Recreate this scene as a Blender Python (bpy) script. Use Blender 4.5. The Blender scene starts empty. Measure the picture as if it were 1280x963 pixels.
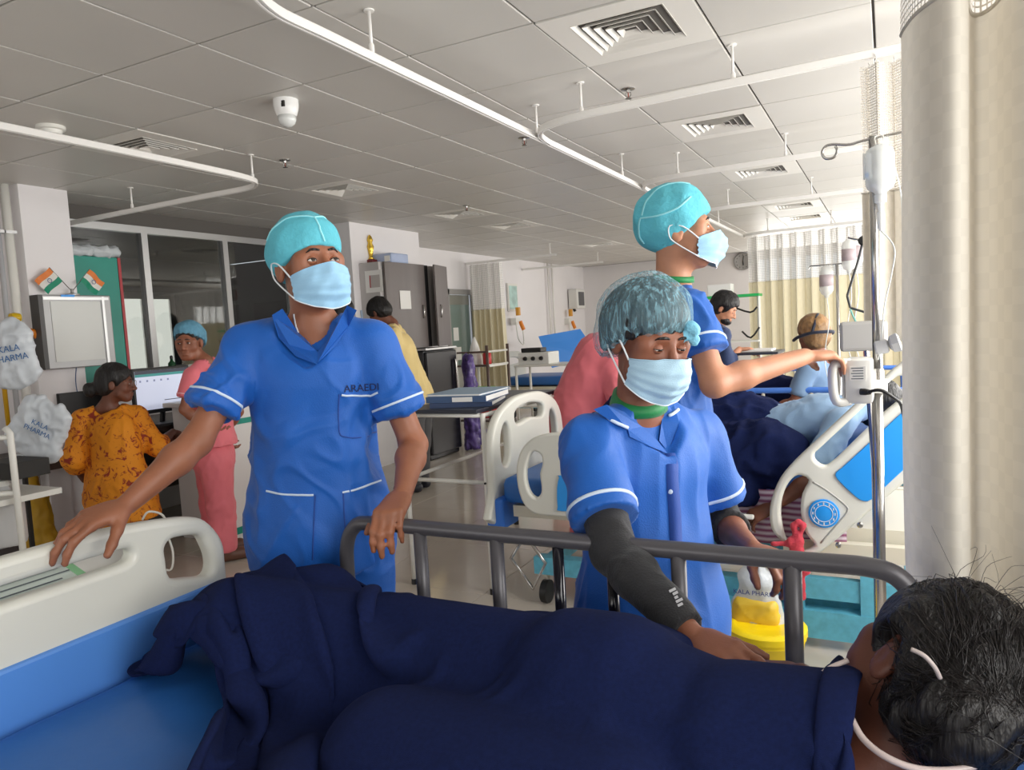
import bpy, bmesh, math, random
import numpy as np
from mathutils import Vector, Matrix
from mathutils.bvhtree import BVHTree

random.seed(7)
rng = np.random.default_rng(7)
SC = bpy.context.scene
COL = SC.collection

# ------------------------------------------------------------------ camera
FPX, CX, CY, CAM_H = 919.0, 640.0, 481.5, 1.45
_v2 = np.array([1110.0 - CX, 383.0 - CY, FPX]); AY = _v2 / np.linalg.norm(_v2)
_v1 = np.array([-1150.0 - CX, 512.0 - CY, FPX]); _v1 = _v1 / np.linalg.norm(_v1)
_v1 = _v1 - _v1.dot(AY) * AY
AX = -_v1 / np.linalg.norm(_v1)
AZ = np.cross(AX, AY)
ROT = np.array([AX, AY, AZ])              # camera (right, down, forward) -> world
cam_d = bpy.data.cameras.new('camera'); cam = bpy.data.objects.new('camera', cam_d); COL.objects.link(cam)
cam_d.sensor_width = 36.0; cam_d.lens = FPX / 1280.0 * 36.0; cam_d.clip_start = 0.05; cam_d.clip_end = 100
m = Matrix.Identity(4)
for i in range(3):
    m[i][0] = ROT[i, 0]; m[i][1] = -ROT[i, 1]; m[i][2] = -ROT[i, 2]
m[2][3] = CAM_H
cam.matrix_world = m
SC.camera = cam

# ------------------------------------------------------------------ world, daylight, exposure
w = bpy.data.worlds.new('world'); SC.world = w; w.use_nodes = True
bg = w.node_tree.nodes['Background']
bg.inputs['Color'].default_value = (0.86, 0.93, 1.0, 1); bg.inputs['Strength'].default_value = 1.0
SC.view_settings.view_transform = 'Standard'
SC.view_settings.look = 'None'
SC.view_settings.exposure = 0.22
SC.view_settings.gamma = 1.0
SC.view_settings.use_curve_mapping = False
SC.cycles.max_bounces = 8; SC.cycles.diffuse_bounces = 5; SC.cycles.transparent_max_bounces = 12
SC.cycles.use_denoising = True
SC.cycles.sample_clamp_indirect = 6.0

WALL_X = 1.05        # window wall beside the bed heads
WIN_Y = [(-2.3, -0.9), (-0.5, 0.95), (1.95, 3.05), (3.75, 4.95), (5.6, 6.9), (7.5, 8.9), (10.6, 12.0), (12.6, 14.2)]
WIN_Z = (0.95, 2.25)
WIN_POWER = [10, 34, 46, 46, 44, 42, 40, 40]

def daylight(name, loc, rot, sx, sy, power, color=(1.0, 0.97, 0.92)):
    l = bpy.data.lights.new(name, 'AREA'); l.shape = 'RECTANGLE'; l.size = sx; l.size_y = sy
    l.energy = power; l.color = color
    o = bpy.data.objects.new(name, l); COL.objects.link(o); o.location = loc; o.rotation_euler = rot
    return o
for (y0, y1), pw in zip(WIN_Y, WIN_POWER):      # daylight entering through each window opening
    daylight('window_daylight', (WALL_X - 0.02, (y0 + y1) / 2, sum(WIN_Z) / 2), (0, math.radians(90), 0),
             WIN_Z[1] - WIN_Z[0], y1 - y0, pw)
daylight('window_daylight', (-1.0, 14.95, 2.1), (math.radians(-90), 0, 0), 2.4, 0.9, 45)        # window in the end wall
daylight('window_daylight', (-2.6, -2.96, 1.65), (math.radians(90), 0, 0), 3.6, 1.3, 34)       # windows behind the photographer

# ------------------------------------------------------------------ helpers
def ray(px, py):
    return ROT @ np.array([(px - CX) / FPX, (py - CY) / FPX, 1.0])
def P(px, py, d=None, x=None, y=None, z=None):
    """photo pixel -> world point at a camera depth d or on the plane x= / y= / z="""
    r = ray(px, py); o = np.array([0, 0, CAM_H])
    if d is None:
        d = x / r[0] if x is not None else y / r[1] if y is not None else (z - CAM_H) / r[2]
    return o + r * d
def V(p): return Vector((float(p[0]), float(p[1]), float(p[2])))
def lin(c):
    return tuple(((v / 255) / 12.92 if v / 255 <= 0.04045 else ((v / 255 + 0.055) / 1.055) ** 2.4) for v in c)

MATS = {}
def mat(name, rgb, rough=0.5, metal=0.0, bump=0.0, bscale=200.0, var=0.0, vscale=6.0, alpha=1.0, emit=0.0, trans=0.0, sss=0.0, spec=None, sheen=0.0, coat=0.0, stretch=None):
    """procedural material: sRGB colour with soft noise variation and fine relief"""
    if name in MATS: return MATS[name]
    M = bpy.data.materials.new(name); M.use_nodes = True
    nt = M.node_tree; b = nt.nodes['Principled BSDF']; c = lin(rgb)
    b.inputs['Base Color'].default_value = (*c, 1); b.inputs['Roughness'].default_value = rough
    b.inputs['Metallic'].default_value = metal; b.inputs['Alpha'].default_value = alpha
    b.inputs['Transmission Weight'].default_value = trans
    if spec is not None: b.inputs['Specular IOR Level'].default_value = spec
    if sss: b.inputs['Subsurface Weight'].default_value = sss; b.inputs['Subsurface Radius'].default_value = (0.02, 0.008, 0.004)
    if sheen: b.inputs['Sheen Weight'].default_value = sheen; b.inputs['Sheen Roughness'].default_value = 0.5
    if coat: b.inputs['Coat Weight'].default_value = coat; b.inputs['Coat Roughness'].default_value = 0.1
    if emit: b.inputs['Emission Color'].default_value = (*c, 1); b.inputs['Emission Strength'].default_value = emit
    if var or bump:
        tc = nt.nodes.new('ShaderNodeTexCoord'); src = tc.outputs['Object']
        if stretch:
            mp = nt.nodes.new('ShaderNodeMapping'); mp.inputs['Scale'].default_value = stretch
            nt.links.new(src, mp.inputs['Vector']); src = mp.outputs['Vector']
    if var:
        n = nt.nodes.new('ShaderNodeTexNoise'); n.inputs['Scale'].default_value = vscale; n.inputs['Detail'].default_value = 4
        nt.links.new(src, n.inputs['Vector'])
        r = nt.nodes.new('ShaderNodeValToRGB'); r.color_ramp.elements[0].position = 0.3; r.color_ramp.elements[1].position = 0.7
        r.color_ramp.elements[0].color = (*[max(0, v * (1 - var)) for v in c], 1)
        r.color_ramp.elements[1].color = (*[min(1, v * (1 + var)) for v in c], 1)
        nt.links.new(n.outputs['Fac'], r.inputs['Fac']); nt.links.new(r.outputs['Color'], b.inputs['Base Color'])
    if bump:
        n2 = nt.nodes.new('ShaderNodeTexNoise'); n2.inputs['Scale'].default_value = bscale; n2.inputs['Detail'].default_value = 3
        nt.links.new(src, n2.inputs['Vector'])
        bp = nt.nodes.new('ShaderNodeBump'); bp.inputs['Strength'].default_value = bump; bp.inputs['Distance'].default_value = 0.01
        nt.links.new(n2.outputs['Fac'], bp.inputs['Height']); nt.links.new(bp.outputs['Normal'], b.inputs['Normal'])
    MATS[name] = M
    return M

def tag(o, label=None, cat=None, group=None, kind=None):
    if label: o['label'] = label
    if cat: o['category'] = cat
    if group: o['group'] = group
    if kind: o['kind'] = kind
    return o
def empty(name, loc=(0, 0, 0), rz=0.0, label=None, cat=None, group=None):
    o = bpy.data.objects.new(name, None); COL.objects.link(o); o.location = V(loc); o.rotation_euler = (0, 0, rz)
    o.empty_display_size = 0.1
    bpy.context.view_layer.update()
    return tag(o, label, cat, group)
def link(name, me, material, parent=None, smooth=False, world=True):
    """link a mesh as one object; vertices given in world coordinates are kept in place under the parent"""
    o = bpy.data.objects.new(name, me); COL.objects.link(o)
    if material is not None:
        for mm in (material if isinstance(material, (list, tuple)) else [material]): me.materials.append(mm)
    if smooth: me.shade_smooth()
    if parent is not None:
        o.parent = parent
        if world: o.matrix_parent_inverse = parent_matrix(parent).inverted()
    return o
def parent_matrix(o):
    mtx = Matrix.LocRotScale(o.location, o.rotation_euler, o.scale)
    return parent_matrix(o.parent) @ o.matrix_parent_inverse @ mtx if o.parent else mtx
def mesh_of(verts, faces, name='mesh'):
    me = bpy.data.meshes.new(name)
    me.from_pydata([tuple(map(float, v)) for v in verts], [], [tuple(map(int, f)) for f in faces]); me.update()
    return me
class MB:
    """collects boxes, tubes, lathes ... into one mesh"""
    def __init__(s): s.v = []; s.f = []
    def add(s, v, f):
        k = len(s.v); s.v += [tuple(map(float, p)) for p in v]; s.f += [tuple(i + k for i in q) for q in f]; return s
    def box(s, lo, hi, bev=0.0, rot=None, about=None):
        lo = np.array(lo, float); hi = np.array(hi, float)
        if bev <= 0:
            v = [(x, y, z) for x in (lo[0], hi[0]) for y in (lo[1], hi[1]) for z in (lo[2], hi[2])]
            f = [(0, 1, 3, 2), (4, 6, 7, 5), (0, 4, 5, 1), (2, 3, 7, 6), (0, 2, 6, 4), (1, 5, 7, 3)]
        else:
            bm = bmesh.new(); bmesh.ops.create_cube(bm, size=1.0)
            for q in bm.verts: q.co = Vector((lo + hi) / 2) + Vector([q.co[i] * (hi - lo)[i] for i in range(3)])
            bmesh.ops.bevel(bm, geom=bm.edges[:] + bm.verts[:], offset=min(bev, 0.49 * min(hi - lo)), segments=2, profile=0.5, affect='EDGES')
            bm.verts.index_update(); v = [tuple(q.co) for q in bm.verts]; f = [tuple(x.index for x in fc.verts) for fc in bm.faces]; bm.free()
        if rot is not None:
            c = np.array(about if about is not None else (lo + hi) / 2); R = np.array(rot)
            v = [tuple(c + R @ (np.array(p) - c)) for p in v]
        return s.add(v, f)
    def tube(s, pts, r, n=10, closed=False, smooth=0, cap=True):
        pts = [np.array(p, float) for p in pts]
        rs = list(r) if hasattr(r, '__len__') else [r] * len(pts)
        if smooth: pts, rs = catmull(pts, rs, smooth, closed)
        N = len(pts); T = []
        for i in range(N):
            a = pts[(i - 1) % N] if (closed or i > 0) else pts[i]; b = pts[(i + 1) % N] if (closed or i < N - 1) else pts[i]
            t = b - a; T.append(t / (np.linalg.norm(t) + 1e-12))
        up = np.array([0, 0, 1.0]) if abs(T[0][2]) < 0.9 else np.array([1.0, 0, 0])
        u = np.cross(T[0], up); u /= np.linalg.norm(u); v = []; f = []
        for i in range(N):
            u = u - u.dot(T[i]) * T[i]; u /= (np.linalg.norm(u) + 1e-12); q = np.cross(T[i], u)
            for k in range(n):
                a = 2 * math.pi * k / n; v.append(pts[i] + rs[i] * (math.cos(a) * u + math.sin(a) * q))
        for i in range(N if closed else N - 1):
            for k in range(n):
                a = i * n + k; b = i * n + (k + 1) % n; c = ((i + 1) % N) * n + (k + 1) % n; d = ((i + 1) % N) * n + k
                f.append((a, d, c, b))
        if cap and not closed: f.append(tuple(range(n))); f.append(tuple(reversed(range((N - 1) * n, N * n))))
        return s.add(v, f)
    def lathe(s, prof, c=(0, 0, 0), n=20, axis=None, arc=None):
        """prof: list of (radius, height); axis: world direction of height"""
        c = np.array(c, float); ax = np.array(axis if axis is not None else (0, 0, 1.0), float); ax /= np.linalg.norm(ax)
        up = np.array([0, 0, 1.0]) if abs(ax[2]) < 0.9 else np.array([0, 1.0, 0]); u = np.cross(up, ax); u /= np.linalg.norm(u); q = np.cross(ax, u)
        v = []; f = []
        for (r, h) in prof:
            for k in range(n):
                a = 2 * math.pi * k / n; v.append(c + ax * h + r * (math.cos(a) * u + math.sin(a) * q))
        for i in range(len(prof) - 1):
            for k in range(n): f.append((i * n + k, i * n + (k + 1) % n, (i + 1) * n + (k + 1) % n, (i + 1) * n + k))
        f.append(tuple(reversed(range(n)))); f.append(tuple(range((len(prof) - 1) * n, len(prof) * n)))
        return s.add(v, f)
    def quad(s, a, b, c, d): return s.add([a, b, c, d], [(0, 1, 2, 3)])
    def grid(s, arr):
        """arr [nu][nv] of points"""
        nu, nv = len(arr), len(arr[0]); v = [p for row in arr for p in row]
        return s.add(v, [(i * nv + j, (i + 1) * nv + j, (i + 1) * nv + j + 1, i * nv + j + 1) for i in range(nu - 1) for j in range(nv - 1)])
    def build(s, name, material, parent=None, smooth=False, angle=None):
        me = mesh_of(s.v, s.f, name)
        o = link(name, me, material, parent)
        if smooth: me.shade_smooth()
        if angle: me.shade_smooth(); me.set_sharp_from_angle(angle=math.radians(angle))
        return o
def catmull(pts, rs, k, closed=False):
    P_, R_ = [], []; N = len(pts)
    for i in range(N if closed else N - 1):
        g = lambda j: pts[j % N] if closed else pts[min(max(j, 0), N - 1)]
        p0, p1, p2, p3 = g(i - 1), g(i), g(i + 1), g(i + 2)
        for t in np.linspace(0, 1, k, endpoint=False):
            P_.append(0.5 * (2 * p1 + (p2 - p0) * t + (2 * p0 - 5 * p1 + 4 * p2 - p3) * t * t + (3 * p1 - p0 - 3 * p2 + p3) * t ** 3))
            R_.append(rs[i] * (1 - t) + rs[(i + 1) % N] * t)
    if not closed: P_.append(pts[-1]); R_.append(rs[-1])
    return P_, R_
def smooth2(pts, k=5, closed=True):
    q, _ = catmull([np.array(p, float) for p in pts], [0] * len(pts), k, closed); return [tuple(p) for p in q]
def plate(outlines, depth, frame, bev=0.006, name='plate', res=2):
    """flat moulded plate with holes: 2-D outlines (u, v) -> world by frame (origin, u axis, v axis, normal); depth is full thickness"""
    cu = bpy.data.curves.new(name, 'CURVE'); cu.dimensions = '2D'; cu.fill_mode = 'BOTH'
    cu.extrude = max(depth / 2 - bev, 0.0005); cu.bevel_depth = bev; cu.bevel_resolution = res; cu.offset = -bev
    for ol in outlines:
        sp = cu.splines.new('POLY'); sp.points.add(len(ol) - 1); sp.use_cyclic_u = True
        for p, q in zip(sp.points, ol): p.co = (float(q[0]), float(q[1]), 0, 1)
    o = bpy.data.objects.new(name, cu); COL.objects.link(o)
    dg = bpy.context.evaluated_depsgraph_get(); dg.update()
    me = bpy.data.meshes.new_from_object(o.evaluated_get(dg)); bpy.data.objects.remove(o); bpy.data.curves.remove(cu)
    og, u, v, n = [np.array(a, float) for a in frame]
    for q in me.vertices:
        c = q.co; q.co = V(og + c.x * u + c.y * v + c.z * n)
    if np.dot(np.cross(u, v), n) < 0: me.flip_normals()
    me.materials.clear(); me.name = name
    me.shade_smooth(); me.set_sharp_from_angle(angle=math.radians(40))
    return me
def text_mesh(s, size, frame, depth=0.0006, name='lettering'):
    cu = bpy.data.curves.new(name, 'FONT'); cu.body = s; cu.size = size; cu.extrude = depth; cu.align_x = 'CENTER'; cu.align_y = 'CENTER'
    o = bpy.data.objects.new(name, cu); COL.objects.link(o)
    dg = bpy.context.evaluated_depsgraph_get(); dg.update()
    me = bpy.data.meshes.new_from_object(o.evaluated_get(dg)); bpy.data.objects.remove(o); bpy.data.curves.remove(cu)
    og, u, v, n = [np.array(a, float) for a in frame]
    for q in me.vertices:
        c = q.co; q.co = V(og + c.x * u + c.y * v + c.z * n)
    me.materials.clear(); return me
def copy_tree(o, parent=None):
    c = o.copy(); COL.objects.link(c)
    if parent is not None: c.parent = parent
    for ch in [x for x in o.children]: copy_tree(ch, c)
    return c

def hash3(i, j, k, seed):
    n = (i.astype(np.int64) * 73856093) ^ (j.astype(np.int64) * 19349663) ^ (k.astype(np.int64) * 83492791) ^ (seed * 2654435761)
    n = (n ^ (n >> 13)) * 1274126177 & 0x7fffffff
    return (n % 100003) / 50001.5 - 1.0
def vnoise(p, scale, seed=0):
    """smooth value noise in [-1, 1], p (N,3)"""
    q = np.asarray(p, float) * np.asarray(scale); i0 = np.floor(q).astype(np.int64); t = q - i0; t = t * t * (3 - 2 * t); r = 0
    for a in (0, 1):
        for b in (0, 1):
            for c in (0, 1):
                wgt = (t[:, 0] if a else 1 - t[:, 0]) * (t[:, 1] if b else 1 - t[:, 1]) * (t[:, 2] if c else 1 - t[:, 2])
                r = r + wgt * hash3(i0[:, 0] + a, i0[:, 1] + b, i0[:, 2] + c, seed)
    return r
# ------------------------------------------------------------------ room shell
CEIL = 2.65
X0, X1, Y0, Y1 = -5.85, WALL_X, -3.0, 15.0
m_wall = mat('wall_paint', (232, 229, 230), 0.6, var=0.02, vscale=2, bump=0.05, bscale=60)
m_white = mat('white_powder_coat', (228, 227, 220), 0.35)
m_tile = mat('ceiling_panel', (204, 201, 195), 0.42, var=0.025, vscale=1.5)
m_gap = mat('ceiling_gap', (92, 88, 84), 0.8)
m_alu = mat('aluminium', (190, 190, 190), 0.35, metal=0.8)
m_track = mat('track_white', (236, 234, 230), 0.3)
m_steel = mat('steel', (180, 178, 175), 0.22, metal=1.0)
m_black = mat('black_plastic', (24, 24, 26), 0.45)
m_dark = mat('dark_void', (40, 38, 36), 0.7)

def struct(o, label=None):
    o['kind'] = 'structure'
    if label: o['label'] = label
    return o
# floor of glossy vitrified tiles, each tile a piece with a fine joint
fl = struct(MB().box((X0, Y0, -0.12), (X1, Y1, -0.003)).build('floor', mat('floor_joint', (150, 140, 128), 0.6)), 'glossy beige vitrified tile floor of the ward')
m_floor = mat('floor_tile_glaze', (196, 187, 175), 0.12, var=0.05, vscale=3.0, spec=0.6)
ft_me = MB().box((-0.3985, -0.3985, -0.012), (0.3985, 0.3985, 0.0), bev=0.0015)
ft_mesh = mesh_of(ft_me.v, ft_me.f, 'floor_tile'); ft_mesh.materials.append(m_floor)
for ix in range(9):
    for iy in range(23):
        x = X0 + 0.4 + 0.8 * ix - 0.15; y = Y0 + 0.4 + 0.8 * iy
        if x > X1 - .3 or y > Y1: continue
        o = bpy.data.objects.new('floor_tile', ft_mesh); COL.objects.link(o); o.parent = fl; o.location = (x, y, 0)
# ceiling of clip-in panels
ce = struct(MB().box((X0 - 0.05, Y0, CEIL + 0.012), (X1, Y1, CEIL + 0.1)).build('ceiling', m_gap), 'suspended ceiling of square pale grey panels')
def bevel_tile(sz, th):
    b = MB().box((-sz / 2, -sz / 2, -0.001), (sz / 2, sz / 2, th), bev=0.003); return mesh_of(b.v, b.f, 'ceiling_tile')
ct_mesh = bevel_tile(0.590, 0.012); ct_mesh.materials.append(m_tile)
GX, GY = -0.636, 2.165
DIFF = [(-1, 1), (-1, 4), (-1, 7), (-6, 1), (-6, 4), (-6, 7), (-6, 9), (-6, 14), (-1, 11), (-1, 13)]
for ix in range(-9, 3):
    for iy in range(-3, 22):
        if (ix, iy) in DIFF: continue
        x = GX + 0.6 * ix + 0.3; y = GY + 0.6 * iy + 0.3
        if x + .3 < X0 or x + .3 > X1 + 0.25 or y + .3 > Y1 + 0.1: continue
        o = bpy.data.objects.new('ceiling_tile', ct_mesh); COL.objects.link(o); o.parent = ce; o.location = (x, y, CEIL)
        o.rotation_euler = (random.gauss(0, .0012), random.gauss(0, .0012), 0)
# walls
def wallbox(name, lo, hi, label=None, m_=None): return struct(MB().box(lo, hi).build(name, m_ or m_wall), label)
wallbox('wall_back', (X0 - .2, Y1, 0), (-2.3, Y1 + .15, CEIL + .1), 'plain white end wall of the ward')
for lo, hi in (((-2.3, Y1, 0), (X1, Y1 + .15, 1.62)), ((0.3, Y1, 1.62), (X1, Y1 + .15, CEIL + .1)), ((-2.3, Y1, 2.55), (.3, Y1 + .15, CEIL + .1))):
    wallbox('wall_back', lo, hi)
lw = wallbox('wall_left', (X0 - .15, 6.25, 0), (X0, 9.35, CEIL + .1), 'white side wall behind the cabinets')
wallbox('wall_left', (X0 - .15, 10.2, 0), (X0, Y1, CEIL + .1))
wallbox('wall_left', (X0 - .15, 9.35, 2.08), (X0, 10.2, CEIL + .1))
wallbox('wall_left', (X0 - .15, Y0, 0), (X0, 3.4, CEIL + .1))
wallbox('wall_left', (X0 - .15, 3.4, 0), (X0, 6.25, 1.2))
wallbox('pillar', (X0, 3.12, 0), (-5.4, 3.47, CEIL + .02), 'white square pillar carrying the light box')
wallbox('pillar', (X0, 6.2, 0), (-5.0, 7.48, CEIL + .02), 'broad white pillar beside the wall cabinets')
wallbox('wall_front', (X0, Y0 - .15, 0), (-4.4, Y0, CEIL + .1)); wallbox('wall_front', (-.8, Y0 - .15, 0), (X1, Y0, CEIL + .1))
wallbox('wall_front', (-4.4, Y0 - .15, 0), (-.8, Y0, 1.0)); wallbox('wall_front', (-4.4, Y0 - .15, 2.3), (-.8, Y0, CEIL + .1))
wallbox('wall_right', (X1, Y0, 0), (X1 + .15, Y1, WIN_Z[0])); wallbox('wall_right', (X1, Y0, WIN_Z[1]), (X1 + .15, Y1, CEIL + .1))
ys = [Y0] + [q for yy in WIN_Y for q in yy] + [Y1]
for a, b in zip(ys[0::2], ys[1::2]): wallbox('wall_right', (X1, a, WIN_Z[0]), (X1 + .15, b, WIN_Z[1]))
m_glass = mat('window_glass', (235, 240, 240), 0.03, alpha=0.15, spec=0.6)
wn = [1]
def window(axis, c, a, b, z0, z1, nm=2, frame_w=0.045, depth=0.06, label=None, glass=None):
    """framed window in the plane x=c (axis 'x') or y=c, spanning a..b, each pane its own piece"""
    f = lambda t, z, k: (c + k, t, z) if axis == 'x' else (t, c + k, z)
    def bx(mb, t0, t1, zz0, zz1, k0, k1):
        p, q = np.array(f(t0, zz0, k0)), np.array(f(t1, zz1, k1)); mb.box(np.minimum(p, q), np.maximum(p, q))
    fr = MB(); fw = frame_w
    bx(fr, a, b, z0, z0 + fw, 0, depth); bx(fr, a, b, z1 - fw, z1, 0, depth)
    for i in range(nm + 1):
        t = a + (b - a - fw) * i / nm; bx(fr, t, t + fw, z0 + fw, z1 - fw, 0, depth)
    o = struct(fr.build('window_%d' % wn[0], m_alu), label); wn[0] += 1
    for i in range(nm):
        t0 = a + (b - a - fw) * i / nm + fw; t1 = a + (b - a - fw) * (i + 1) / nm
        pn = MB(); bx(pn, t0, t1, z0 + fw, z1 - fw, depth * .45, depth * .55); pn.build('pane', glass or m_glass, o)
    return o
for y0, y1 in WIN_Y: window('x', X1 + .04, y0, y1, *WIN_Z, label='aluminium framed window beside the bed heads')
window('y', Y1 + .05, -2.3, .3, 1.62, 2.55, nm=3, frame_w=.06, label='bright aluminium window in the end wall behind the curtain')
window('y', Y0 - .08, -4.4, -.8, 1.0, 2.3, nm=3)

# glazed partition of the nurses' station, dim store room behind it
m_pglass = bpy.data.materials.new('partition_glass'); m_pglass.use_nodes = True; nt = m_pglass.node_tree
_tr = nt.nodes.new('ShaderNodeBsdfTransparent'); _tr.inputs[0].default_value = (.78, .8, .79, 1); _gl = nt.nodes.new('ShaderNodeBsdfGlossy'); _gl.inputs['Roughness'].default_value = .03; _mx = nt.nodes.new('ShaderNodeMixShader')
_mx.inputs[0].default_value = .10; nt.links.new(_tr.outputs[0], _mx.inputs[1]); nt.links.new(_gl.outputs[0], _mx.inputs[2]); nt.links.new(_mx.outputs[0], nt.nodes['Material Output'].inputs[0])
window('x', X0 - .03, 3.47, 6.2, 1.22, 2.52, nm=3, frame_w=.06, depth=.07, label='tall glazed partition behind the nurse station with aluminium mullions', glass=m_pglass)
wallbox('wall_left', (X0 - .1, 3.47, 2.52), (X0, 6.2, CEIL + .05), None, m_gap)
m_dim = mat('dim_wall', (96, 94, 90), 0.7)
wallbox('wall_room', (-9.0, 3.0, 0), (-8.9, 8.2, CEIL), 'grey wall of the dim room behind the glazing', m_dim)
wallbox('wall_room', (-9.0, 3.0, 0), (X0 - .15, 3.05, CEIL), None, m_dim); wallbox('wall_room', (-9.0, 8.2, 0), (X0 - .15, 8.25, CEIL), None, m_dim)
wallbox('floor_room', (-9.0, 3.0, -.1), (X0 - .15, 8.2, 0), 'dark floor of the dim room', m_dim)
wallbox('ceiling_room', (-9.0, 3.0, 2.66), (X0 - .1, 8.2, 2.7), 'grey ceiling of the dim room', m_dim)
# lit window seen through the glazing
m_sky = mat('window_daylight_glow', (236, 236, 228), 0.5, emit=1.1)
rw = window('x', -8.88, 6.1, 7.05, 1.05, 2.2, nm=2, frame_w=.09, depth=.06, label='pale window seen through the partition glass', glass=m_sky)
# bulky dark cupboard in that room
cu = empty('storage_cupboard', (-7.0, 7.5, 0), 0, 'dark brown storage cupboard seen through the partition glass', 'cupboard')
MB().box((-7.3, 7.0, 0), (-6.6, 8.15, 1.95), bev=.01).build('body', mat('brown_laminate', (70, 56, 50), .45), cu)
MB().box((-6.62, 7.15, 1.0), (-6.58, 7.95, 1.6)).build('door_panel', mat('pale_panel', (165, 160, 145), .5), cu)

# door in the side wall beyond the cabinets
d = MB(); d.box((X0 - .02, 9.35, 0), (X0 + .03, 9.43, 2.08)); d.box((X0 - .02, 10.12, 0), (X0 + .03, 10.2, 2.08)); d.box((X0 - .02, 9.35, 2.0), (X0 + .03, 10.2, 2.08))
do = struct(d.build('door_1', mat('door_grey', (150, 148, 145), .5)), 'grey framed glass door beyond the wall cabinets')
MB().box((X0 - .06, 9.43, .9), (X0 - .05, 10.12, 1.85)).build('pane', mat('door_glass', (128, 146, 140), .15), do)
MB().box((X0 - .07, 9.43, 0), (X0 - .045, 10.12, .9)).build('lower_panel', mat('door_panel', (190, 190, 186), .5), do)
MB().box((X0 - .07, 9.43, 1.85), (X0 - .045, 10.12, 2.0)).build('transom', mat('door_transom', (140, 140, 130), .5), do)
m_paper = mat('paper', (235, 234, 230), .7)
MB().box((X0 - .048, 9.6, 1.3), (X0 - .044, 9.75, 1.5)).build('notice', m_paper, do)
MB().box((X0 - .048, 9.6, 1.0), (X0 - .044, 9.8, 1.2)).build('notice', m_paper, do)
for n_, (a, b, yy0, yy1) in enumerate([(X0, X0 + .012, 7.48, 9.35), (X0, X0 + .012, 10.2, Y1)]):
    struct(MB().box((a, yy0, 0), (b, yy1, .1)).build('baseboard_left', mat('skirting', (196, 187, 175), .2)))

# ------------------------------------------------------------------ ceiling fittings
m_vent = mat('diffuser_white', (226, 223, 216), .4); m_ventd = mat('diffuser_dark', (70, 68, 66), .7)
def diffuser(ix, iy, label):
    x, y = GX + .6 * ix + .3, GY + .6 * iy + .3
    t = empty('ceiling_diffuser', (x, y, CEIL), 0, label, 'air vent', 'ceiling air diffusers')
    fr = MB(); z0 = CEIL - .004
    for sx0, sx1, sy0, sy1 in ((-.295, .295, -.295, -.19), (-.295, .295, .19, .295), (-.295, -.19, -.19, .19), (.19, .295, -.19, .19)):
        fr.box((x + sx0, y + sy0, z0), (x + sx1, y + sy1, CEIL + .012))
    fr.build('panel', m_vent if iy < 3 else m_vent, t)
    MB().box((x - .19, y - .19, CEIL + .045), (x + .19, y + .19, CEIL + .05)).build('duct', m_ventd, t)
    for k in range(5):
        r0 = .19 - .037 * k; b = MB()
        ri = r0 - .026
        v = [(x + a * r0, y + b_ * r0, CEIL - .006) for a, b_ in ((-1, -1), (1, -1), (1, 1), (-1, 1))] + [(x + a * ri, y + b_ * ri, CEIL + .022) for a, b_ in ((-1, -1), (1, -1), (1, 1), (-1, 1))]
        v += [(p[0], p[1], p[2] + .003) for p in v]
        f = []
        for i in range(4):
            j = (i + 1) % 4; f += [(i, 4 + i, 4 + j, j), (8 + i, 8 + j, 12 + j, 12 + i), (i, j, 8 + j, 8 + i), (4 + i, 12 + i, 12 + j, 4 + j)]
        b.add(v, f).build('vane', m_vent, t)
diff_lab = ['large square louvred ceiling vent nearest the top edge, above the second bay', 'louvred ceiling vent above the rail of the third bay', 'louvred ceiling vent behind the bare curtain rail, under the IV hook ring',
            'dark louvred ceiling vent above the nurse station rail', 'louvred ceiling vent above the tall glazing, near the blue capped man', 'louvred ceiling vent over the broad white pillar',
            'small louvred ceiling vent past the sprinkler, above the cabinets', 'distant louvred ceiling vent above the far ward beds', 'first of two close ceiling vents before the far cream curtain', 'second of two close ceiling vents, nearer the far cream curtain']
for (ix, iy), lb in zip(DIFF, diff_lab): diffuser(ix, iy, lb)
def sprinkler(x, y, label):
    t = empty('sprinkler', (x, y, CEIL), 0, label, 'sprinkler', 'ceiling sprinkler heads')
    MB().lathe([(.036, 0), (.036, -.004), (.012, -.008), (.010, -.02)], (x, y, CEIL), 14).build('escutcheon', m_steel, t, angle=40)
    MB().tube([(x - .012, y, CEIL - .018), (x - .014, y, CEIL - .035), (x, y, CEIL - .048)], .003, 6).tube([(x + .012, y, CEIL - .018), (x + .014, y, CEIL - .035), (x, y, CEIL - .048)], .003, 6).build('yoke', m_steel, t)
    MB().lathe([(.016, -.048), (.017, -.051), (.006, -.053)], (x, y, CEIL), 12).build('deflector', m_steel, t)
    MB().tube([(x, y, CEIL - .02), (x, y, CEIL - .045)], .003, 6).build('bulb', mat('sprinkler_red', (150, 60, 40), .3), t)
for (a, lb) in (((356, 200), 'small chrome sprinkler beyond the white dome camera'), ((785, 111), 'chrome sprinkler beside the curved rail, under the large ceiling vent'), ((583, 257), 'tiny far sprinkler in front of a distant vent')):
    p = P(*a, z=CEIL); sprinkler(p[0], p[1], lb)
p = P(655, 172, z=CEIL)
sprinkler(p[0], p[1], 'sprinkler just under the junction of the white rails')
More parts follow.
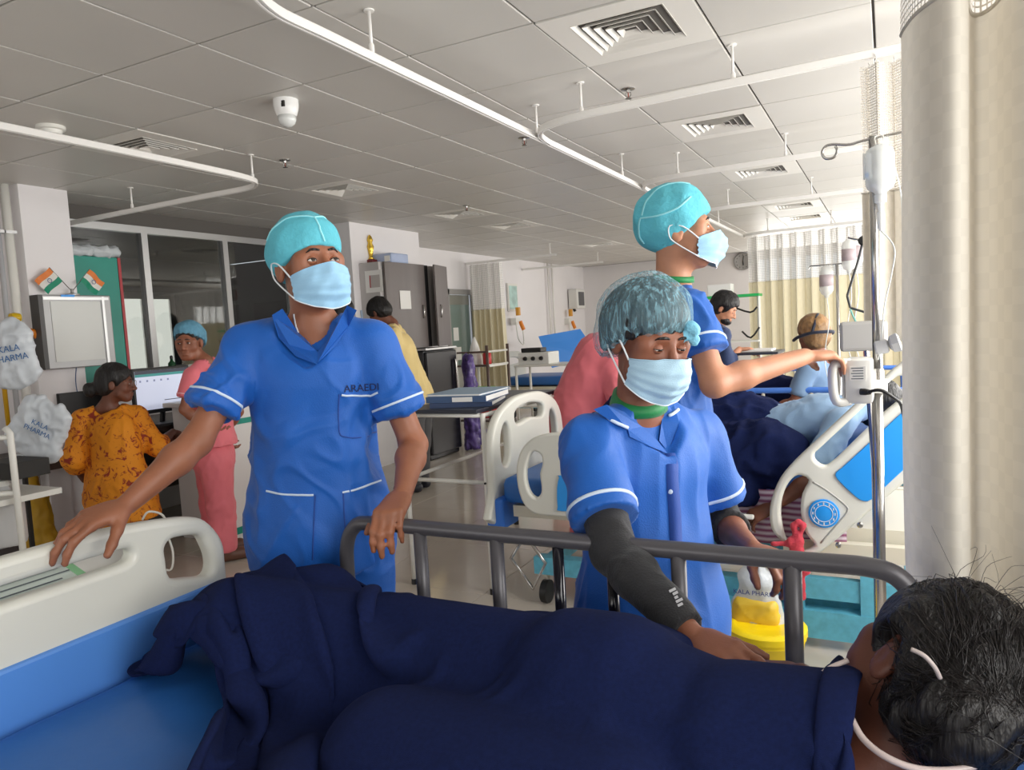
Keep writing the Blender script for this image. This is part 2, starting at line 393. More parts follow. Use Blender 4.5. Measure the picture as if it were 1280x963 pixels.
# dome camera, smoke detector
p = P(357, 125, z=CEIL); t = empty('ceiling_camera', p, 0, 'white cup shaped dome camera on the ceiling', 'camera')
MB().lathe([(.062, 0), (.062, -.03), (.058, -.05), (.05, -.075), (.046, -.08)], p, 24).build('housing', mat('gloss_white', (240, 240, 238), .25), t, angle=40)
MB().lathe([(.045, -.078), (.044, -.1), (.036, -.118), (.02, -.13), (.004, -.134)], p, 24).build('dome', mat('dome_cover', (214, 216, 214), .15), t, smooth=True)
q = p + np.array([.03, -.055, -.035]); MB().box(q - [.009, .002, .014], q + [.009, .006, .014]).build('label_sticker', m_dark, t)
p = P(63, 158, z=CEIL); t = empty('smoke_detector', p, 0, 'round white smoke detector just above the left-hand curtain rail', 'smoke detector')
MB().lathe([(.07, 0), (.07, -.018), (.064, -.022)], p, 24).build('base', m_white, t, angle=40)
MB().lathe([(.055, -.022), (.05, -.042), (.03, -.048)], p, 24).build('sensor_cap', m_white, t, angle=40)
p = P(262, 2, z=CEIL)

# ------------------------------------------------------------------ curtain rails hung on rods
def track(name, pts, rods, label, sm=6, r=.013, zc=2.48):
    t = empty(name, (pts[0][0], pts[0][1], zc), 0, label, 'curtain rail', 'ceiling curtain rails')
    pp, _ = catmull([np.array((x, y, zc), float) for x, y in pts], [0] * len(pts), sm)
    N = len(pp); rows = []
    for i in range(N):
        tg = pp[min(i + 1, N - 1)] - pp[max(i - 1, 0)]; tg /= np.linalg.norm(tg); s_ = np.array([tg[1], -tg[0], 0])
        w_, h_ = .012, .017
        rows.append([pp[i] + s_ * a + np.array([0, 0, b]) for a, b in ((-w_, -h_), (-w_ * .4, -h_), (-w_ * .4, -h_ + .006), (w_ * .4, -h_ + .006), (w_ * .4, -h_), (w_, -h_), (w_, h_ - .004), (w_ - .004, h_), (-w_ + .004, h_), (-w_, h_ - .004), (-w_, -h_))])
    b = MB().grid(rows); b.build('rail', m_track, t)
    for x, y in rods:
        MB().tube([(x, y, zc + .014), (x, y, CEIL)], .0065, 10).build('drop_rod', m_track, t, smooth=True)
        MB().lathe([(.011, 0), (.011, .028), (.008, .034)], (x, y, zc + .015), 12).build('rod_socket', m_track, t, angle=40)
        MB().lathe([(.02, -.006), (.02, 0)], (x, y, CEIL), 12).build('ceiling_flange', m_track, t, angle=40)
    return t
TX = -1.69
yc = [1.62, 3.52, 5.42, 7.32, 9.95]
track('curtain_rail', [(WALL_X, 1.55), (-.6, 1.55), (-1.2, 1.55), (-1.55, 1.6), (-1.68, 1.78), (TX, 2.1), (TX, 3.0), (TX, 4.5), (TX, 6.5), (TX, 8.5), (TX, 10.2)], [(TX, 2.3), (TX, 3.75), (TX, 5.2), (TX, 6.9), (TX, 8.6), (-.4, 1.55)], 'long straight white curtain rail running down the ward over the bed feet')
for k, (y, lb) in enumerate(zip(yc[1:], ['curved white rail branching off at the second bay, nearest branch', 'curved white rail branching behind the tall nurse\'s cap', 'third branching rail, in front of the farther ceiling vents', 'farthest branching rail carrying the wavy topped cream curtain'])):
    track('curtain_rail', [(TX, y + .38), (TX + .03, y + .2), (TX + .12, y + .07), (TX + .32, y), (TX + .6, y - .02), (-.5, y - .05), (WALL_X, y - .1)], [(-1.35, y + .03), (-.6, y - .03)], lb)
track('curtain_rail', [(-3.52, Y0), (-3.52, 0), (-3.52, 2.0), (-3.53, 3.0), (-3.56, 3.45), (-3.66, 3.62), (-3.85, 3.68), (-4.3, 3.68), (-5.2, 3.7), (-5.84, 3.72)], [(-3.53, 1.2), (-3.62, 3.56), (-5.0, 3.7)], 'long white rail over the nurse station that turns back to the pillar')
track('curtain_rail', [(-4.3, 10.0), (-5.0, 10.0), (-5.84, 10.0)], [(-4.4, 10.0)], 'distant rail with the gathered two-tone curtain by the side wall')
track('curtain_rail', [(-4.3, 12.0), (-5.0, 12.0), (-5.84, 12.0)], [(-4.4, 12.0)], 'farthest short rail on the side wall')

# ------------------------------------------------------------------ curtains
def curtain_mat(name, rgb, check=0.0, cs=40.0, net=False, bright=0.0):
    if name in MATS: return MATS[name]
    M = mat(name, rgb, .75, sheen=.1); nt = M.node_tree; b = nt.nodes['Principled BSDF']; c = lin(rgb)
    uv = nt.nodes.new('ShaderNodeUVMap'); 
    out = nt.nodes['Material Output']
    if net:
        br = nt.nodes.new('ShaderNodeTexBrick'); br.offset = 0; br.inputs['Scale'].default_value = 1.0
        br.inputs['Brick Width'].default_value = cs; br.inputs['Row Height'].default_value = cs; br.inputs['Mortar Size'].default_value = cs * .17; br.inputs['Mortar Smooth'].default_value = .3
        nt.links.new(uv.outputs['UV'], br.inputs['Vector'])
        tr = nt.nodes.new('ShaderNodeBsdfTransparent'); mx = nt.nodes.new('ShaderNodeMixShader')
        mp = nt.nodes.new('ShaderNodeMapRange'); mp.inputs['To Min'].default_value = bright; mp.inputs['To Max'].default_value = 1.0
        nt.links.new(br.outputs['Fac'], mp.inputs['Value']); nt.links.new(mp.outputs['Result'], mx.inputs[0])
        nt.links.new(tr.outputs[0], mx.inputs[1]); nt.links.new(b.outputs[0], mx.inputs[2]); nt.links.new(mx.outputs[0], out.inputs[0])
    else:
        ch = nt.nodes.new('ShaderNodeTexChecker'); ch.inputs['Scale'].default_value = cs
        ch.inputs['Color1'].default_value = (*c, 1); ch.inputs['Color2'].default_value = (*[v * (1 - check) for v in c], 1)
        nt.links.new(uv.outputs['UV'], ch.inputs['Vector']); nt.links.new(ch.outputs['Color'], b.inputs['Base Color'])
        bp = nt.nodes.new('ShaderNodeBump'); bp.inputs['Strength'].default_value = .12; bp.inputs['Distance'].default_value = .003
        nt.links.new(ch.outputs['Fac'], bp.inputs['Height']); nt.links.new(bp.outputs['Normal'], b.inputs['Normal'])
        tl = nt.nodes.new('ShaderNodeBsdfTranslucent'); tl.inputs['Color'].default_value = (*c, 1)
        mx = nt.nodes.new('ShaderNodeMixShader'); mx.inputs[0].default_value = .16
        nt.links.new(b.outputs[0], mx.inputs[1]); nt.links.new(tl.outputs[0], mx.inputs[2]); nt.links.new(mx.outputs[0], out.inputs[0])
    return M
def sheet(path, z0, z1, nz=14, flare=0.0, seed=1, wob=.012):
    """vertical cloth sheet along a plan path [(x,y)], uv in metres"""
    path = np.array(path, float); n = len(path); cen = path.mean(0)
    s_ = np.concatenate([[0], np.cumsum(np.linalg.norm(np.diff(path, axis=0), axis=1))])
    vs = []; uvs = []; zs = np.linspace(z1, z0, nz)
    for z in zs:
        k = (z1 - z) / max(z1 - z0, 1e-6)
        pts = np.column_stack([path, np.full(n, z)])
        dx = vnoise(pts * [3, 3, .8], 1.0, seed) * wob * (.3 + k); dy = vnoise(pts * [3, 3, .8], 1.0, seed + 5) * wob * (.3 + k)
        q = pts.copy(); q[:, 0] += dx + flare * k * (path[:, 0] - cen[0]); q[:, 1] += dy + flare * k * (path[:, 1] - cen[1]); vs.append(q); uvs += [(a, z) for a in s_]
    v = np.concatenate(vs); f = [(i * n + j, i * n + j + 1, (i + 1) * n + j + 1, (i + 1) * n + j) for i in range(nz - 1) for j in range(n - 1)]
    me = mesh_of(v, f); uvl = me.uv_layers.new(name='UVMap')
    for lp in me.loops: uvl.data[lp.index].uv = uvs[lp.vertex_index]
    me.shade_smooth(); return me
def folds(a, b, nf, amp, seed=0, pts=14, sharp=1.0, jit=.3):
    a = np.array(a, float); b = np.array(b, float); d_ = b - a; L = np.linalg.norm(d_); d_ /= L; n_ = np.array([-d_[1], d_[0]])
    r_ = np.random.default_rng(seed); out = []; ph = r_.uniform(-jit, jit, nf + 2); am = 1 + r_.uniform(-jit, jit, nf + 2)
    for i in range(nf * pts + 1):
        t = i / pts; k = int(t); fr = t - k
        pj = ph[k] * (1 - fr) + ph[k + 1] * fr; aj = am[k] * (1 - fr) + am[k + 1] * fr
        sn = math.sin(2 * math.pi * t); sn = math.copysign(abs(sn) ** sharp, sn)
        out.append(a + d_ * (L * t / nf + .3 * L / nf * pj + .18 * L / nf * math.sin(4 * math.pi * t)) + n_ * amp * aj * sn)
    return out
def curtain(path, label, group, ztop=2.45, zmesh=1.95, zbot=.25, m_f=None, m_n=None, flare=0., seed=1, hooks=True):
    t = empty('privacy_curtain', (path[0][0], path[0][1], zbot), 0, label, 'curtain', group)
    link('fabric', sheet(path, zbot, zmesh, 24, flare, seed), m_f, t)
    link('netting', sheet(path, zmesh, ztop, 8, 0, seed), m_n, t)
    pa = np.array(path); s_ = np.concatenate([[0], np.cumsum(np.linalg.norm(np.diff(pa, axis=0), axis=1))])
    hem = [np.array((x, y, zmesh)) for x, y in path]
    MB().tube(hem, .004, 5).build('seam', m_f, t, smooth=True)
    if hooks:
        for k in np.arange(.05, s_[-1], .16):
            i = int(np.searchsorted(s_, k)); x, y = path[min(i, len(path) - 1)]
            MB().tube([(x, y, ztop - .01), (x + .006, y, ztop + .008), (x, y, ztop + .022)], .0025, 5).build('hook', m_track, t)
    return t
m_cf = curtain_mat('curtain_ivory', (216, 210, 198), .05, 34.0)
m_cf2 = curtain_mat('curtain_cream', (236, 228, 200), .02, 20.0)
m_net1 = curtain_mat('netting_near', (226, 220, 210), cs=.011, net=True, bright=.25)
m_net2 = curtain_mat('netting_far', (236, 234, 230), cs=.022, net=True, bright=.5)
# ivory curtain gathered at the head of the near bed
near = [(.03, 1.62), (.035, 1.58), (.05, 1.52), (.075, 1.47), (.10, 1.445), (.118, 1.455), (.126, 1.49), (.13, 1.54), (.14, 1.585), (.155, 1.59), (.17, 1.56), (.18, 1.51), (.195, 1.47), (.22, 1.455), (.245, 1.48), (.255, 1.54), (.265, 1.60), (.285, 1.62), (.31, 1.58), (.325, 1.5), (.35, 1.46), (.38, 1.48), (.39, 1.55), (.41, 1.62), (.44, 1.62), (.46, 1.54), (.48, 1.47), (.52, 1.47), (.54, 1.55), (.56, 1.62)]
curtain(smooth2(near, 4, False), 'large ivory check-woven privacy curtain hanging at the right edge beside the patient\'s head', 'privacy curtains', zmesh=1.955, zbot=.3, m_f=m_cf, m_n=m_net1, seed=3)
# grey side of the next curtain behind the IV stand
curtain(folds((-.1, 3.5), (.6, 3.45), 7, .05, 4), 'netting topped curtain gathered behind the IV stand', 'privacy curtains', zmesh=1.93, zbot=1.3, m_f=m_cf, m_n=mat('x', (0, 0, 0)) if False else m_net1, seed=8)
curtain(folds((-1.62, 10.12), (.5, 9.88), 13, .05, 11), 'wide drawn cream curtain in front of the end window', 'privacy curtains', zmesh=1.86, m_f=m_cf2, m_n=m_net2, seed=9)
curtain(folds((-5.78, 10.0), (-5.2, 10.0), 6, .07, 21), 'two-tone cream curtain gathered against the side wall', 'privacy curtains', zmesh=1.75, m_f=m_cf2, m_n=m_net2, seed=10, zbot=.2, flare=.1)
# ------------------------------------------------------------------ people: smooth distance-field bodies and clothes
class Field:
    def __init__(s, lo, hi, h, fine=None):
        """fine: list of (axis, a, b, hf) ranges with denser spacing"""
        s.ax = []
        for i in range(3):
            c = [lo[i]]; fr = [(a, b, hf) for ax, a, b, hf in (fine or []) if ax == i]
            while c[-1] < hi[i]:
                st = h
                for a, b, hf in fr:
                    if a <= c[-1] <= b: st = hf
                c.append(c[-1] + st)
            s.ax.append(np.array(c, np.float32))
        s.d = np.full([len(a) for a in s.ax], 0.25, np.float32); s.h = h
    def _sl(s, lo, hi):
        out = []
        for i in range(3):
            a = int(np.searchsorted(s.ax[i], lo[i])); b = int(np.searchsorted(s.ax[i], hi[i]))
            if b <= a: return None
            out.append(slice(max(a - 1, 0), b + 1))
        return tuple(out)
    def _xyz(s, sl):
        return (s.ax[0][sl[0]][:, None, None], s.ax[1][sl[1]][None, :, None], s.ax[2][sl[2]][None, None, :])
    def put(s, lo, hi, fn, k, mode='u'):
        mg = k + 3 * s.h; sl = s._sl(np.array(lo) - mg, np.array(hi) + mg)
        if sl is None: return
        v = fn(*s._xyz(sl)); d = s.d[sl]
        if mode == 'u':
            if k <= 0: s.d[sl] = np.minimum(d, v)
            else:
                t = np.clip(.5 + .5 * (d - v) / k, 0, 1); s.d[sl] = d + (v - d) * t - k * t * (1 - t)
        else:
            v = -v
            if k <= 0: s.d[sl] = np.maximum(d, v)
            else:
                t = np.clip(.5 + .5 * (v - d) / k, 0, 1); s.d[sl] = d + (v - d) * t + k * t * (1 - t)
    def cone(s, a, b, ra, rb=None, k=.02, flat=None, mode='u'):
        a = np.array(a, float); b = np.array(b, float); rb = ra if rb is None else rb; ab = b - a; L2 = ab.dot(ab) + 1e-12
        R = max(ra, rb); lo = np.minimum(a, b) - R; hi = np.maximum(a, b) + R
        if flat is not None: n, fs = np.array(flat[0], float), flat[1]; n = n / np.linalg.norm(n)
        def fn(x, y, z):
            px, py, pz = x - a[0], y - a[1], z - a[2]
            t = np.clip((px * ab[0] + py * ab[1] + pz * ab[2]) / L2, 0, 1)
            qx, qy, qz = px - t * ab[0], py - t * ab[1], pz - t * ab[2]
            if flat is not None:
                e = (qx * n[0] + qy * n[1] + qz * n[2]) * (1 / fs - 1); qx, qy, qz = qx + e * n[0], qy + e * n[1], qz + e * n[2]
            dd = np.sqrt(qx * qx + qy * qy + qz * qz) - (ra + (rb - ra) * t)
            return (dd * fs if flat is not None else dd).astype(np.float32)
        s.put(lo, hi, fn, k, mode)
    def ell(s, c, r, M=None, k=.02, mode='u'):
        """ellipsoid with radii r along the rows of M"""
        c = np.array(c, float); r = np.array(r, float); M = np.eye(3) if M is None else np.array(M, float); R = r.max()
        def fn(x, y, z):
            px, py, pz = x - c[0], y - c[1], z - c[2]; q = [(px * M[i][0] + py * M[i][1] + pz * M[i][2]) for i in range(3)]
            k0 = np.sqrt(sum((q[i] / r[i]) ** 2 for i in range(3))); k1 = np.sqrt(sum((q[i] / r[i] ** 2) ** 2 for i in range(3))) + 1e-9
            return (k0 * (k0 - 1) / k1).astype(np.float32)
        s.put(c - R, c + R, fn, k, mode)
    def cut(s, p, n):
        """remove everything on the side n of the plane through p"""
        p = np.array(p, float); n = np.array(n, float); n /= np.linalg.norm(n); x, y, z = s._xyz((slice(None),) * 3)
        s.d = np.maximum(s.d, ((x - p[0]) * n[0] + (y - p[1]) * n[1] + (z - p[2]) * n[2]).astype(np.float32))
    def cutlocal(s, p, n, c, R):
        """the same plane cut, only within R of c"""
        p = np.array(p, float); n = np.array(n, float); n /= np.linalg.norm(n); c = np.array(c, float)
        sl = s._sl(c - R, c + R)
        if sl is None: return
        x, y, z = s._xyz(sl); v = ((x - p[0]) * n[0] + (y - p[1]) * n[1] + (z - p[2]) * n[2]).astype(np.float32)
        rr = np.sqrt((x - c[0]) ** 2 + (y - c[1]) ** 2 + (z - c[2]) ** 2).astype(np.float32)
        s.d[sl] = np.where(rr < R, np.maximum(s.d[sl], v), s.d[sl])
    def mesh(s):
        d = s.d; d[0] = d[-1] = .1; d[:, 0] = d[:, -1] = .1; d[:, :, 0] = d[:, :, -1] = .1
        ins = d < 0; nx, ny, nz = d.shape
        cnt = np.zeros((nx - 1, ny - 1, nz - 1), np.int8)
        for a in (0, 1):
            for b in (0, 1):
                for c in (0, 1): cnt += ins[a:nx - 1 + a, b:ny - 1 + b, c:nz - 1 + c]
        I, J, K = np.nonzero((cnt > 0) & (cnt < 8)); n = len(I)
        idx = np.full(cnt.shape, -1, np.int32); idx[I, J, K] = np.arange(n)
        cv = {(a, b, c): d[I + a, J + b, K + c] for a in (0, 1) for b in (0, 1) for c in (0, 1)}
        acc = np.zeros((n, 3)); num = np.zeros(n)
        for ax in range(3):
            for u in (0, 1):
                for v in (0, 1):
                    p = [u, v]; p.insert(ax, 0); q = [u, v]; q.insert(ax, 1); A, B = cv[tuple(p)], cv[tuple(q)]
                    mk = (A < 0) != (B < 0); t = np.where(mk, A / np.where(mk, A - B, 1), 0)
                    pos = np.zeros((n, 3)); 
                    for i in range(3): pos[:, i] = p[i]
                    pos[:, ax] += t; acc += pos * mk[:, None]; num += mk
        acc /= num[:, None]; X = np.empty((n, 3))
        for i, Q in enumerate((I, J, K)):
            a = s.ax[i]; X[:, i] = a[Q] + acc[:, i] * (a[Q + 1] - a[Q])
        F = []
        for ax in range(3):
            A = ins.take(range(d.shape[ax] - 1), ax); B = ins.take(range(1, d.shape[ax]), ax)
            e = np.argwhere(A != B); o1, o2 = [i for i in range(3) if i != ax]
            e = e[(e[:, o1] > 0) & (e[:, o2] > 0)]
            sg = A[e[:, 0], e[:, 1], e[:, 2]]
            def at(du, dv):
                q = e.copy(); q[:, o1] -= du; q[:, o2] -= dv; return idx[q[:, 0], q[:, 1], q[:, 2]]
            q = np.stack([at(0, 0), at(1, 0), at(1, 1), at(0, 1)], 1)
            flip = sg if ax != 1 else ~sg
            q[~flip] = q[~flip][:, ::-1]; F.append(q)
        return X, np.concatenate(F)
def np_mesh(X, F, name):
    me = bpy.data.meshes.new(name); n, f = len(X), len(F)
    me.vertices.add(n); me.vertices.foreach_set('co', np.asarray(X, np.float32).ravel())
    me.loops.add(4 * f); me.loops.foreach_set('vertex_index', np.asarray(F, np.int32).ravel())
    me.polygons.add(f); me.polygons.foreach_set('loop_start', np.arange(0, 4 * f, 4, dtype=np.int32))
    me.update(calc_edges=True); me.validate(); me.shade_smooth(); return me
def normals_of(X, F):
    N = np.zeros_like(X); a, b, c, d = (X[F[:, i]] for i in range(4)); fn = np.cross(c - a, d - b)
    for i in range(4): np.add.at(N, F[:, i], fn)
    return N / (np.linalg.norm(N, axis=1)[:, None] + 1e-12)
def relax(X, F, it=1, lam=.5):
    for _ in range(it):
        S = np.zeros_like(X); C = np.zeros(len(X))
        for i in range(4):
            for j in (1, 3): np.add.at(S, F[:, i], X[F[:, (i + j) % 4]]); np.add.at(C, F[:, i], 1)
        X = X + lam * (S / C[:, None] - X)
    return X
def wrinkle(X, F, amp, seed, sc=(9, 9, 2.2), amp2=None, hem=None):
    """cloth drape: soft folds stretched along z and finer creases"""
    N = normals_of(X, F); q = X + .03 * np.stack([vnoise(X, 5, seed + 31), vnoise(X, 5, seed + 32), vnoise(X, 5, seed + 33)], 1)
    cr = np.clip(1 - 3.6 * np.abs(vnoise(q @ np.array([[.8, 0, .6], [0, 1, 0], [-.6, 0, .8]]), (15, 15, 5), seed + 7)), 0, 1) * np.clip(.3 + vnoise(q, 4, seed + 17), 0, 1) + np.clip(1 - 3.6 * np.abs(vnoise(q @ np.array([[.8, 0, -.6], [0, 1, 0], [.6, 0, .8]]), (16, 16, 5.5), seed + 9)), 0, 1) * np.clip(.3 + vnoise(q, 4, seed + 19), 0, 1)
    a = vnoise(q, sc, seed) * amp + cr * amp * 1.5 + (1 - 2 * np.abs(vnoise(q, np.array(sc) * np.array((1.7, 1.7, 2.2)), seed + 1))) * (amp2 if amp2 is not None else amp * .6)
    if hem is not None: a = a + np.clip((hem - X[:, 2]) / .25, 0, 1) * amp * 1.6 * vnoise(q, (14, 14, .8), seed + 2)
    return X + N * a[:, None]

TOWARD = np.array([0.457, -0.886, 0]); TOWARD /= np.linalg.norm(TOWARD)
IMR = np.array([0.889, 0.453, 0]); IMR /= np.linalg.norm(IMR)
def facing(deg, pitch=0):
    """unit vector: 0 looks at the camera, + turns to the picture's right; pitch up +"""
    a, p = math.radians(deg), math.radians(pitch); h = TOWARD * math.cos(a) + IMR * math.sin(a)
    return h * math.cos(p) + np.array([0, 0, math.sin(p)])
def frame_of(f, roll=0.0):
    """rows: right hand side of the person, forward, up"""
    f = np.array(f, float) / np.linalg.norm(f); r = np.cross(f, (0, 0, 1.0)); r /= np.linalg.norm(r); u = np.cross(r, f)
    c, s_ = math.cos(math.radians(roll)), math.sin(math.radians(roll)); return np.array([r * c + u * s_, f, u * c - r * s_])
def nrm(v): v = np.array(v, float); return v / np.linalg.norm(v)

def add_head(F, c, M, s=1.0, ears=True, bare=False):
    """c: point between the ears at eye level; M rows right, forward, up"""
    W = lambda x, y, z: c + s * (x * M[0] + y * M[1] + z * M[2])
    F.ell(W(0, -.018, .042), np.array((.074, .096, .082)) * s, M, .01)
    F.ell(W(0, .022, -.035), np.array((.062, .068, .075)) * s, M, .03)
    F.ell(W(0, .052, -.092), np.array((.030, .030, .026)) * s, M, .025)
    for q in (-1, 1):
        F.ell(W(q * .046, .048, -.03), np.array((.022, .026, .024)) * s, M, .02)
        F.ell(W(q * .046, .056, .004), np.array((.022, .024, .024)) * s, M, .018)
        F.cone(W(q * .05, .025, -.065), W(q * .02, .06, -.095), .018 * s, .018 * s, .02)
    F.cone(W(-.026, .077, .025), W(.026, .077, .025), .010 * s, .010 * s, .02)
    for q in (-1, 1): F.ell(W(q * .031, .100, .0), np.array((.019, .014, .011)) * s, M, .012, 's')
    F.cone(W(0, .086, .012), W(0, .108, -.034), .007 * s, .012 * s, .010)
    for q in (-1, 1): F.ell(W(q * .012, .096, -.037), np.array((.009, .012, .009)) * s, M, .006)
    F.ell(W(0, .086, -.062), np.array((.024, .011, .007)) * s, M, .006)
    F.ell(W(0, .083, -.075), np.array((.021, .012, .008)) * s, M, .006)
    if ears:
        for q in (-1, 1):
            F.ell(W(q * .077, -.012, -.008), np.array((.010, .020, .031)) * s, M, .008)
            F.ell(W(q * .088, -.006, -.004), np.array((.006, .010, .018)) * s, M, .004, 's')
def add_hand(F, w, dr, pn, side, curl=(25, 30, 20), spread=6, thumb=(35, 20), s=1.0, k=.007, curls=None, lift=0.0):
    """w wrist, dr direction of the hand, pn palm normal (the way the palm faces), side +1 if thumb lies along cross(dr, pn)"""
    dr = nrm(dr); pn = np.array(pn, float); pn = nrm(pn - pn.dot(dr) * dr); lt = np.cross(dr, pn) * side
    F.ell(w + dr * .05 * s, np.array((.052, .036, .015)) * s, np.array([dr, lt, pn]), .012)
    off = (.030, .010, -.010, -.029); base = (.090, .094, .089, .080); ln = ((.045, .027, .021), (.050, .031, .023), (.046, .029, .022), (.036, .022, .019))
    for i in range(4):
        k0 = w + dr * base[i] * s + lt * off[i] * s - pn * .002; F.cone(w + dr * .03 * s + lt * off[i] * .6 * s, k0, .012 * s, .0108 * s, .012)
        d0 = nrm(dr + lt * math.tan(math.radians((1.5 - i) * spread))); p = k0; ang = math.radians(lift); r = .0098 if i < 3 else .0084
        cc = curls[i] if curls else curl
        for j in range(3):
            ang += math.radians(cc[j]); dd = math.cos(ang) * d0 + math.sin(ang) * pn; q = p + dd * ln[i][j] * s
            F.cone(p, q, (r - .0008 * j) * s, (r - .0008 * (j + 1)) * s, k if j else .008); p = q
    t0 = w + dr * .022 * s + lt * .020 * s + pn * .006; a = math.radians(thumb[0]); d1 = nrm(dr * math.cos(a) + lt * math.sin(a) + pn * .35)
    t1 = t0 + d1 * .046 * s; F.cone(t0, t1, .015 * s, .0125 * s, .012); b = math.radians(thumb[1])
    d2 = nrm(d1 * math.cos(b) + (dr * .6 + pn * .7) * math.sin(b)); t2 = t1 + d2 * .033 * s; F.cone(t1, t2, .0118 * s, .0105 * s, .006)
    d3 = nrm(d2 + (dr * .4 + pn * .3) * math.sin(b)); F.cone(t2, t2 + d3 * .024 * s, .0105 * s, .0085 * s, .006)
def ribbon(bvh, pts, width, off=.0015, n=4, closed=False, th=.0012):
    """thin strip of cloth laid on a surface along approximate points"""
    q, _ = catmull([np.array(p, float) for p in pts], [0] * len(pts), n, closed) if n > 1 else (pts, None)
    L, NN = [], []
    for p in q:
        lo, no, _i, _d = bvh.find_nearest(V(p)); L.append(np.array(lo)); NN.append(np.array(no))
    rows = []; N = len(L)
    for i in range(N):
        t = L[(i + 1) % N if closed else min(i + 1, N - 1)] - L[(i - 1) % N if closed else max(i - 1, 0)]; t /= np.linalg.norm(t) + 1e-9
        s_ = np.cross(NN[i], t); s_ /= np.linalg.norm(s_) + 1e-9; b = L[i] + NN[i] * off
        rows.append([b - s_ * width / 2 - NN[i] * off, b - s_ * width / 2 + NN[i] * th, b + s_ * width / 2 + NN[i] * th, b + s_ * width / 2 - NN[i] * off])
    if closed: rows.append(rows[0])
    return MB().grid(rows)
def ring_pts(a, b, t, r, n=20, tilt=None):
    """points round the axis a-b at fraction t"""
    a = np.array(a, float); b = np.array(b, float); ax = nrm(b - a); c = a + (b - a) * t; u = nrm(np.cross(ax, (0.3, .2, 1.0))); v = np.cross(ax, u)
    if tilt is not None: pass
    return [c + r * (math.cos(2 * math.pi * i / n) * u + math.sin(2 * math.pi * i / n) * v) for i in range(n)]
def ring_ribbon(bvh, a, b, t, rmax, width, off=.0015, n=40, th=.0015):
    """band round a sleeve, left open where the sleeve joins the torso"""
    a = np.array(a, float); b = np.array(b, float); ax = nrm(b - a); c = a + (b - a) * t; u = nrm(np.cross(ax, (0.3, .2, 1.0))); v = np.cross(ax, u); mb = MB(); run = []
    def flush():
        if len(run) > 2: mb.grid(run)
    for i in range(n + 1):
        al = 2 * math.pi * i / n; dr = math.cos(al) * u + math.sin(al) * v; row = []; ok = True
        for q in (-1, 1):
            h = bvh.ray_cast(V(c + ax * q * width / 2), V(dr), rmax)
            if h[0] is None: ok = False; break
            row.append(np.array(h[0]))
        if not ok: flush(); run = []; continue
        run.append([row[0] - dr * .002, row[0] + dr * (off + th), row[1] + dr * (off + th), row[1] - dr * .002])
    flush(); return mb
def bvh_of(o_me): return BVHTree.FromPolygons([v.co.copy() for v in o_me.vertices], [tuple(p.vertices) for p in o_me.polygons])

SKIN = {}
def skin(name, rgb): return mat('skin_' + name, rgb, .5, var=.10, vscale=14, bump=.06, bscale=260, sss=.06)
m_eye = mat('eye_white', (225, 218, 210), .2)
m_iris = mat('iris_brown', (38, 22, 16), .12)
m_hair = mat('hair_black', (18, 15, 15), .5, bump=.7, bscale=120, stretch=(1, 1, .12), var=.3, vscale=60)
def cloth(name, rgb, bump=.12, bs=420, rough=.75, sheen=.15, var=.06): return mat('cloth_' + name, rgb, rough, bump=bump, bscale=bs, var=var, vscale=5, sheen=sheen)
m_scrub = cloth('scrub_blue', (8, 90, 180), .15, 300, .6, .1, .07)
m_pipe = cloth('white_piping', (206, 222, 240), .05)
m_mask = mat('mask_blue', (158, 205, 236), .7, bump=.25, bscale=520, var=.03, vscale=10)
m_maskw = mat('mask_loop_white', (226, 232, 236), .6)
m_cap = mat('cap_turquoise', (92, 188, 206), .75, bump=.3, bscale=90, var=.08, vscale=16)

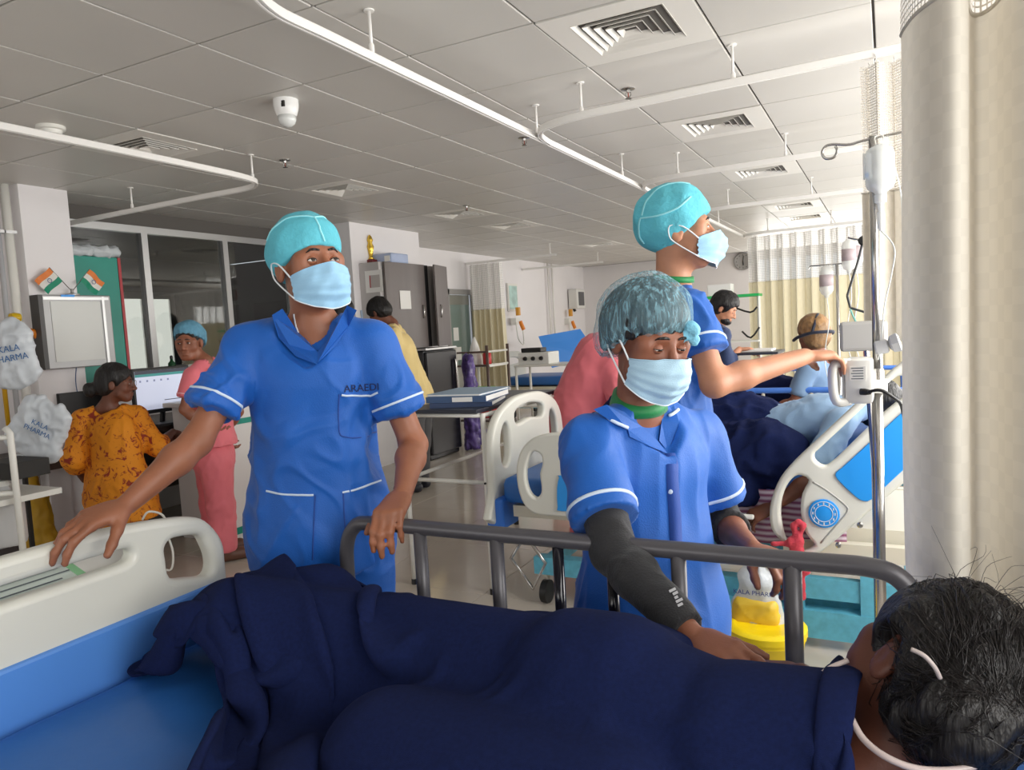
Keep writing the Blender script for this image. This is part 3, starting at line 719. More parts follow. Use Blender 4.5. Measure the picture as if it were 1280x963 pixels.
def eyes_and_brows(t, c, M, s, m_sk, look=(0, 0), lid=.35, brow=True, bvh=None):
    W = lambda x, y, z: c + s * (x * M[0] + y * M[1] + z * M[2])
    for q in (-1, 1):
        e = W(q * .0305, .0755, .0); R = .0128 * s
        ey = MB()
        n = 14; v = []; f = []
        for i in range(n + 1):
            for j in range(n): 
                a = math.pi * i / n; b = 2 * math.pi * j / n; v.append(e + R * (math.sin(a) * math.cos(b) * M[0] + math.cos(a) * M[1] + math.sin(a) * math.sin(b) * M[2]))
        for i in range(n):
            for j in range(n): f.append((i * n + j, i * n + (j + 1) % n, (i + 1) * n + (j + 1) % n, (i + 1) * n + j))
        ob = ey.add(v, f).build('eye', m_eye, t, smooth=True)
        a, b = math.radians(look[0]), math.radians(look[1])
        g = nrm(M[1] * math.cos(a) * math.cos(b) + M[0] * math.sin(a) + M[2] * math.sin(b))
        MB().lathe([(.0064 * s, R * .905), (.0055 * s, R * .96), (.003 * s, R * 1.01), (.0002, R * 1.02)], e, 14, g).build('iris', m_iris, ob, smooth=True)
        # lids: shells just over the eyeball with an almond opening
        for up in (1, -1):
            rows = []
            op = .55 * (1 - lid) - .22 * lid if up > 0 else .30
            for i in range(7):
                row = []
                for j in range(11):
                    az = math.radians(-66 + 132 * j / 10); cl = math.cos(az * 1.3); el0 = op * max(cl, 0) * (1 if up > 0 else -1); el1 = (1.25 if up > 0 else -1.1); el = el0 + (el1 - el0) * i / 6
                    rr = R * (1.09 if i else 1.05) - .001 * s * (i / 6)
                    row.append(e + rr * (math.sin(az) * math.cos(el) * M[0] + math.cos(az) * math.cos(el) * M[1] + math.sin(el) * M[2]))
                rows.append(row)
            MB().grid(rows if up > 0 else rows[::-1]).build('eyelid', m_sk, t, smooth=True)
            if up > 0:
                MB().tube(rows[0], .0012 * s, 5).build('lash_line', m_hair, t)
        if brow:
            br = [W(q * (.013 + .036 * k / 6), .10 - .012 * (k / 6) ** 1.6, .0215 + .0065 * math.sin(math.pi * (.12 + .88 * k / 6))) for k in range(7)]
            if bvh is not None: br = [np.array(bvh.find_nearest(V(b_))[0]) + M[1] * .0005 for b_ in br]
            MB().tube(br, [.0022 * s, .0034 * s, .0038 * s, .0036 * s, .0032 * s, .0024 * s, .001 * s], 6, smooth=2).build('eyebrow', m_hair, t, smooth=True)
def mask_on(t, c, M, s=1.0, m_=None, loops=True, pleats=3, seed=0):
    W = lambda x, y, z: c + s * (x * M[0] + y * M[1] + z * M[2])
    rows = []; nu, nv = 29, 25
    for i in range(nu):
        u = -1 + 2 * i / (nu - 1); row = []
        for j in range(nv):
            v = j / (nv - 1); au = abs(u)
            zt = -.012 - .020 * au ** 1.3; zb = -.124 + .034 * au ** 1.6; z = zt + (zb - zt) * v
            yc = .118 * (1 - .62 * (u * u) ** .95)                      # forward profile across the face
            bulge = .015 * math.sin(math.pi * min(v * 1.25, 1.0)) ** 1.0 * (1 - au ** 2) - .022 * max(v - .72, 0) / .28 * (1 - au)
            nose = .010 * math.exp(-(u / .22) ** 2) * (1 - v) * (1 if v < .6 else .4)
            pl = .0042 * (abs(((v * pleats * 1.35) % 1.0) - .5) * 2 - .5) * (1 if .16 < v < .9 else 0)
            x = .076 * math.sin(u * 1.32) / math.sin(1.32); y = yc + bulge + nose + pl - .012 * (1 - v) * (1 - au) * .4
            row.append(W(x, y + .0022 * math.sin(9 * u + 5 * v + seed) + .0016 * math.sin(17 * u - 11 * v + 2 * seed), z))
        rows.append(row)
    mk = MB().grid(rows)
    ob = mk.build('face_mask', m_ or m_mask, t, smooth=True)
    if loops:
        for q, i in ((1, nu - 1), (-1, 0)):
            a = rows[i][1]; b = rows[i][nv - 2]; ear = W(q * .088, -.03, .012); e2 = W(q * .086, -.034, -.02)
            MB().tube([a, W(q * .086, .008, .004), ear, e2, W(q * .082, -.012, -.045), b], .0022 * s, 6, smooth=4).build('ear_loop', m_maskw, ob, smooth=True)
    for e in (0, nv - 1):
        MB().tube([rows[i][e] for i in range(nu)], .0016 * s, 5).build('mask_edge', m_maskw if e else (m_ or m_mask), ob, smooth=True)
    return ob
def field_obj(F, name, material, parent, amp=0, seed=0, sc=(9, 9, 2.2), amp2=None, hem=None, rel=0):
    X, Q = F.mesh()
    if rel: X = relax(X, Q, rel)
    if amp: X = wrinkle(X, Q, amp, seed, sc, amp2, hem)
    return link(name, np_mesh(X, Q, name), material, parent)

def person(label, J, h=.0055, m_sk=None, fem=False, group=None, head_s=1.0, neck_r=.052, hands=None, fwd=None, shoes=None, torso_s=1.0, arm_s=1.0, legs=True, finehead=True, bare_feet=False, look=(0, 0), lid=.35, eyes=True, feet_dir=None, hair=None, groupname=None):
    """one continuous body; J joints: head, hM (head frame), neck, chest, pelvis, shR shL elR elL wrR wrL hipR hipL knR knL anR anL"""
    pts = np.array([v for k_, v in J.items() if k_ not in ('hM', 'fwd')]); lo = pts.min(0) - .17; hi = pts.max(0) + .17; lo[2] = max(lo[2], -.02) if J.get('floor', True) is True else lo[2]
    base = (float(J['pelvis'][0]), float(J['pelvis'][1]), 0.0)
    t = empty('person', base, 0, label, 'person', groupname)
    hc, M = J['head'], J['hM']; n = np.array(J['fwd'], float)
    fine = [(2, hc[2] - .15, hc[2] + .15, h * .62)] if finehead else None
    F = Field(lo, hi, h, fine)
    add_head(F, hc, M, head_s)
    F.cone(hc - M[2] * .05 * head_s - M[1] * .025, J['neck'], neck_r * .98, neck_r * 1.08, .03)
    ts = torso_s * .9; ch, pv = np.array(J['chest']), np.array(J['pelvis']); wa = ch * .45 + pv * .55
    F.cone(ch, wa, .148 * ts, .125 * ts, .05, (n, .68)); F.cone(wa, pv, .125 * ts, .15 * ts, .05, (n, .72))
    for s_ in 'RL':
        sh, el, wr = J['sh' + s_], J['el' + s_], J['wr' + s_]; a = arm_s
        F.cone(np.array(J['neck']) - [0, 0, .012], sh + [0, 0, -.006], .042, .036 * a, .03); F.cone(ch, sh - [0, 0, .03], .085 * ts, .036 * a, .035, (n, .75))
        F.cone(sh, el, .043 * a, .038 * a, .025)
        dfa = el + (np.array(wr) - el) * .3
        F.cone(el, dfa, .038 * a, .040 * a, .02); F.cone(dfa, wr, .040 * a, .0255 * a, .02)
        if legs:
            hp, kn, an = J['hip' + s_], J['kn' + s_], J['an' + s_]
            F.cone(pv, hp, .10 * ts, .085 * ts, .04); F.cone(hp, kn, .08 * ts, .052, .03); F.cone(kn, an, .052, .034, .02)
            fd = nrm(feet_dir if feet_dir is not None else [n[0], n[1], 0]); F.cone(np.array(an) - [0, 0, .02] - fd * .03, np.array(an) + fd * .13 + np.array([0, 0, -.05]), .035, .027, .02)
    if fem:
        r = nrm(np.cross(n, (0, 0, 1.0)))
        for q in (-1, 1): F.ell(ch + n * .085 * ts + r * q * .07 - np.array([0, 0, .03]), (.06, .05, .06), frame_of(n), .04)
    for hd in (hands or []): 
        s_ = hd['s']; add_hand(F, np.array(J['wr' + s_]), hd['dir'], hd['palm'], hd['side'], hd.get('curl', (25, 30, 20)), hd.get('spread', 6), hd.get('thumb', (35, 20)), hd.get('scale', 1.0), curls=hd.get('curls'), lift=hd.get('lift', 0))
    body = field_obj(F, 'body', m_sk, t)
    if eyes: eyes_and_brows(t, hc, M, head_s, m_sk, look, lid, bvh=bvh_of(body.data))
    t['_h'] = 0
    del t['_h']
    return t
def garment_top(t, J, h, m_, off=.014, hem_z=.8, sleeve=.62, flare=.02, vneck=None, fem=False, seed=0, amp=.005, amp2=None, sl_r=.072, neck_cut=.072, ts=1.0, name='scrub_top', sc=(9, 9, 2.2), sleeve_end=None, bust=.0, slits=False, hemdir=(0, 0, -1)):
    pts = np.array([J['chest'], J['pelvis'], J['shR'], J['shL'], J['elR'], J['elL'], J['neck'], J['wrR'] if sleeve > 1 else J['elR'], J['wrL'] if sleeve > 1 else J['elL']]); lo = pts.min(0) - .2; hi = pts.max(0) + .16; lo[2] = min(lo[2], hem_z - .03)
    F = Field(lo, hi, h); n = np.array(J['fwd'], float); ch, pv = np.array(J['chest']), np.array(J['pelvis']); wa = ch * .45 + pv * .55
    F.cone(ch, wa, .148 * ts + off, .138 * ts + off, .05, (n, .72)); F.cone(wa, pv, .138 * ts + off, .158 * ts + off + flare * .4, .05, (n, .76))
    low = np.array([pv[0], pv[1], pv[2]]) + (pv - ch) / np.linalg.norm(pv - ch) * max(pv[2] - hem_z + .1, .02)
    F.cone(pv, low, .158 * ts + off + flare * .4, .165 * ts + off + flare, .05, (n, .78))
    for s_ in 'RL':
        sh, el, wr = np.array(J['sh' + s_]), np.array(J['el' + s_]), np.array(J['wr' + s_])
        F.cone(np.array(J['neck']) - [0, 0, .012], sh + [0, 0, -.006], .044 + off * .6, .038 + off, .03); F.cone(ch, sh - [0, 0, .03], .09 * ts + off, .038 + off, .035, (n, .8))
        if sleeve <= 1:
            e = sh + (el - sh) * sleeve; F.cone(sh, e + (e - sh) * .3, .042 + off, sl_r, .025)
        else:
            e = el + (wr - el) * (sleeve - 1); F.cone(sh, el, .044 + off, sl_r, .025); F.cone(el, e + nrm(wr - el) * .04, sl_r, sl_r * .82, .03)
    r = nrm(np.cross(n, (0, 0, 1.0)))
    if fem:
        for q in (-1, 1): F.ell(ch + n * .085 * ts + r * q * .065 - np.array([0, 0, .03]), (.066 + off, .055 + off, .07 + off), frame_of(n), .06)
    hd = np.array(hemdir, float); F.cut((pv[0], pv[1], hem_z), hd)
    for s_ in 'RL':
        sh, el, wr = np.array(J['sh' + s_]), np.array(J['el' + s_]), np.array(J['wr' + s_])
        e, dr = (sh + (el - sh) * sleeve, el - sh) if sleeve <= 1 else (el + (wr - el) * (sleeve - 1), wr - el)
        F.cutlocal(e, dr, e + nrm(dr) * .1, .135)
    nk = np.array(J['neck']); up = nrm(np.array(J['head']) - nk)
    F.cone(nk - up * .02, nk + up * .2, neck_cut, neck_cut + .02, .01, mode='s')
    if vneck:
        dep, wid = vneck; k = 8
        for i in range(k):
            u = i / (k - 1); p = nk + n * .10 - np.array([0, 0, .02]) - np.array([0, 0, dep]) * u
            F.cone(p - r * wid * (1 - u), p + r * wid * (1 - u), .055 * (1 - .75 * u), None, .006, mode='s')
    return field_obj(F, name, m_, t, amp, seed, sc, amp2, hem_z + .15, rel=1)
def garment_legs(t, J, h, m_, r0=.105, r1=.085, r2=.075, top_z=None, seed=0, amp=.006, name='trousers', ank=.06):
    pts = np.array([J['pelvis'], J['hipR'], J['hipL'], J['knR'], J['knL'], J['anR'], J['anL']]); lo = pts.min(0) - .2; hi = pts.max(0) + .2; F = Field(lo, hi, h)
    n = np.array(J['fwd'], float)
    F.cone(J['pelvis'], np.array(J['pelvis']) + [0, 0, .08], .16, .15, .04, (n, .75))
    for s_ in 'RL':
        a, b, c = (np.array(J[q + s_]) for q in ('hip', 'kn', 'an'))
        F.cone(J['pelvis'], a, .13, r0, .04); F.cone(a, b, r0, r1, .03); F.cone(b, c + [0, 0, .02], r1, r2, .03)
    F.cut((0, 0, min(J['anR'][2], J['anL'][2]) - .015), (0, 0, -1))
    if top_z: F.cut((0, 0, top_z), (0, 0, 1))
    return field_obj(F, name, m_, t, amp, seed, (12, 12, 3), None, None, 1)
def shoes(t, J, m_, fd=None):
    n = np.array(fd if fd is not None else J['fwd'], float); n[2] = 0; n = nrm(n)
    for s_ in 'RL':
        a = np.array(J['an' + s_]); F = Field(a - [.24, .24, a[2] + .005], a + [.24, .24, .06], .007)
        g = np.array([a[0], a[1], 0])
        F.cone(g - n * .045 + [0, 0, .045], g + n * .15 + [0, 0, .036], .045, .046, .02); F.cone(a - [0, 0, .01], a + [0, 0, .0] - n * .01, .047, .045, .02); F.cut((0, 0, .004), (0, 0, -1)); F.cut(a + [0, 0, .02], (0, 0, 1))
        field_obj(F, 'shoe', m_, t, 0)
def stand(J, feet=.10, fwd=None, knee=.0, foot_at=None):
    """fill in legs under the pelvis"""
    n = np.array(J['fwd'], float); r = nrm(np.cross(n, (0, 0, 1.0))); pv = np.array(J['pelvis'])
    fx = np.array(foot_at if foot_at is not None else pv[:2])
    for s_, q in (('R', 1), ('L', -1)):
        hp = pv + r * q * .09 - [0, 0, .03]; an = np.array([fx[0], fx[1], .085]) + r * q * feet; kn = (hp + an) / 2 + n * knee
        kn[2] = .48 * (hp[2] / .88); J['hip' + s_], J['kn' + s_], J['an' + s_] = hp, kn, an
    return J
def cap_sdf(t, c, M, s, m_, kind='bouffant', puff=.02, seed=0, name='cap', tilt=20, amp=.003, back=.03, z0=.028, h=.0045, rz=None):
    """cloth cap round the skull; its rim is a plane rising to the front"""
    W = lambda x, y, z: c + s * (x * M[0] + y * M[1] + z * M[2])
    F = Field(c - .24, c + .24, h)
    F.ell(W(0, -.018, .045), np.array((.082 + puff * .8, .104 + puff * .6, .088 + puff)) * s, M, .01)
    if kind == 'bouffant': F.ell(W(0, -.055 - back, .0), np.array((.083 + puff * .6, .075 + puff, .10 + puff)) * s, M, .04); F.ell(W(0, -.02, .0), np.array((.088 + puff * .3, .08, .08)) * s, M, .03)
    else: F.ell(W(0, -.06, .03), np.array((.070, .06, .07)) * s, M, .03)
    a = math.radians(tilt); pn = -(math.cos(a) * M[2] - math.sin(a) * -M[1]) if False else -(math.cos(a) * M[2] + math.sin(a) * -M[1] * -1)
    pn = -(math.cos(a) * M[2] - math.sin(a) * M[1])
    F.cut(W(0, .0, z0), pn)
    X, Q = F.mesh(); X = relax(X, Q, 1); N = normals_of(X, Q); L = (X - c) @ M.T
    az = np.arctan2(L[:, 0], L[:, 1] + .02); el = L[:, 2]
    rim = np.clip(1 - np.abs((X - W(0, 0, z0)) @ -pn) / .03, 0, 1)
    dsp = amp * (1.0 if kind == 'bouffant' else .12) * np.sin(az * 22 + 3 * vnoise(X, 20, seed)) * (.25 + .75 * rim) + amp * 1.2 * vnoise(X, 26, seed + 3) + amp * 1.5 * (1 - 2 * np.abs(vnoise(X, (14, 14, 14), seed + 5))) * .6
    if kind == 'bouffant': dsp -= rim * puff * .55
    ob = link(name, np_mesh(X + N * dsp[:, None], Q, name), m_, t)
    return ob
# ------------------------------------------------------------------ hospital beds
m_abs = mat('bed_plastic_white', (222, 222, 212), .32, var=.01)
m_blue = mat('bed_panel_blue', (52, 116, 212), .4)
m_sky2 = mat('bed_panel_sky_blue', (40, 152, 238), .35)
m_matt = mat('mattress_blue', (42, 102, 176), .42, var=.05, vscale=3, bump=.12, bscale=14)
m_rail = mat('rail_grey', (86, 84, 88), .38, metal=.25)
m_teal = mat('bed_frame_teal', (96, 176, 200), .4, var=.12, vscale=30)
m_cream = mat('bed_frame_cream', (214, 208, 190), .4)
m_navy = mat('blanket_navy', (19, 29, 68), .95, bump=.3, bscale=900, var=.15, vscale=140, spec=.15)
def px2(pts, x=None, y=None):
    out = []
    for a, b in pts:
        p = P(a, b, x=x, y=y); out.append((p[1], p[2]) if x is not None else (p[0], p[2]))
    return out
def fx(x): return ((x, 0, 0), (0, 1, 0), (0, 0, 1), (1, 0, 0))
def fy(y): return ((0, y, 0), (1, 0, 0), (0, 0, 1), (0, -1, 0))
def caster(t, x, y, r=.06):
    c = MB().lathe([(r * .55, -.022), (r, -.018), (r, .018), (r * .55, .022)], (x, y, r), 20, (1, 0, 0)).build('caster', m_black, t, angle=40)
    MB().tube([(x, y + .02, r), (x, y + .02, r * 2.2), (x, y, r * 2.6)], .012, 8).build('fork', m_cream, c)
    return c
def bed_base(t, xf, xh, y0, y1, ztop, lift=True, zb=.18):
    MB().box((xf + .05, y0 + .05, ztop - .06), (xh - .05, y0 + .10, ztop)).build('side_beam', m_cream, t); MB().box((xf + .05, y1 - .10, ztop - .06), (xh - .05, y1 - .05, ztop)).build('side_beam', m_cream, t)
    MB().box((xf + .1, y0 + .1, ztop - .03), (xh - .05, y1 - .1, ztop - .005)).build('deck', m_cream, t)
    for y in (y0 + .09, y1 - .09):
        MB().box((xf + .15, y - .035, zb), (xh - .12, y + .035, zb + .09)).build('base_beam', m_teal, t)
        for k, x in ((1, xf + .62), (-1, xh - .62)):
            a, b = np.array((x, y, zb + .06)), np.array((x + k * .16, y, ztop - .05)); MB().tube([a, b], .026, 4).build('lift_arm', m_teal, t)
        for x in (xf + .2, xh - .2): MB().tube([(x, y, .14), (x, y, zb + .02)], .016, 8).build('caster_stem', m_cream, t); caster(t, x, y)
    for x in (xf + .2, xh - .2): MB().box((x - .03, y0 + .09, zb + .01), (x + .03, y1 - .09, zb + .07)).build('cross_beam', m_teal, t)

# -- near bed
BX0, BX1, BY0, BY1, MZ = -1.62, .56, .42, 1.36, .715
bed = empty('hospital_bed', (-.55, .9, 0), 0, 'near hospital bed with white footboard, grey far rail and blue mattress', 'bed')
ymid = (BY0 + BY1) / 2
out = px2([(276, 700), (274, 682), (268, 668), (258, 656), (246, 648), (228, 646), (200, 649), (167, 654), (135, 660), (105, 667), (70, 680), (35, 694)], x=BX0)
half = [(BY1 + .0, .70), (BY1 + .004, .80)] + out; half = [(a, b if a > 1.0 else 1.043) for a, b in half if a > .90]
mir = [(2 * ymid - a, b) for a, b in half[::-1]]
outer = smooth2(half + mir, 3)
def sc(pts): return [(20 + a * 300 / 1280, 600 + b * 180 / 768) for a, b in pts]
holeA = [(1.096, .968), (1.085, .983), (1.042, .986), (.95, .987), (ymid, .987)]; holeA = holeA + [(2 * ymid - a, b) for a, b in holeA[-2::-1]] + [(2 * ymid - 1.082, .953), (2 * ymid - 1.038, .951), (ymid, .951), (1.038, .951), (1.082, .953)]
holeB = px2(sc([(775, 420), (770, 360), (800, 318), (860, 300), (930, 292), (965, 305), (985, 340), (1010, 400), (1015, 470), (985, 510), (900, 520), (800, 520)]), x=BX0)
hB2 = [(2 * ymid - a, b) for a, b in holeB]
link('footboard', plate([outer, smooth2(holeA, 3), smooth2(holeB, 3), smooth2(hB2, 3)], .05, fx(BX0), .018, 'footboard', 4), m_abs, bed)
hb = [(a, b + .04) for a, b in outer]
link('headboard', plate([hb], .04, fx(BX1), .014, 'headboard', 2), m_abs, bed)
MB().box((BX0 - .005, BY0 + .01, .60), (BX0 + .035, BY1 - .01, .825), bev=.008).build('footboard_kick_panel', mat('kick_panel_blue', (86, 144, 222), .4), bed)
# mattress with a soft rounded edge, slightly creased cover
mt = MB()
rows = []
for i in range(70):
    u = i / 69; x = BX0 + .045 + (BX1 - BX0 - .09) * u; row = []
    for j in range(50):
        v = j / 49; a = -1 + 2 * v; y = ymid + (BY1 - BY0 - .06) / 2 * a
        e = min(1, (1 - abs(a)) / .06, u / .03, (1 - u) / .03); z = MZ - .03 * (1 - max(e, 0)) ** 2
        row.append((x, y, z))
    rows.append(row)
A = np.array(rows).reshape(-1, 3); A[:, 2] += .006 * vnoise(A, (6, 4, 1), 3) + .004 * (1 - 2 * np.abs(vnoise(A @ np.array([[.8, -.6, 0], [.6, .8, 0], [0, 0, 1]]), (2.5, 12, 1), 4)))
rows = A.reshape(70, 50, 3); lo_ = rows.copy(); 
mt.grid(rows)
ed = [rows[i][0] for i in range(70)] + [rows[69][j] for j in range(50)] + [rows[i][49] for i in range(69, -1, -1)] + [rows[0][j] for j in range(49, -1, -1)]
mt.grid([[q, (q[0], q[1], .60)] for q in ed])
mt.build('mattress', m_matt, bed, smooth=True)
bed_base(bed, BX0, BX1, BY0, BY1, .60)
# far side rail of grey tube
RY = 1.385
rl = empty('side_rail', (0, 0, 0)); rl.parent = bed; rl.matrix_parent_inverse = parent_matrix(bed).inverted()
zt = 1.0
pts = [(-1.2, RY, .62), (-1.2, RY, .86), (-1.195, RY, .94), (-1.17, RY, .985), (-1.12, RY, zt), (-.9, RY, zt), (-.5, RY, zt), (-.15, RY, zt), (-.04, RY, zt), (.01, RY, .985), (.035, RY, .94), (.04, RY, .86), (.04, RY, .62)]
MB().tube(pts, .0175, 14, smooth=5).build('top_rail', m_rail, rl, smooth=True)
m_railk = mat('rail_dark_gloss', (26, 26, 34), .12)
for px, mm, r_ in ((527, m_rail, .0155), (622, m_rail, .0155), (698, m_railk, .012), (765, m_railk, .012), (848, m_rail, .0155), (990, m_rail, .0165)):
    x = P(px, 700, y=RY)[0]; MB().tube([(x, RY, .62), (x, RY, zt - .005)], r_, 12).build('rail_post', mm, rl, smooth=True)
MB().tube([(-1.2, RY, .66), (.04, RY, .66)], .014, 10).build('lower_rail', m_rail, rl, smooth=True)
# clipboard of charts hung behind the footboard
cb_ = empty('clipboard', (BX0 - .13, .95, .92), 0, 'clipboard of printed charts hung behind the near footboard', 'clipboard')
ct = np.array((BX0 - .115, .98, .935)); nn = nrm((.35, 0, .94)); uu = np.array((0, 1.0, 0)); vv = np.cross(nn, uu)
def slab(mb, o, u, v, n, w, h_, t_): 
    o = np.array(o, float); q = [o + a * u * w / 2 + b * v * h_ / 2 + c * n * t_ for c in (0, 1) for a, b in ((-1, -1), (1, -1), (1, 1), (-1, 1))]
    return mb.add(q, [(3, 2, 1, 0), (4, 5, 6, 7), (0, 1, 5, 4), (1, 2, 6, 5), (2, 3, 7, 6), (3, 0, 4, 7)])
slab(MB(), ct, uu, vv, nn, .46, .20, .006).build('board', m_dark, cb_)
slab(MB(), ct + nn * .007, uu, vv, nn, .44, .19, .002).build('paper', mat('chart_paper', (214, 226, 220), .7), cb_)
slab(MB(), ct + nn * .0095 + uu * .12 + vv * .02, uu, vv, nn, .16, .12, .001).build('paper', m_paper, cb_)
m_ink = mat('ink_grey', (96, 104, 112), .8)
for k in range(7):
    slab(MB(), ct + nn * .0106 + uu * (-.08) + vv * (-.075 + .022 * k), uu, vv, nn, .24 - .03 * (k % 3), .004, .0003).build('printed_line', m_ink, cb_)
slab(MB(), ct + nn * .0106 + uu * (-.19) + vv * .03, uu, vv, nn, .05, .05, .0003).build('printed_block', mat('print_teal', (70, 150, 190), .8), cb_)
slab(MB(), ct + nn * .0106 + uu * .05 + vv * .0, uu, vv, nn, .02, .12, .0006).build('green_tab', mat('tab_green', (150, 210, 160), .7), cb_)

# -- patient's blanket: cloth settled over the lying body
def body_h(x, y):
    """height of what lies under the blanket"""
    h_ = np.full_like(x, MZ)
    def cap(a, b, ra, rb, za, zb):
        nonlocal h_
        ax, ay = a; bx, by = b; dx, dy = bx - ax, by - ay; t = np.clip(((x - ax) * dx + (y - ay) * dy) / (dx * dx + dy * dy + 1e-9), 0, 1)
        r = np.hypot(x - ax - t * dx, y - ay - t * dy); R = ra + (rb - ra) * t; top = za + (zb - za) * t
        hh = MZ + (top - MZ) * np.sqrt(np.clip(1 - (r / R) ** 2, 0, 1)); h_ = np.maximum(h_, hh)
    cap((-.035, 1.04), (-.2, 1.05), .165, .17, .945, .93)
    cap((-.16, 1.05), (-.44, 1.10), .17, .17, .90, .955)
    cap((-.40, 1.10), (-.48, 1.11), .17, .16, .96, .955)
    cap((-.45, 1.12), (-.95, 1.20), .15, .11, .93, .90)
    cap((-.95, 1.18), (-1.28, 1.10), .12, .12, .90, .93)
    cap((-1.15, 1.24), (-1.36, 1.16), .12, .13, .93, .90)
    cap((-.36, .92), (-.75, .95), .15, .13, .86, .84)
    return h_
def low_edge(x): return np.interp(x, [-1.7, -1.25, -1.18, -1.04, -.92, -.80], [.97, 1.0, .98, .82, .62, .36])
def settle(nx=104, ny=84, x0=-1.56, x1=-.05, y0=.34, y1=1.33, fx_=1.30, fy_=1.28, steps=150, it=5):
    u = np.linspace(0, 1, nx)[:, None] * np.ones((1, ny)); v = np.ones((nx, 1)) * np.linspace(0, 1, ny)[None]
    X = x0 + (x1 - x0) * u; ylow = low_edge(X); Y = ylow + (y1 - ylow) * v
    X = X + .03 * vnoise(np.stack([u.ravel() * 4, v.ravel() * 4, 0 * u.ravel()], 1), 1, 3).reshape(nx, ny); Y = Y + .03 * vnoise(np.stack([u.ravel() * 4, v.ravel() * 4, 0 * u.ravel() + 7], 1), 1, 4).reshape(nx, ny)
    # long loose folds running from the feet down towards the near side
    q = np.stack([(u * 1.0 + v * .8).ravel() * 4.2, (v - u * .4).ravel() * 1.6, 0 * u.ravel()], 1); w1 = vnoise(q, 1.0, 12).reshape(nx, ny)
    q = np.stack([(u - v * .35).ravel() * 7.0, (v + u * .3).ravel() * 2.4, 0 * u.ravel()], 1); w2 = vnoise(q, 1.0, 15).reshape(nx, ny)
    Z = body_h(X, Y) + .07 + .15 * w1 + .05 * w2
    p = np.stack([X, Y, Z], -1); pv = p.copy(); dx = (x1 - x0) * fx_ / (nx - 1); dy = (y1 - y0) * fy_ / (ny - 1)
    def con(A, B, L, k, comp=1.0):
        d = B - A; n_ = np.linalg.norm(d, axis=-1, keepdims=True) + 1e-9; e = (n_ - L) / n_; e = np.where(e < 0, e * comp, e); c = d * e * .5 * k; A += c; B -= c
    dg = math.hypot(dx, dy)
    for s_ in range(steps):
        vel = (p - pv) * .93; pv = p.copy(); p = p + vel + np.array([0, 0, -.0011])
        for _ in range(it):
            for o in (0, 1):
                con(p[o:-1:2], p[o + 1::2], dx, .95) if (len(p[o:-1:2]) == len(p[o + 1::2])) else con(p[o:-1:2][:len(p[o + 1::2])], p[o + 1::2], dx, .95)
                a, b = p[:, o:-1:2], p[:, o + 1::2]; m_ = min(a.shape[1], b.shape[1]); con(a[:, :m_], b[:, :m_], dy, .95)
            con(p[:-1, :-1], p[1:, 1:], dg, .25, .4); con(p[1:, :-1], p[:-1, 1:], dg, .25, .4)
            for k in (3, 6):
                con(p[:-k], p[k:], k * dx, .07, .5); con(p[:, :-k], p[:, k:], k * dy, .07, .5)
            h_ = body_h(p[..., 0], p[..., 1]) + .012; low = p[..., 2] < h_
            p[..., 2] = np.where(low, h_, p[..., 2]); fr = low[..., None] * np.array([.6, .6, 0]); p = p - (p - pv) * fr * .5
            p[-1, :, 0] = x1 - .03 - .012 * np.cos(np.linspace(0, 9, ny)); le = low_edge(p[..., 0]); p[..., 1] = np.where(p[..., 1] < le, p[..., 1] + .5 * (le - p[..., 1]), p[..., 1]); p[..., 1] = np.minimum(p[..., 1], 1.355); p[..., 0] = np.maximum(p[..., 0], -1.575)
    return p
bp_ = settle()
me = MB().grid(bp_[:, ::-1]); bl = me.build('blanket', m_navy, None, smooth=True)
tag(bl, 'navy fleece blanket heaped over the near patient', 'blanket')
md = bl.modifiers.new('thickness', 'SOLIDIFY'); md.thickness = .007; md.offset = 1
md = bl.modifiers.new('soft', 'SUBSURF'); md.levels = 1; md.render_levels = 1
# ------------------------------------------------------------------ second bed with raised back
B2 = empty('hospital_bed', (-.85, 3.75, 0), 0, 'white and sky blue hospital bed behind the nurses, back section raised', 'bed')
XF, XH, YA, YB = -1.87, .28, 3.32, 4.26
def c4(pts): return [(860 + a * .3322, 440 + b * .3322) for a, b in pts]
RYB = 3.24
o_ = px2(c4([(345, 700), (318, 668), (308, 610), (318, 545), (350, 470), (405, 405), (490, 325), (570, 250), (640, 185), (720, 110), (800, 40), (960, -60), (1060, 20), (1080, 160), (1060, 290), (900, 420), (760, 535), (640, 635), (540, 720), (480, 760), (430, 750), (478, 725), (445, 680), (425, 600), (432, 530), (455, 480), (415, 462), (380, 490), (356, 545), (350, 610), (362, 680), (372, 715)]), y=RYB)
s_ = px2(c4([(480, 405), (478, 380), (500, 358), (600, 265), (700, 170), (790, 90), (850, 110), (830, 150), (735, 228), (640, 320), (545, 410), (510, 425)]), y=RYB)
rail = link('side_rail', plate([smooth2(o_, 3), smooth2(s_, 3)], .045, fy(RYB), .014, 'side_rail', 3), m_abs, B2); rail['label'] = 'white moulded head-end rail with blue panel'
bl_ = px2(c4([(556, 455), (580, 435), (660, 362), (740, 288), (820, 215), (980, 90), (1020, 110), (1025, 240), (900, 365), (815, 440), (740, 510), (690, 556), (662, 562), (630, 545), (562, 480)]), y=RYB - .026)
link('blue_panel', plate([smooth2(bl_, 2)], .008, fy(RYB - .026), .003, 'blue_panel'), m_sky2, rail)
gr = px2(c4([(470, 490), (520, 520), (590, 575), (600, 600), (570, 640), (500, 720)]), y=RYB - .024)
MB().tube(smooth2([(a, RYB - .022, b) for a, b in gr], 4, False), .004, 6).build('moulded_groove', mat('groove_grey', (176, 176, 170), .5), rail, smooth=True)
p = P(1030, 642, y=RYB - .026)
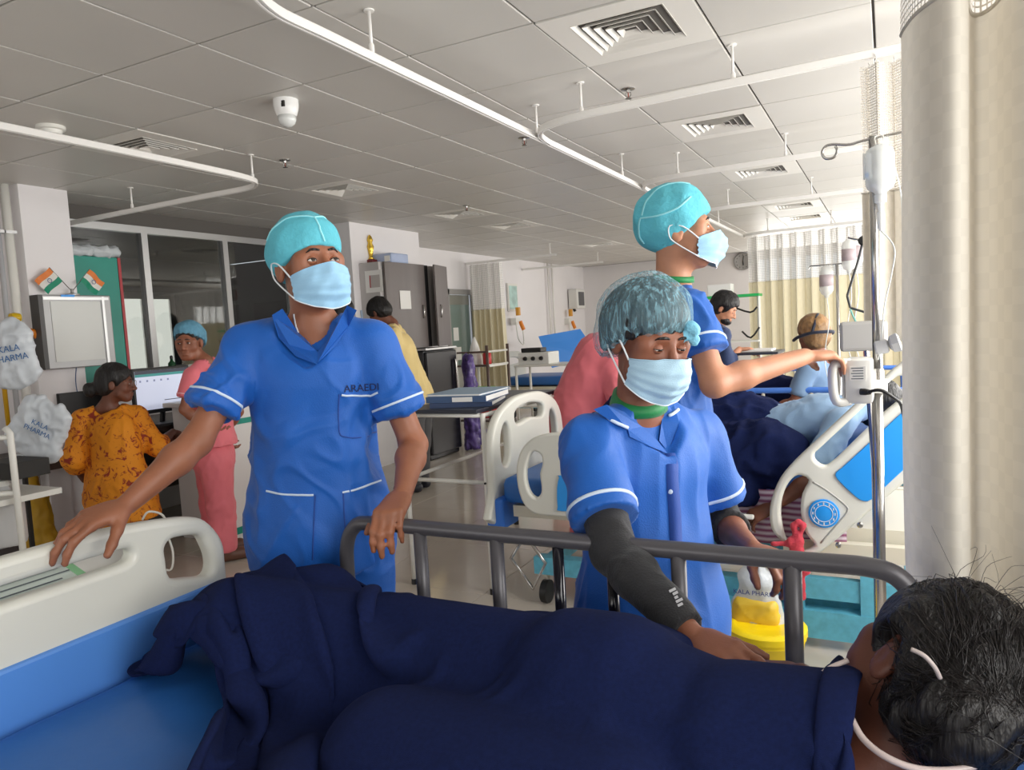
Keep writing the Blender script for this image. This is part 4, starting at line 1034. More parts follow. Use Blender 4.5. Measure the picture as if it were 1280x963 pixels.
MB().lathe([(.060, 0), (.060, .004), (.057, .006)], p, 28, (0, -1, 0)).build('roundel', m_sky2, rail, angle=40)
for r_ in (.050, .034):
    MB().tube([p + np.array((r_ * math.cos(a), -.0065, r_ * math.sin(a))) for a in np.linspace(0, 2 * math.pi, 28, endpoint=False)], .0013, 5, closed=True).build('roundel_ring', m_white, rail)
for k in range(12):
    a = 2 * math.pi * k / 12; q = p + np.array((.042 * math.cos(a), -.0065, .042 * math.sin(a))); MB().box(q - [.002, .0008, .005], q + [.002, .0008, .005]).build('roundel_mark', m_white, rail)
MB().tube([P(1012, 692, y=RYB + .03), P(1140, 580, y=RYB + .03)], .014, 8).build('rail_hinge_bar', m_cream, B2, smooth=True)
for a in ((1048, 681), (1075, 656), (1101, 636)):
    q = P(*a, y=RYB - .02); MB().lathe([(.012, 0), (.012, .012), (.007, .014)], q, 10, (0, -1, 0)).build('bolt', m_steel, B2)
# foot-end rail with the bean shaped opening
def c6(pts): return [(600 + a * .3113, 480 + b * .3113) for a, b in pts]
o_ = px2(c6([(225, 520), (180, 480), (156, 410), (152, 330), (170, 265), (210, 220), (265, 200), (330, 196), (420, 204), (560, 235), (640, 300), (660, 400), (640, 500), (560, 530), (420, 535), (310, 530)]), y=RYB)
s_ = px2(c6([(205, 285), (225, 270), (250, 285), (255, 320), (245, 360), (250, 400), (250, 435), (232, 455), (208, 440), (192, 400), (188, 345)]), y=RYB)
r2 = link('side_rail', plate([smooth2(o_, 3), smooth2(s_, 3)], .04, fy(RYB), .012, 'side_rail', 3), m_abs, B2)
q_ = px2(c6([(318, 375), (330, 368), (520, 372), (540, 390), (540, 500), (520, 512), (330, 512), (312, 495), (310, 420)]), y=RYB - .024)
link('blue_panel', plate([smooth2(q_, 2)], .006, fy(RYB - .024), .002, 'blue_panel'), m_sky2, r2)
# footboard
ym2 = (YA + YB) / 2
half = [(YA, .42), (YA - .004, .60), (YA - .002, .80), (YA + .03, .92), (YA + .11, 1.0), (YA + .24, 1.05), (YA + .36, 1.07)]
fo = half + [(2 * ym2 - a, b) for a, b in half[::-1]]
h1 = [(YA + .10, .74), (YA + .10, .86), (YA + .13, .92), (YA + .17, .94), (YA + .20, .90), (YA + .20, .76), (YA + .15, .71)]
h2 = [(YA + .28, .94), (YA + .3, .99), (ym2, 1.015), (2 * ym2 - YA - .3, .99), (2 * ym2 - YA - .28, .94), (2 * ym2 - YA - .32, .915), (ym2, .93), (YA + .32, .915)]
h3 = [(2 * ym2 - a, b) for a, b in h1]
link('footboard', plate([smooth2(fo, 3), smooth2(h1, 3), smooth2(h2, 3), smooth2(h3, 3)], .05, fx(XF), .016, 'footboard', 3), m_abs, B2)
MB().box((XF - .03, YA - .01, .40), (XF + .07, YA + .17, .56), bev=.012).build('corner_bumper', m_blue, B2); MB().box((XF - .03, YB - .17, .40), (XF + .07, YB + .01, .56), bev=.012).build('corner_bumper', m_blue, B2)
MB().box((XF + .05, YA + .02, .53), (-.55, YB - .02, .67), bev=.04).build('mattress', m_matt, B2, smooth=True)
ca, sa = math.cos(math.radians(24)), math.sin(math.radians(24)); Rb = np.array([[ca, 0, -sa], [0, 1, 0], [sa, 0, ca]])
MB().box((-.58, YA + .02, .53), (.30, YB - .02, .67), bev=.04, rot=Rb, about=(-.55, 3.75, .58)).build('back_mattress', m_matt, B2, smooth=True)
bed_base(B2, XF + .05, XH, YA, YB, .52, zb=.16)
# cream and teal lifting frame that shows under the raised back
MB().box((-.42, YA - .03, .40), (.3, YA + .02, .47)).build('cream_beam', m_cream, B2)
for x in (-.40, -.12): MB().box((x, YA - .036, .10), (x + .06, YA + .012, .42)).build('teal_upright', m_teal, B2)
MB().box((-.34, YA - .028, .22), (.16, YA + .016, .31)).build('teal_beam', m_teal, B2); MB().box((-.75, YA - .04, .05), (.22, YA + .03, .17)).build('teal_base', m_teal, B2)
q = np.array((-.37, YA - .035, .24)); MB().lathe([(.022, 0), (.022, .008), (.012, .012)], q, 14, (0, -1, 0)).build('bolt', mat('bolt_dark', (96, 84, 76), .4, metal=.6), B2)
# crank handle below the foot end
MB().tube([(-1.62, 3.2, .42), (-1.70, 3.18, .30), (-1.58, 3.17, .16), (-1.5, 3.16, .3), (-1.62, 3.2, .42)], .009, 8).build('crank', m_steel, B2, smooth=True)
# -- third and fourth beds seen past the nurses: blue rails and white boards
def small_bed(xf, xh, ya, yb, label, zt=.93, m_r=None):
    t = empty('hospital_bed', ((xf + xh) / 2, (ya + yb) / 2, 0), 0, label, 'bed'); m_r = m_r or mat('rail_blue', (70, 120, 205), .35)
    r = MB().tube([(xf + .45, ya, .55), (xf + .45, ya, zt - .06), (xf + .5, ya, zt), (xh - .35, ya, zt), (xh - .3, ya, zt - .06), (xh - .3, ya, .55)], .02, 10, smooth=3).build('side_rail', m_r, t, smooth=True)
    for k in range(4): x = xf + .7 + (xh - xf - 1.25) * k / 3; MB().tube([(x, ya, .55), (x, ya, zt)], .012, 8).build('rail_post', m_cream, t, smooth=True)
    o = [(ya, .45), (ya, .85), (ya + .08, .98), ((ya + yb) / 2, 1.02), (yb - .08, .98), (yb, .85), (yb, .45)]
    h_ = [(ya + .14, .84), (ya + .2, .9), ((ya + yb) / 2, .93), (yb - .2, .9), (yb - .14, .84), ((ya + yb) / 2, .82)]
    link('footboard', plate([smooth2(o, 3), smooth2(h_, 3)], .05, fx(xf), .014, 'footboard'), m_abs, t)
    link('headboard', plate([smooth2([(a, b + .1) for a, b in o], 3), smooth2([(a, b + .1) for a, b in h_], 3)], .05, fx(xh), .014, 'headboard'), m_abs, t)
    MB().box((xf + .05, ya + .02, .53), (xh - .05, yb - .02, .66), bev=.04).build('mattress', m_matt, t, smooth=True)
    bed_base(t, xf, xh, ya, yb, .52, zb=.16); return t
B3 = small_bed(-1.75, .4, 5.1, 6.0, 'hospital bed with blue tube rails past the second bed')
B4 = small_bed(-1.75, .4, 7.0, 7.9, 'far hospital bed in front of the cream curtain, beside the navy shirted man')
# bed across the aisle with raised blue mattress
B5 = empty('hospital_bed', (-4.7, 10.9, 0), 0, 'far bed by the side wall with raised bright blue mattress', 'bed')
xb = -4.85
pz = lambda a, b: P(a, b, d=11.6)
for nm, q4, th, mm in (('raised_mattress', [(672, 420), (703, 412), (722, 440), (686, 450)], .14, mat('mattress_bright', (44, 128, 214), .45)),):
    F = Field(pz(695, 432) - .6, pz(695, 432) + .6, .03); c_ = pz(696, 432)
    q = [np.array(pz(*k)) for k in q4]; q[1] = q[1] + [.1, .5, 0]; q[2] = q[2] + [.1, .5, 0]
    mb = MB().add([*(np.array(k) for k in q), *(np.array(k) + [.05, .0, -th] for k in q)], [(3, 2, 1, 0), (4, 5, 6, 7), (0, 1, 5, 4), (1, 2, 6, 5), (2, 3, 7, 6), (3, 0, 4, 7)]); ob = mb.build(nm, mm, B5)
    bm_ = ob.modifiers.new('bev', 'BEVEL'); bm_.width = .05; bm_.segments = 3
MB().box((-5.5, 10.45, .52), (-3.9, 11.35, .66), bev=.04).build('mattress', m_matt, B5, smooth=True); bed_base(B5, -5.6, -3.8, 10.4, 11.4, .5, zb=.16)
o = [(10.45, .45), (10.45, .85), (10.53, 1.02), (10.9, 1.06), (11.27, 1.02), (11.35, .85), (11.35, .45)]; h_ = [(10.6, .86), (10.66, .93), (10.9, .96), (11.14, .93), (11.2, .86), (10.9, .84)]
link('headboard', plate([smooth2(o, 3), smooth2(h_, 3)], .05, fx(-5.6), .014, 'headboard'), m_abs, B5)
# -- overbed table with files, white tube frame
T = empty('overbed_table', (-2.2, 4.05, 0), 0, 'tall white tube overbed table with dark top, beside the second bed', 'table')
TZ = 1.0; x0, x1, y0, y1 = -2.47, -1.95, 3.42, 4.74
MB().box((x0 - .01, y0 - .03, TZ), (x1 - .02, y1 - .25, TZ + .022), bev=.004).build('table_top', mat('table_top_dark', (44, 48, 60), .35), T)
for x, y, zt in ((x0, y0, TZ), (x1, y0, TZ + .0), (x0, y1, TZ + .02), (x1, y1, TZ + .06)):
    lg = MB().tube([(x, y, .02), (x, y, zt)], .0145, 10).build('leg', m_white, T, smooth=True); MB().lathe([(.018, 0), (.018, .03), (.015, .032)], (x, y, 0), 12).build('rubber_foot', m_black, lg)
for a, b in (((x0, y0, TZ - .012), (x1, y0, TZ - .012)), ((x1, y0, TZ - .012), (x1, y1, TZ - .012)), ((x0, y1, TZ - .012), (x1, y1, TZ - .012)), ((x0, y0, TZ - .012), (x0, y1, TZ - .012)), ((x0, y0, .62), (x1, y0, .62)), ((x0, y0, .62), (x0, y1, .62)), ((x0, y1, .62), (x1, y1, .62))):
    MB().tube([a, b], .012, 8).build('frame_bar', m_white, T, smooth=True)
MB().tube([(x1, y0, .62), (x1, y0 - .02, .62)], .006, 8).build('bolt', m_black, T)
m_file = mat('file_blue', (58, 84, 122), .4, var=.05)
for k, (w_, l_, z_, rz, c_) in enumerate(((.36, .46, .026, .3, (34, 56, 94)), (.36, .46, .034, .18, (50, 80, 122)), (.34, .44, .012, .1, (140, 166, 190)))):
    zb = TZ + .023 + (.0, .027, .062)[k]; f = empty('file_folder', (-2.2, 3.72, zb), 0, ['dark blue file at the bottom of the pile on the overbed table', 'blue box file with a pasted label, middle of the pile on the table', 'pale blue folder on top of the pile on the overbed table'][k], 'folder', 'files on the overbed table')
    f.rotation_euler = (0, 0, rz); bpy.context.view_layer.update(); c_r = np.array([[math.cos(rz), -math.sin(rz), 0], [math.sin(rz), math.cos(rz), 0], [0, 0, 1]]); ctr = (-2.2, 3.72, zb + z_ / 2)
    MB().box((-2.2 - w_ / 2, 3.72 - l_ / 2, zb), (-2.2 + w_ / 2, 3.72 + l_ / 2, zb + .002), rot=c_r, about=ctr).build('cover', mat('file_cover_%d' % k, c_, .4), f); MB().box((-2.2 - w_ / 2, 3.72 - l_ / 2, zb + z_ - .002), (-2.2 + w_ / 2, 3.72 + l_ / 2, zb + z_), rot=c_r, about=ctr).build('cover', mat('file_cover_%d' % k, c_, .4), f)
    MB().box((-2.2 - w_ / 2 + .01, 3.72 - l_ / 2, zb + .002), (-2.2 + w_ / 2 - .01, 3.72 + l_ / 2 - .01, zb + z_ - .002), rot=c_r, about=ctr).build('pages', m_paper, f)
    if k < 2: MB().box((-2.2 - w_ / 2, 3.72 - l_ / 2 - .003, zb), (-2.2 + w_ / 2, 3.72 - l_ / 2, zb + z_), rot=c_r, about=ctr).build('spine', mat('file_cover_%d' % k, c_, .4), f)
    if k == 1: MB().box((-2.2 - .02, 3.72 - l_ / 2 - .005, zb + .004), (-2.2 + .10, 3.72 - l_ / 2 - .003, zb + z_ - .004), rot=c_r, about=ctr).build('pasted_label', m_paper, f)
# ------------------------------------------------------------------ IV stand with pump
IVX, IVY = -.035, 2.62
iv = empty('iv_stand', (IVX, IVY, 0), 0, 'tall steel IV stand in front of the ivory curtain', 'IV stand')
MB().tube([(IVX, IVY, .08), (IVX, IVY, 1.25)], .0165, 14).build('pole', m_steel, iv, smooth=True); ZP = P(1093, 170, y=IVY)[2]
MB().tube([(IVX, IVY, 1.2), (IVX, IVY, ZP)], .0115, 12).build('inner_pole', m_steel, iv, smooth=True)
MB().lathe([(.022, 0), (.022, .05), (.018, .055)], (IVX, IVY, 1.2), 14).build('clamp_collar', m_steel, iv, angle=40)
hook = P(1037, 190, y=IVY)
MB().tube([(IVX + .28, IVY + .02, hook[2] + .045), (IVX, IVY, hook[2] + .022), hook + np.array([.06, 0, .014]), hook + np.array([.012, 0, .022]), hook + np.array([-.012, 0, .019]), hook + np.array([-.022, 0, .0]), hook + np.array([-.012, 0, -.019]), hook + np.array([.012, 0, -.019]), hook + np.array([.022, 0, 0]), hook + np.array([.017, 0, .015])], .0042, 8, smooth=5).build('hook_bar', m_steel, iv, smooth=True)
for k in range(5):
    a = 2 * math.pi * k / 5; e = (IVX + .27 * math.cos(a), IVY + .27 * math.sin(a), .075); MB().tube([(IVX, IVY, .11), e], .014, 8).build('base_leg', m_steel, iv, smooth=True)
    MB().lathe([(.012, -.012), (.03, -.01), (.03, .01), (.012, .012)], (e[0], e[1], .03), 12, (math.sin(a), -math.cos(a), 0)).build('caster', m_black, iv)
# saline bottle hanging on the hook
m_bag = mat('clear_plastic', (232, 236, 236), .12, alpha=.75, spec=.6); m_tubec = mat('tubing_clear', (214, 218, 216), .2, alpha=.75)
bt = P(1100, 215, y=IVY - .03)
sb = empty('saline_bottle', bt, 0, 'clear saline bottle hanging from the tall IV stand', 'bottle')
MB().lathe([(.004, .085), (.014, .082), (.036, .07), (.042, .05), (.042, -.035), (.036, -.05), (.018, -.062), (.014, -.072)], bt, 18).build('bottle_body', m_bag, sb, smooth=True)
MB().lathe([(.0175, 0), (.0175, -.022), (.010, -.026), (.007, -.05), (.011, -.055), (.011, -.10), (.004, -.11)], bt - np.array([0, 0, .07]), 14).build('drip_chamber', mat('drip_white', (230, 232, 232), .25, alpha=.85), sb, angle=40)
MB().tube([bt + np.array([-.01, 0, .083]), bt + np.array([-.012, .01, .11]), bt + np.array([.01, .01, .11]), bt + np.array([.008, 0, .083])], .002, 6, smooth=3).build('hanger_loop', m_white, sb)
MB().tube([bt + np.array([0, 0, -.18]), P(1118, 310, y=IVY - .03), P(1114, 345, y=IVY - .03), P(1106, 380, y=IVY - .03), P(1102, 420, y=IVY - .03), P(1098, 450, y=IVY - .04)], .0025, 6, smooth=5).build('drip_line', m_tubec, sb, smooth=True)
MB().tube([bt + np.array([.02, 0, .06]), P(1120, 215, y=IVY - .02), P(1127, 250, y=IVY), P(1128, 300, y=IVY)], .0022, 6, smooth=5).build('vent_line', m_tubec, sb, smooth=True)
q = P(1084, 208, y=IVY - .02); hd_ = empty('label_card', q, 0, 'small white card with blue mark clipped beside the saline bottle', 'card'); MB().box(q - [.012, .006, .04], q + [.012, .006, .04], bev=.003).build('card_body', m_paper, hd_); MB().box(q - [.006, .0075, .034], q + [.004, -.006, -.022]).build('blue_mark', m_sky2, hd_)
# infusion pump clamped on the pole
pc = P(1066, 476, y=IVY - .06); pump = empty('infusion_pump', pc, 0, 'white infusion pump clamped to the tall IV stand', 'pump')
lf, rt = P(1043, 476, y=IVY - .12), P(1090, 476, y=IVY - .06); w_ = rt[0] - lf[0]
m_pump = mat('pump_white', (226, 226, 222), .3); m_pgrey = mat('pump_grey', (176, 178, 182), .4)
zt, zb = P(1066, 448, y=IVY - .1)[2], P(1066, 502, y=IVY - .1)[2]
MB().box((lf[0] + .03, IVY - .17, zb), (rt[0] + .005, IVY - .02, zt), bev=.012).build('housing', m_pump, pump, angle=40)
MB().tube([(lf[0] + .045, IVY - .15, zt - .01), (lf[0] + .005, IVY - .17, zt - .015), (lf[0] - .002, IVY - .17, (zt + zb) / 2), (lf[0] + .008, IVY - .17, zb + .008), (lf[0] + .045, IVY - .15, zb + .008)], .014, 10, smooth=4).build('carry_handle', m_pump, pump, smooth=True)
MB().box((lf[0] + .024, IVY - .165, zb + .02), (lf[0] + .031, IVY - .04, zt - .02)).build('recess', m_pgrey, pump)
s0 = P(1072, 467, y=IVY - .172); MB().box(s0 - [.022, .0008, .022], s0 + [.022, .0008, .022]).build('data_label', m_paper, pump)
for k in range(5): q = s0 + np.array([0, -.0012, .016 - .008 * k]); MB().box(q - [.018 - .004 * (k % 2), .0004, .0014], q + [.016, .0004, .0014]).build('label_line', m_ink, pump)
MB().box((rt[0] - .012, IVY - .06, zb + .02), (IVX + .03, IVY + .02, zb + .06), bev=.005).build('pole_clamp', m_pump, pump)
q = P(1076, 490, y=IVY - .172); MB().lathe([(.010, 0), (.010, .014), (.007, .03)], q, 12, (.9, -.4, 0)).build('power_plug', m_black, pump, smooth=True)
MB().tube([q + np.array([.02, -.015, 0]), P(1100, 488, y=IVY - .2), P(1118, 498, y=IVY - .18), P(1128, 512, y=IVY - .1), P(1135, 560, y=IVY)], .005, 8, smooth=5).build('power_cord', m_black, pump, smooth=True)
kn = P(1102, 434, y=IVY - .03); MB().lathe([(.016, -.02), (.022, -.015), (.022, .015), (.016, .02)], kn, 12, (1, 0, .2)).lathe([(.012, .02), (.03, .03), (.034, .05), (.02, .055)], kn, 6, (1, 0, .3)).build('clamp_knob', m_pgrey, pump, angle=40)
# grey monitor back behind the pump
q = P(1083, 420, y=3.0); mo = empty('monitor_back', q, 0, 'grey device screen turned away, just above the infusion pump', 'monitor'); MB().box(q - [.09, .02, .055], q + [.07, .03, .055], bev=.012).build('shell', mat('device_grey', (170, 168, 164), .4), mo); MB().tube([q + [0, .0, -.05], q + [.02, .0, -.5], (q[0] + .02, q[1], .06)], .012, 8).build('stand', m_steel, mo); MB().lathe([(.16, 0), (.16, .02), (.03, .05)], (q[0] + .02, q[1], .0), 18).build('base', m_pgrey, mo)
# articulated drip arm and further IV stands
def ivstand(px_, pyt, y, label, bags, zb=0, bar=True):
    b = P(px_, pyt, y=y); t = empty('iv_stand', (b[0], y, 0), 0, label, 'IV stand', 'IV stands by the far beds')
    MB().tube([(b[0], y, .05), (b[0], y, b[2])], .008, 8).build('pole', m_steel, t, smooth=True); MB().tube([(b[0], y, .05), (b[0], y, 1.1)], .013, 8).build('lower_pole', m_steel, t, smooth=True)
    MB().tube([(b[0] - .16, y, b[2] - .02), (b[0] - .15, y, b[2]), (b[0] + .15, y, b[2]), (b[0] + .16, y, b[2] - .02)], .005, 6).build('hook_bar', m_steel, t)
    for k in range(4): a = math.pi / 2 * k + .5; MB().tube([(b[0], y, .07), (b[0] + .25 * math.cos(a), y + .25 * math.sin(a), .02)], .012, 6).build('base_leg', m_steel, t)
    return t
def bag(px_, py_, y, label, s=1.0, tint=(226, 226, 222), mark=True):
    c = P(px_, py_, y=y); t = empty('drip_bottle', c, 0, label, 'bottle', 'drip bottles by the far beds')
    MB().lathe([(.01, .1), (.03, .085), (.04, .06), (.04, -.05), (.03, -.075), (.014, -.085), (.012, -.1)], c, 14).build('bottle_body', mat('clear_bottle', (228, 230, 226), .15, alpha=.6), t, smooth=True)
    if mark: MB().lathe([(.0405, .04), (.0405, -.03)], c, 14).build('printed_label', mat('bottle_print', (186, 168, 172), .6, alpha=.7), t, smooth=True)
    MB().tube([c + [0, 0, -.1], c + [.01, 0, -.25], c + [-.02, 0, -.5], c + [.05, 0, -.8]], .003, 5, smooth=4).build('drip_line', m_tubec, t); MB().tube([c + [0, 0, .1], c + [0, 0, .16]], .003, 5).build('hanger', m_steel, t)
    return t
ivstand(1046, 330, 4.93, 'thin IV stand beside the person with brown hair', 0); bag(1033, 352, 4.91, 'drip bottle on the thin stand, lower of the hanging bottles'); bag(1061, 320, 4.85, 'drip bottle with printed label, nearest the dark arm joint', tint=(230, 225, 220)); bag(1070, 316, 4.93, 'drip bottle hanging furthest right of the group, half hidden')
arm = empty('drip_line_holder', P(1079, 301, y=4.42), 0, 'jointed dark arm holding drip lines above the second bed', 'holder'); jn = [P(1079, 301, y=4.42), P(1073, 325, y=4.42), P(1059, 370, y=4.42), P(1063, 385, y=4.42), P(1090, 393, y=4.42)]
q = jn[0]; MB().lathe([(.02, -.02), (.026, -.01), (.026, .01), (.02, .02)], q, 12, (0, 1, 0)).build('joint', m_black, arm, angle=40)
MB().tube([P(1090, 298, y=4.42), jn[0], P(1060, 297, y=4.42)], .006, 6).build('top_bar', m_steel, arm)
for a, b in zip(jn[:-1], jn[1:]): MB().tube([a, b], .0065, 8).build('arm_segment', mat('arm_dark', (70, 72, 74), .4, metal=.5), arm)
MB().tube([jn[4], P(1100, 398, y=4.45), (P(1100, 398, y=4.45)[0], 4.45, .0)], .012, 8).build('post', m_steel, arm)
MB().tube([P(1063, 387, y=4.40), P(1072, 405, y=4.39), P(1090, 414, y=4.39)], .005, 6, smooth=4).build('green_line', mat('line_teal', (120, 196, 186), .4), arm)
q = P(1092, 383, y=4.38); MB().tube([P(1088, 360, y=4.38), P(1094, 385, y=4.38)], .011, 8).build('orange_syringe', mat('syringe_orange', (214, 140, 60), .4), arm); MB().lathe([(.02, -.015), (.02, .015)], P(1096, 396, y=4.38), 10).build('teal_tap', mat('tap_teal', (90, 196, 190), .4), arm)
MB().tube([P(1081, 305, y=4.42), P(1090, 340, y=4.42), P(1096, 380, y=4.40)], .003, 5, smooth=4).build('drip_line', m_dark, arm)

# ------------------------------------------------------------------ red scarf tied on the rail, bag and bucket below
m_red = cloth('scarf_red', (206, 62, 78), .4, 120)
g = P(990, 672, y=RYB - .04); F = Field(g - .3, g + .22, .007)
for a, b, r_ in (((990, 678), (998, 676), .022), ((994, 670), (992, 658), .010), ((992, 658), (998, 652), .010), ((998, 652), (1004, 657), .011), ((1004, 657), (1000, 670), .011), ((997, 682), (1003, 700), .019), ((1003, 700), (1007, 714), .017), ((991, 684), (990, 704), .015), ((990, 704), (994, 714), .013), ((1001, 704), (1003, 748), .013), ((966, 680), (988, 680), .010)):
    F.cone(P(*a, y=RYB - .045), P(*b, y=RYB - .045), r_, r_ * .9, .012)
sc_ = field_obj(F, 'scarf', m_red, None, .003, 5, (60, 60, 30)); tag(sc_, 'red knotted cloth tied around the white bed rail', 'cloth')
bk = P(958, 800, y=2.95); bk[2] = .0
bu = empty('bucket', (bk[0], bk[1], 0), 0, 'yellow lidded waste bucket under the second bed', 'bucket'); m_yel = mat('bucket_yellow', (244, 214, 20), .35)
btop = P(955, 780, y=2.95)[2]
MB().lathe([(.11, 0), (.12, .01), (.145, btop - .05), (.15, btop - .045), (.15, btop - .02)], (bk[0], bk[1], 0), 24).build('pail', m_yel, bu, angle=40); MB().lathe([(.155, btop - .03), (.155, btop - .005), (.14, btop + .004), (.12, btop + .004), (.11, btop - .003), (.01, btop - .003)], (bk[0], bk[1], 0), 24).build('lid', m_yel, bu, angle=40)
m_poly = mat('poly_bag', (222, 228, 232), .25, alpha=.7, bump=.4, bscale=40); 
def poly_bag(name, label, cen, rx, ry, rz_, m_, seed, parent_mat=None, h=.008):
    cen = np.array(cen, float); F = Field(cen - [rx * 1.7, ry * 1.7, rz_ * 1.8], cen + [rx * 1.7, ry * 1.7, rz_ * 1.8], h)
    for a_ in (-1, -.5, 0, .5, 1): F.cone(cen + [a_ * rx * .75, 0, -rz_ * .85], cen + [a_ * rx * .5, 0, rz_ * .6], ry * .9, ry * .6, .03)
    F.cone(cen + [-rx * .3, 0, rz_ * .6], cen + [-rx * .1, 0, rz_ * 1.3], ry * .7, ry * .3, .03); F.cone(cen + [rx * .3, 0, rz_ * .6], cen + [rx * .1, 0, rz_ * 1.3], ry * .7, ry * .3, .03)
    X, Q = F.mesh(); N = normals_of(X, Q); X = X + N * (.012 * vnoise(X, 14, seed) + .010 * (1 - 2 * np.abs(vnoise(X, (22, 22, 12), seed + 1))))[:, None]
    o = link(name, np_mesh(X, Q, name), m_, None); return tag(o, label, 'bag')
pbc = P(945, 745, y=3.0); pbo = poly_bag('plastic_bag', 'see-through pharmacy bag holding something yellow, above the yellow bucket', pbc, .085, .04, .11, m_poly, 4)
link('bag_print', text_mesh('KALA PHARM', .026, (pbc + np.array([0, -.056, .03]), (1, 0, 0), (0, 0, 1), (0, -1, 0))), mat('print_navy', (52, 62, 130), .6), pbo)
F = Field(pbc - .2, pbc + .2, .01); [F.cone(pbc + [a_ * .062, -.022, -.085], pbc + [a_ * .058, -.022, -.03], .032, .028, .02) for a_ in (-1, -.5, 0, .5, 1)]; field_obj(F, 'yellow_contents', mat('content_yellow', (226, 190, 60), .5), pbo, .004, 3, (20, 20, 20))

# ------------------------------------------------------------------ clock, shelf and small fittings on the end wall
ck = P(929, 327, y=14.98); cl = empty('wall_clock', ck, 0, 'round white wall clock on the end wall', 'clock'); R_ = .17
MB().lathe([(R_, 0), (R_, .03), (R_ - .012, .04), (R_ - .025, .03)], ck, 32, (0, -1, 0)).build('rim', mat('clock_rim', (150, 148, 146), .4), cl, angle=40); MB().lathe([(R_ - .02, .0), (R_ - .02, .028)], ck, 32, (0, -1, 0)).build('dial', mat('clock_face', (226, 224, 220), .5), cl, angle=40)
for a, L, w_ in ((8, .11, .008), (175, .075, .011)):
    b = math.radians(a); e = ck + np.array((math.sin(b) * L, -.034, math.cos(b) * L)); MB().tube([ck + [0, -.034, 0], e], w_, 4).build('hand', m_dark, cl)
for k in range(12): b = 2 * math.pi * k / 12; e = ck + np.array((math.sin(b) * .125, -.03, math.cos(b) * .125)); MB().box(e - [.007, .002, .007], e + [.007, .002, .007]).build('hour_mark', m_dark, cl)
# ------------------------------------------------------------------ the three nurses in blue scrubs
def joints(**k): return {a: np.array(v, float) for a, v in k.items()}
sk1 = skin('warm_brown', (150, 96, 70)); sk2 = skin('brown', (138, 86, 64)); sk3 = skin('light_brown', (190, 134, 104)); sk4 = skin('dark_brown', (112, 68, 50))
def trims(t, top, J, seed=0, frac=.62, r=.09, w=.006):
    bv = bvh_of(top.data)
    for s_ in 'RL':
        sh, el = J['sh' + s_], J['el' + s_]; L = np.linalg.norm(el - sh)
        ring_ribbon(bv, sh, el, frac - .028 / L, r, w).build('sleeve_piping', m_pipe, top, smooth=True)
    return bv
def on(bv, px, py, d):
    """photo pixel dropped on a garment"""
    o = V((0, 0, CAM_H)); r = V(ray(px, py)).normalized(); hit = bv.ray_cast(o, r)
    return np.array(hit[0]) if hit[0] is not None else P(px, py, d=d)
def flap(poly, nm='collar', off=.007, d_=1.6):
    c = np.mean(poly, 0); pts = [on(bv, *q, d_) for q in poly]; dd = [float((q - np.array([0, 0, CAM_H])) @ ROT[:, 2]) for q in pts]; md_ = sorted(dd)[len(dd) // 2]
    top_ = [P(*q, d=min(max(k, md_ - .03), md_ + .03) - off) for q, k in zip(poly, dd)]; n = len(poly); bot = [q + ray(*c) * .004 for q in top_]; return MB().add(top_ + bot, [tuple(range(n)), tuple(range(2 * n - 1, n - 1, -1))] + [(i, n + i, n + (i + 1) % n, (i + 1) % n) for i in range(n)]).build(nm, m_scrub, top)
# -- man with turquoise cap at the foot of the near bed
f1 = facing(1)
J = joints(head=P(387, 333, d=1.9), neck=P(392, 402, d=1.95), chest=P(390, 478, d=1.97), pelvis=P(402, 655, d=2.03),
           shR=P(310, 434, d=1.93), shL=P(466, 428, d=1.97), elR=P(246, 552, d=1.82), elL=P(517, 556, d=1.98), wrR=P(160, 630, d=1.68), wrL=P(504, 616, d=1.80), fwd=f1)
J['hM'] = frame_of(facing(40, 5), -2); stand(J, .1)
t = person('man in blue scrubs, turquoise surgeon cap and mask, one hand on each bed rail', J, .0052, sk1, head_s=1.0, hands=[
    dict(s='R', dir=P(95, 658, d=1.60) - J['wrR'], palm=(-.25, .1, -1), side=1, curls=[(18, 28, 16), (14, 30, 18), (16, 34, 20), (22, 40, 22)], spread=5, thumb=(46, 16), scale=1.02),
    dict(s='L', dir=P(478, 655, d=1.69) - J['wrL'], palm=(-.12, .55, -.8), side=-1, curls=[(36, 26, 12), (40, 26, 12), (42, 28, 14), (46, 28, 14)], spread=1.5, thumb=(38, 35), scale=.98)], look=(-4, 8), lid=.22, arm_s=.93)
top = garment_top(t, J, .006, m_scrub, hem_z=.84, sleeve=.68, vneck=(.085, .045), seed=4, amp=.007, amp2=.005, sl_r=.068, flare=.02, neck_cut=.066)
garment_legs(t, J, .008, m_scrub, seed=5, top_z=.9); shoes(t, J, m_black)
bv = trims(t, top, J, 0, .68, .11)
rib = lambda pp, w_, nm='pocket_piping', m_=m_pipe, d_=1.85, n=3: ribbon(bv, [on(bv, x, y, d_) for x, y in pp], w_, n=n).build(nm, m_, top, smooth=True)
rib([(427, 494), (446, 495), (464, 495), (473, 491)], .005); rib([(333, 614), (352, 618), (372, 619), (392, 619)], .005); rib([(428, 616), (448, 611), (464, 605), (476, 601)], .005)
m_scrubd = cloth('scrub_seam', (20, 66, 150), .1, 300, .7)
flap([(340, 394), (353, 386), (362, 402), (377, 422), (397, 440), (397, 456), (370, 446), (348, 422)], 'neckline_band', .010, 1.86); flap([(434, 382), (446, 388), (436, 408), (420, 432), (397, 454), (397, 440), (412, 422), (426, 402)], 'neckline_band', .010, 1.86)
rib([(424, 493), (423, 515), (424, 540), (430, 546), (450, 547), (470, 540)], .003, 'pocket_seam', m_scrubd, n=3)
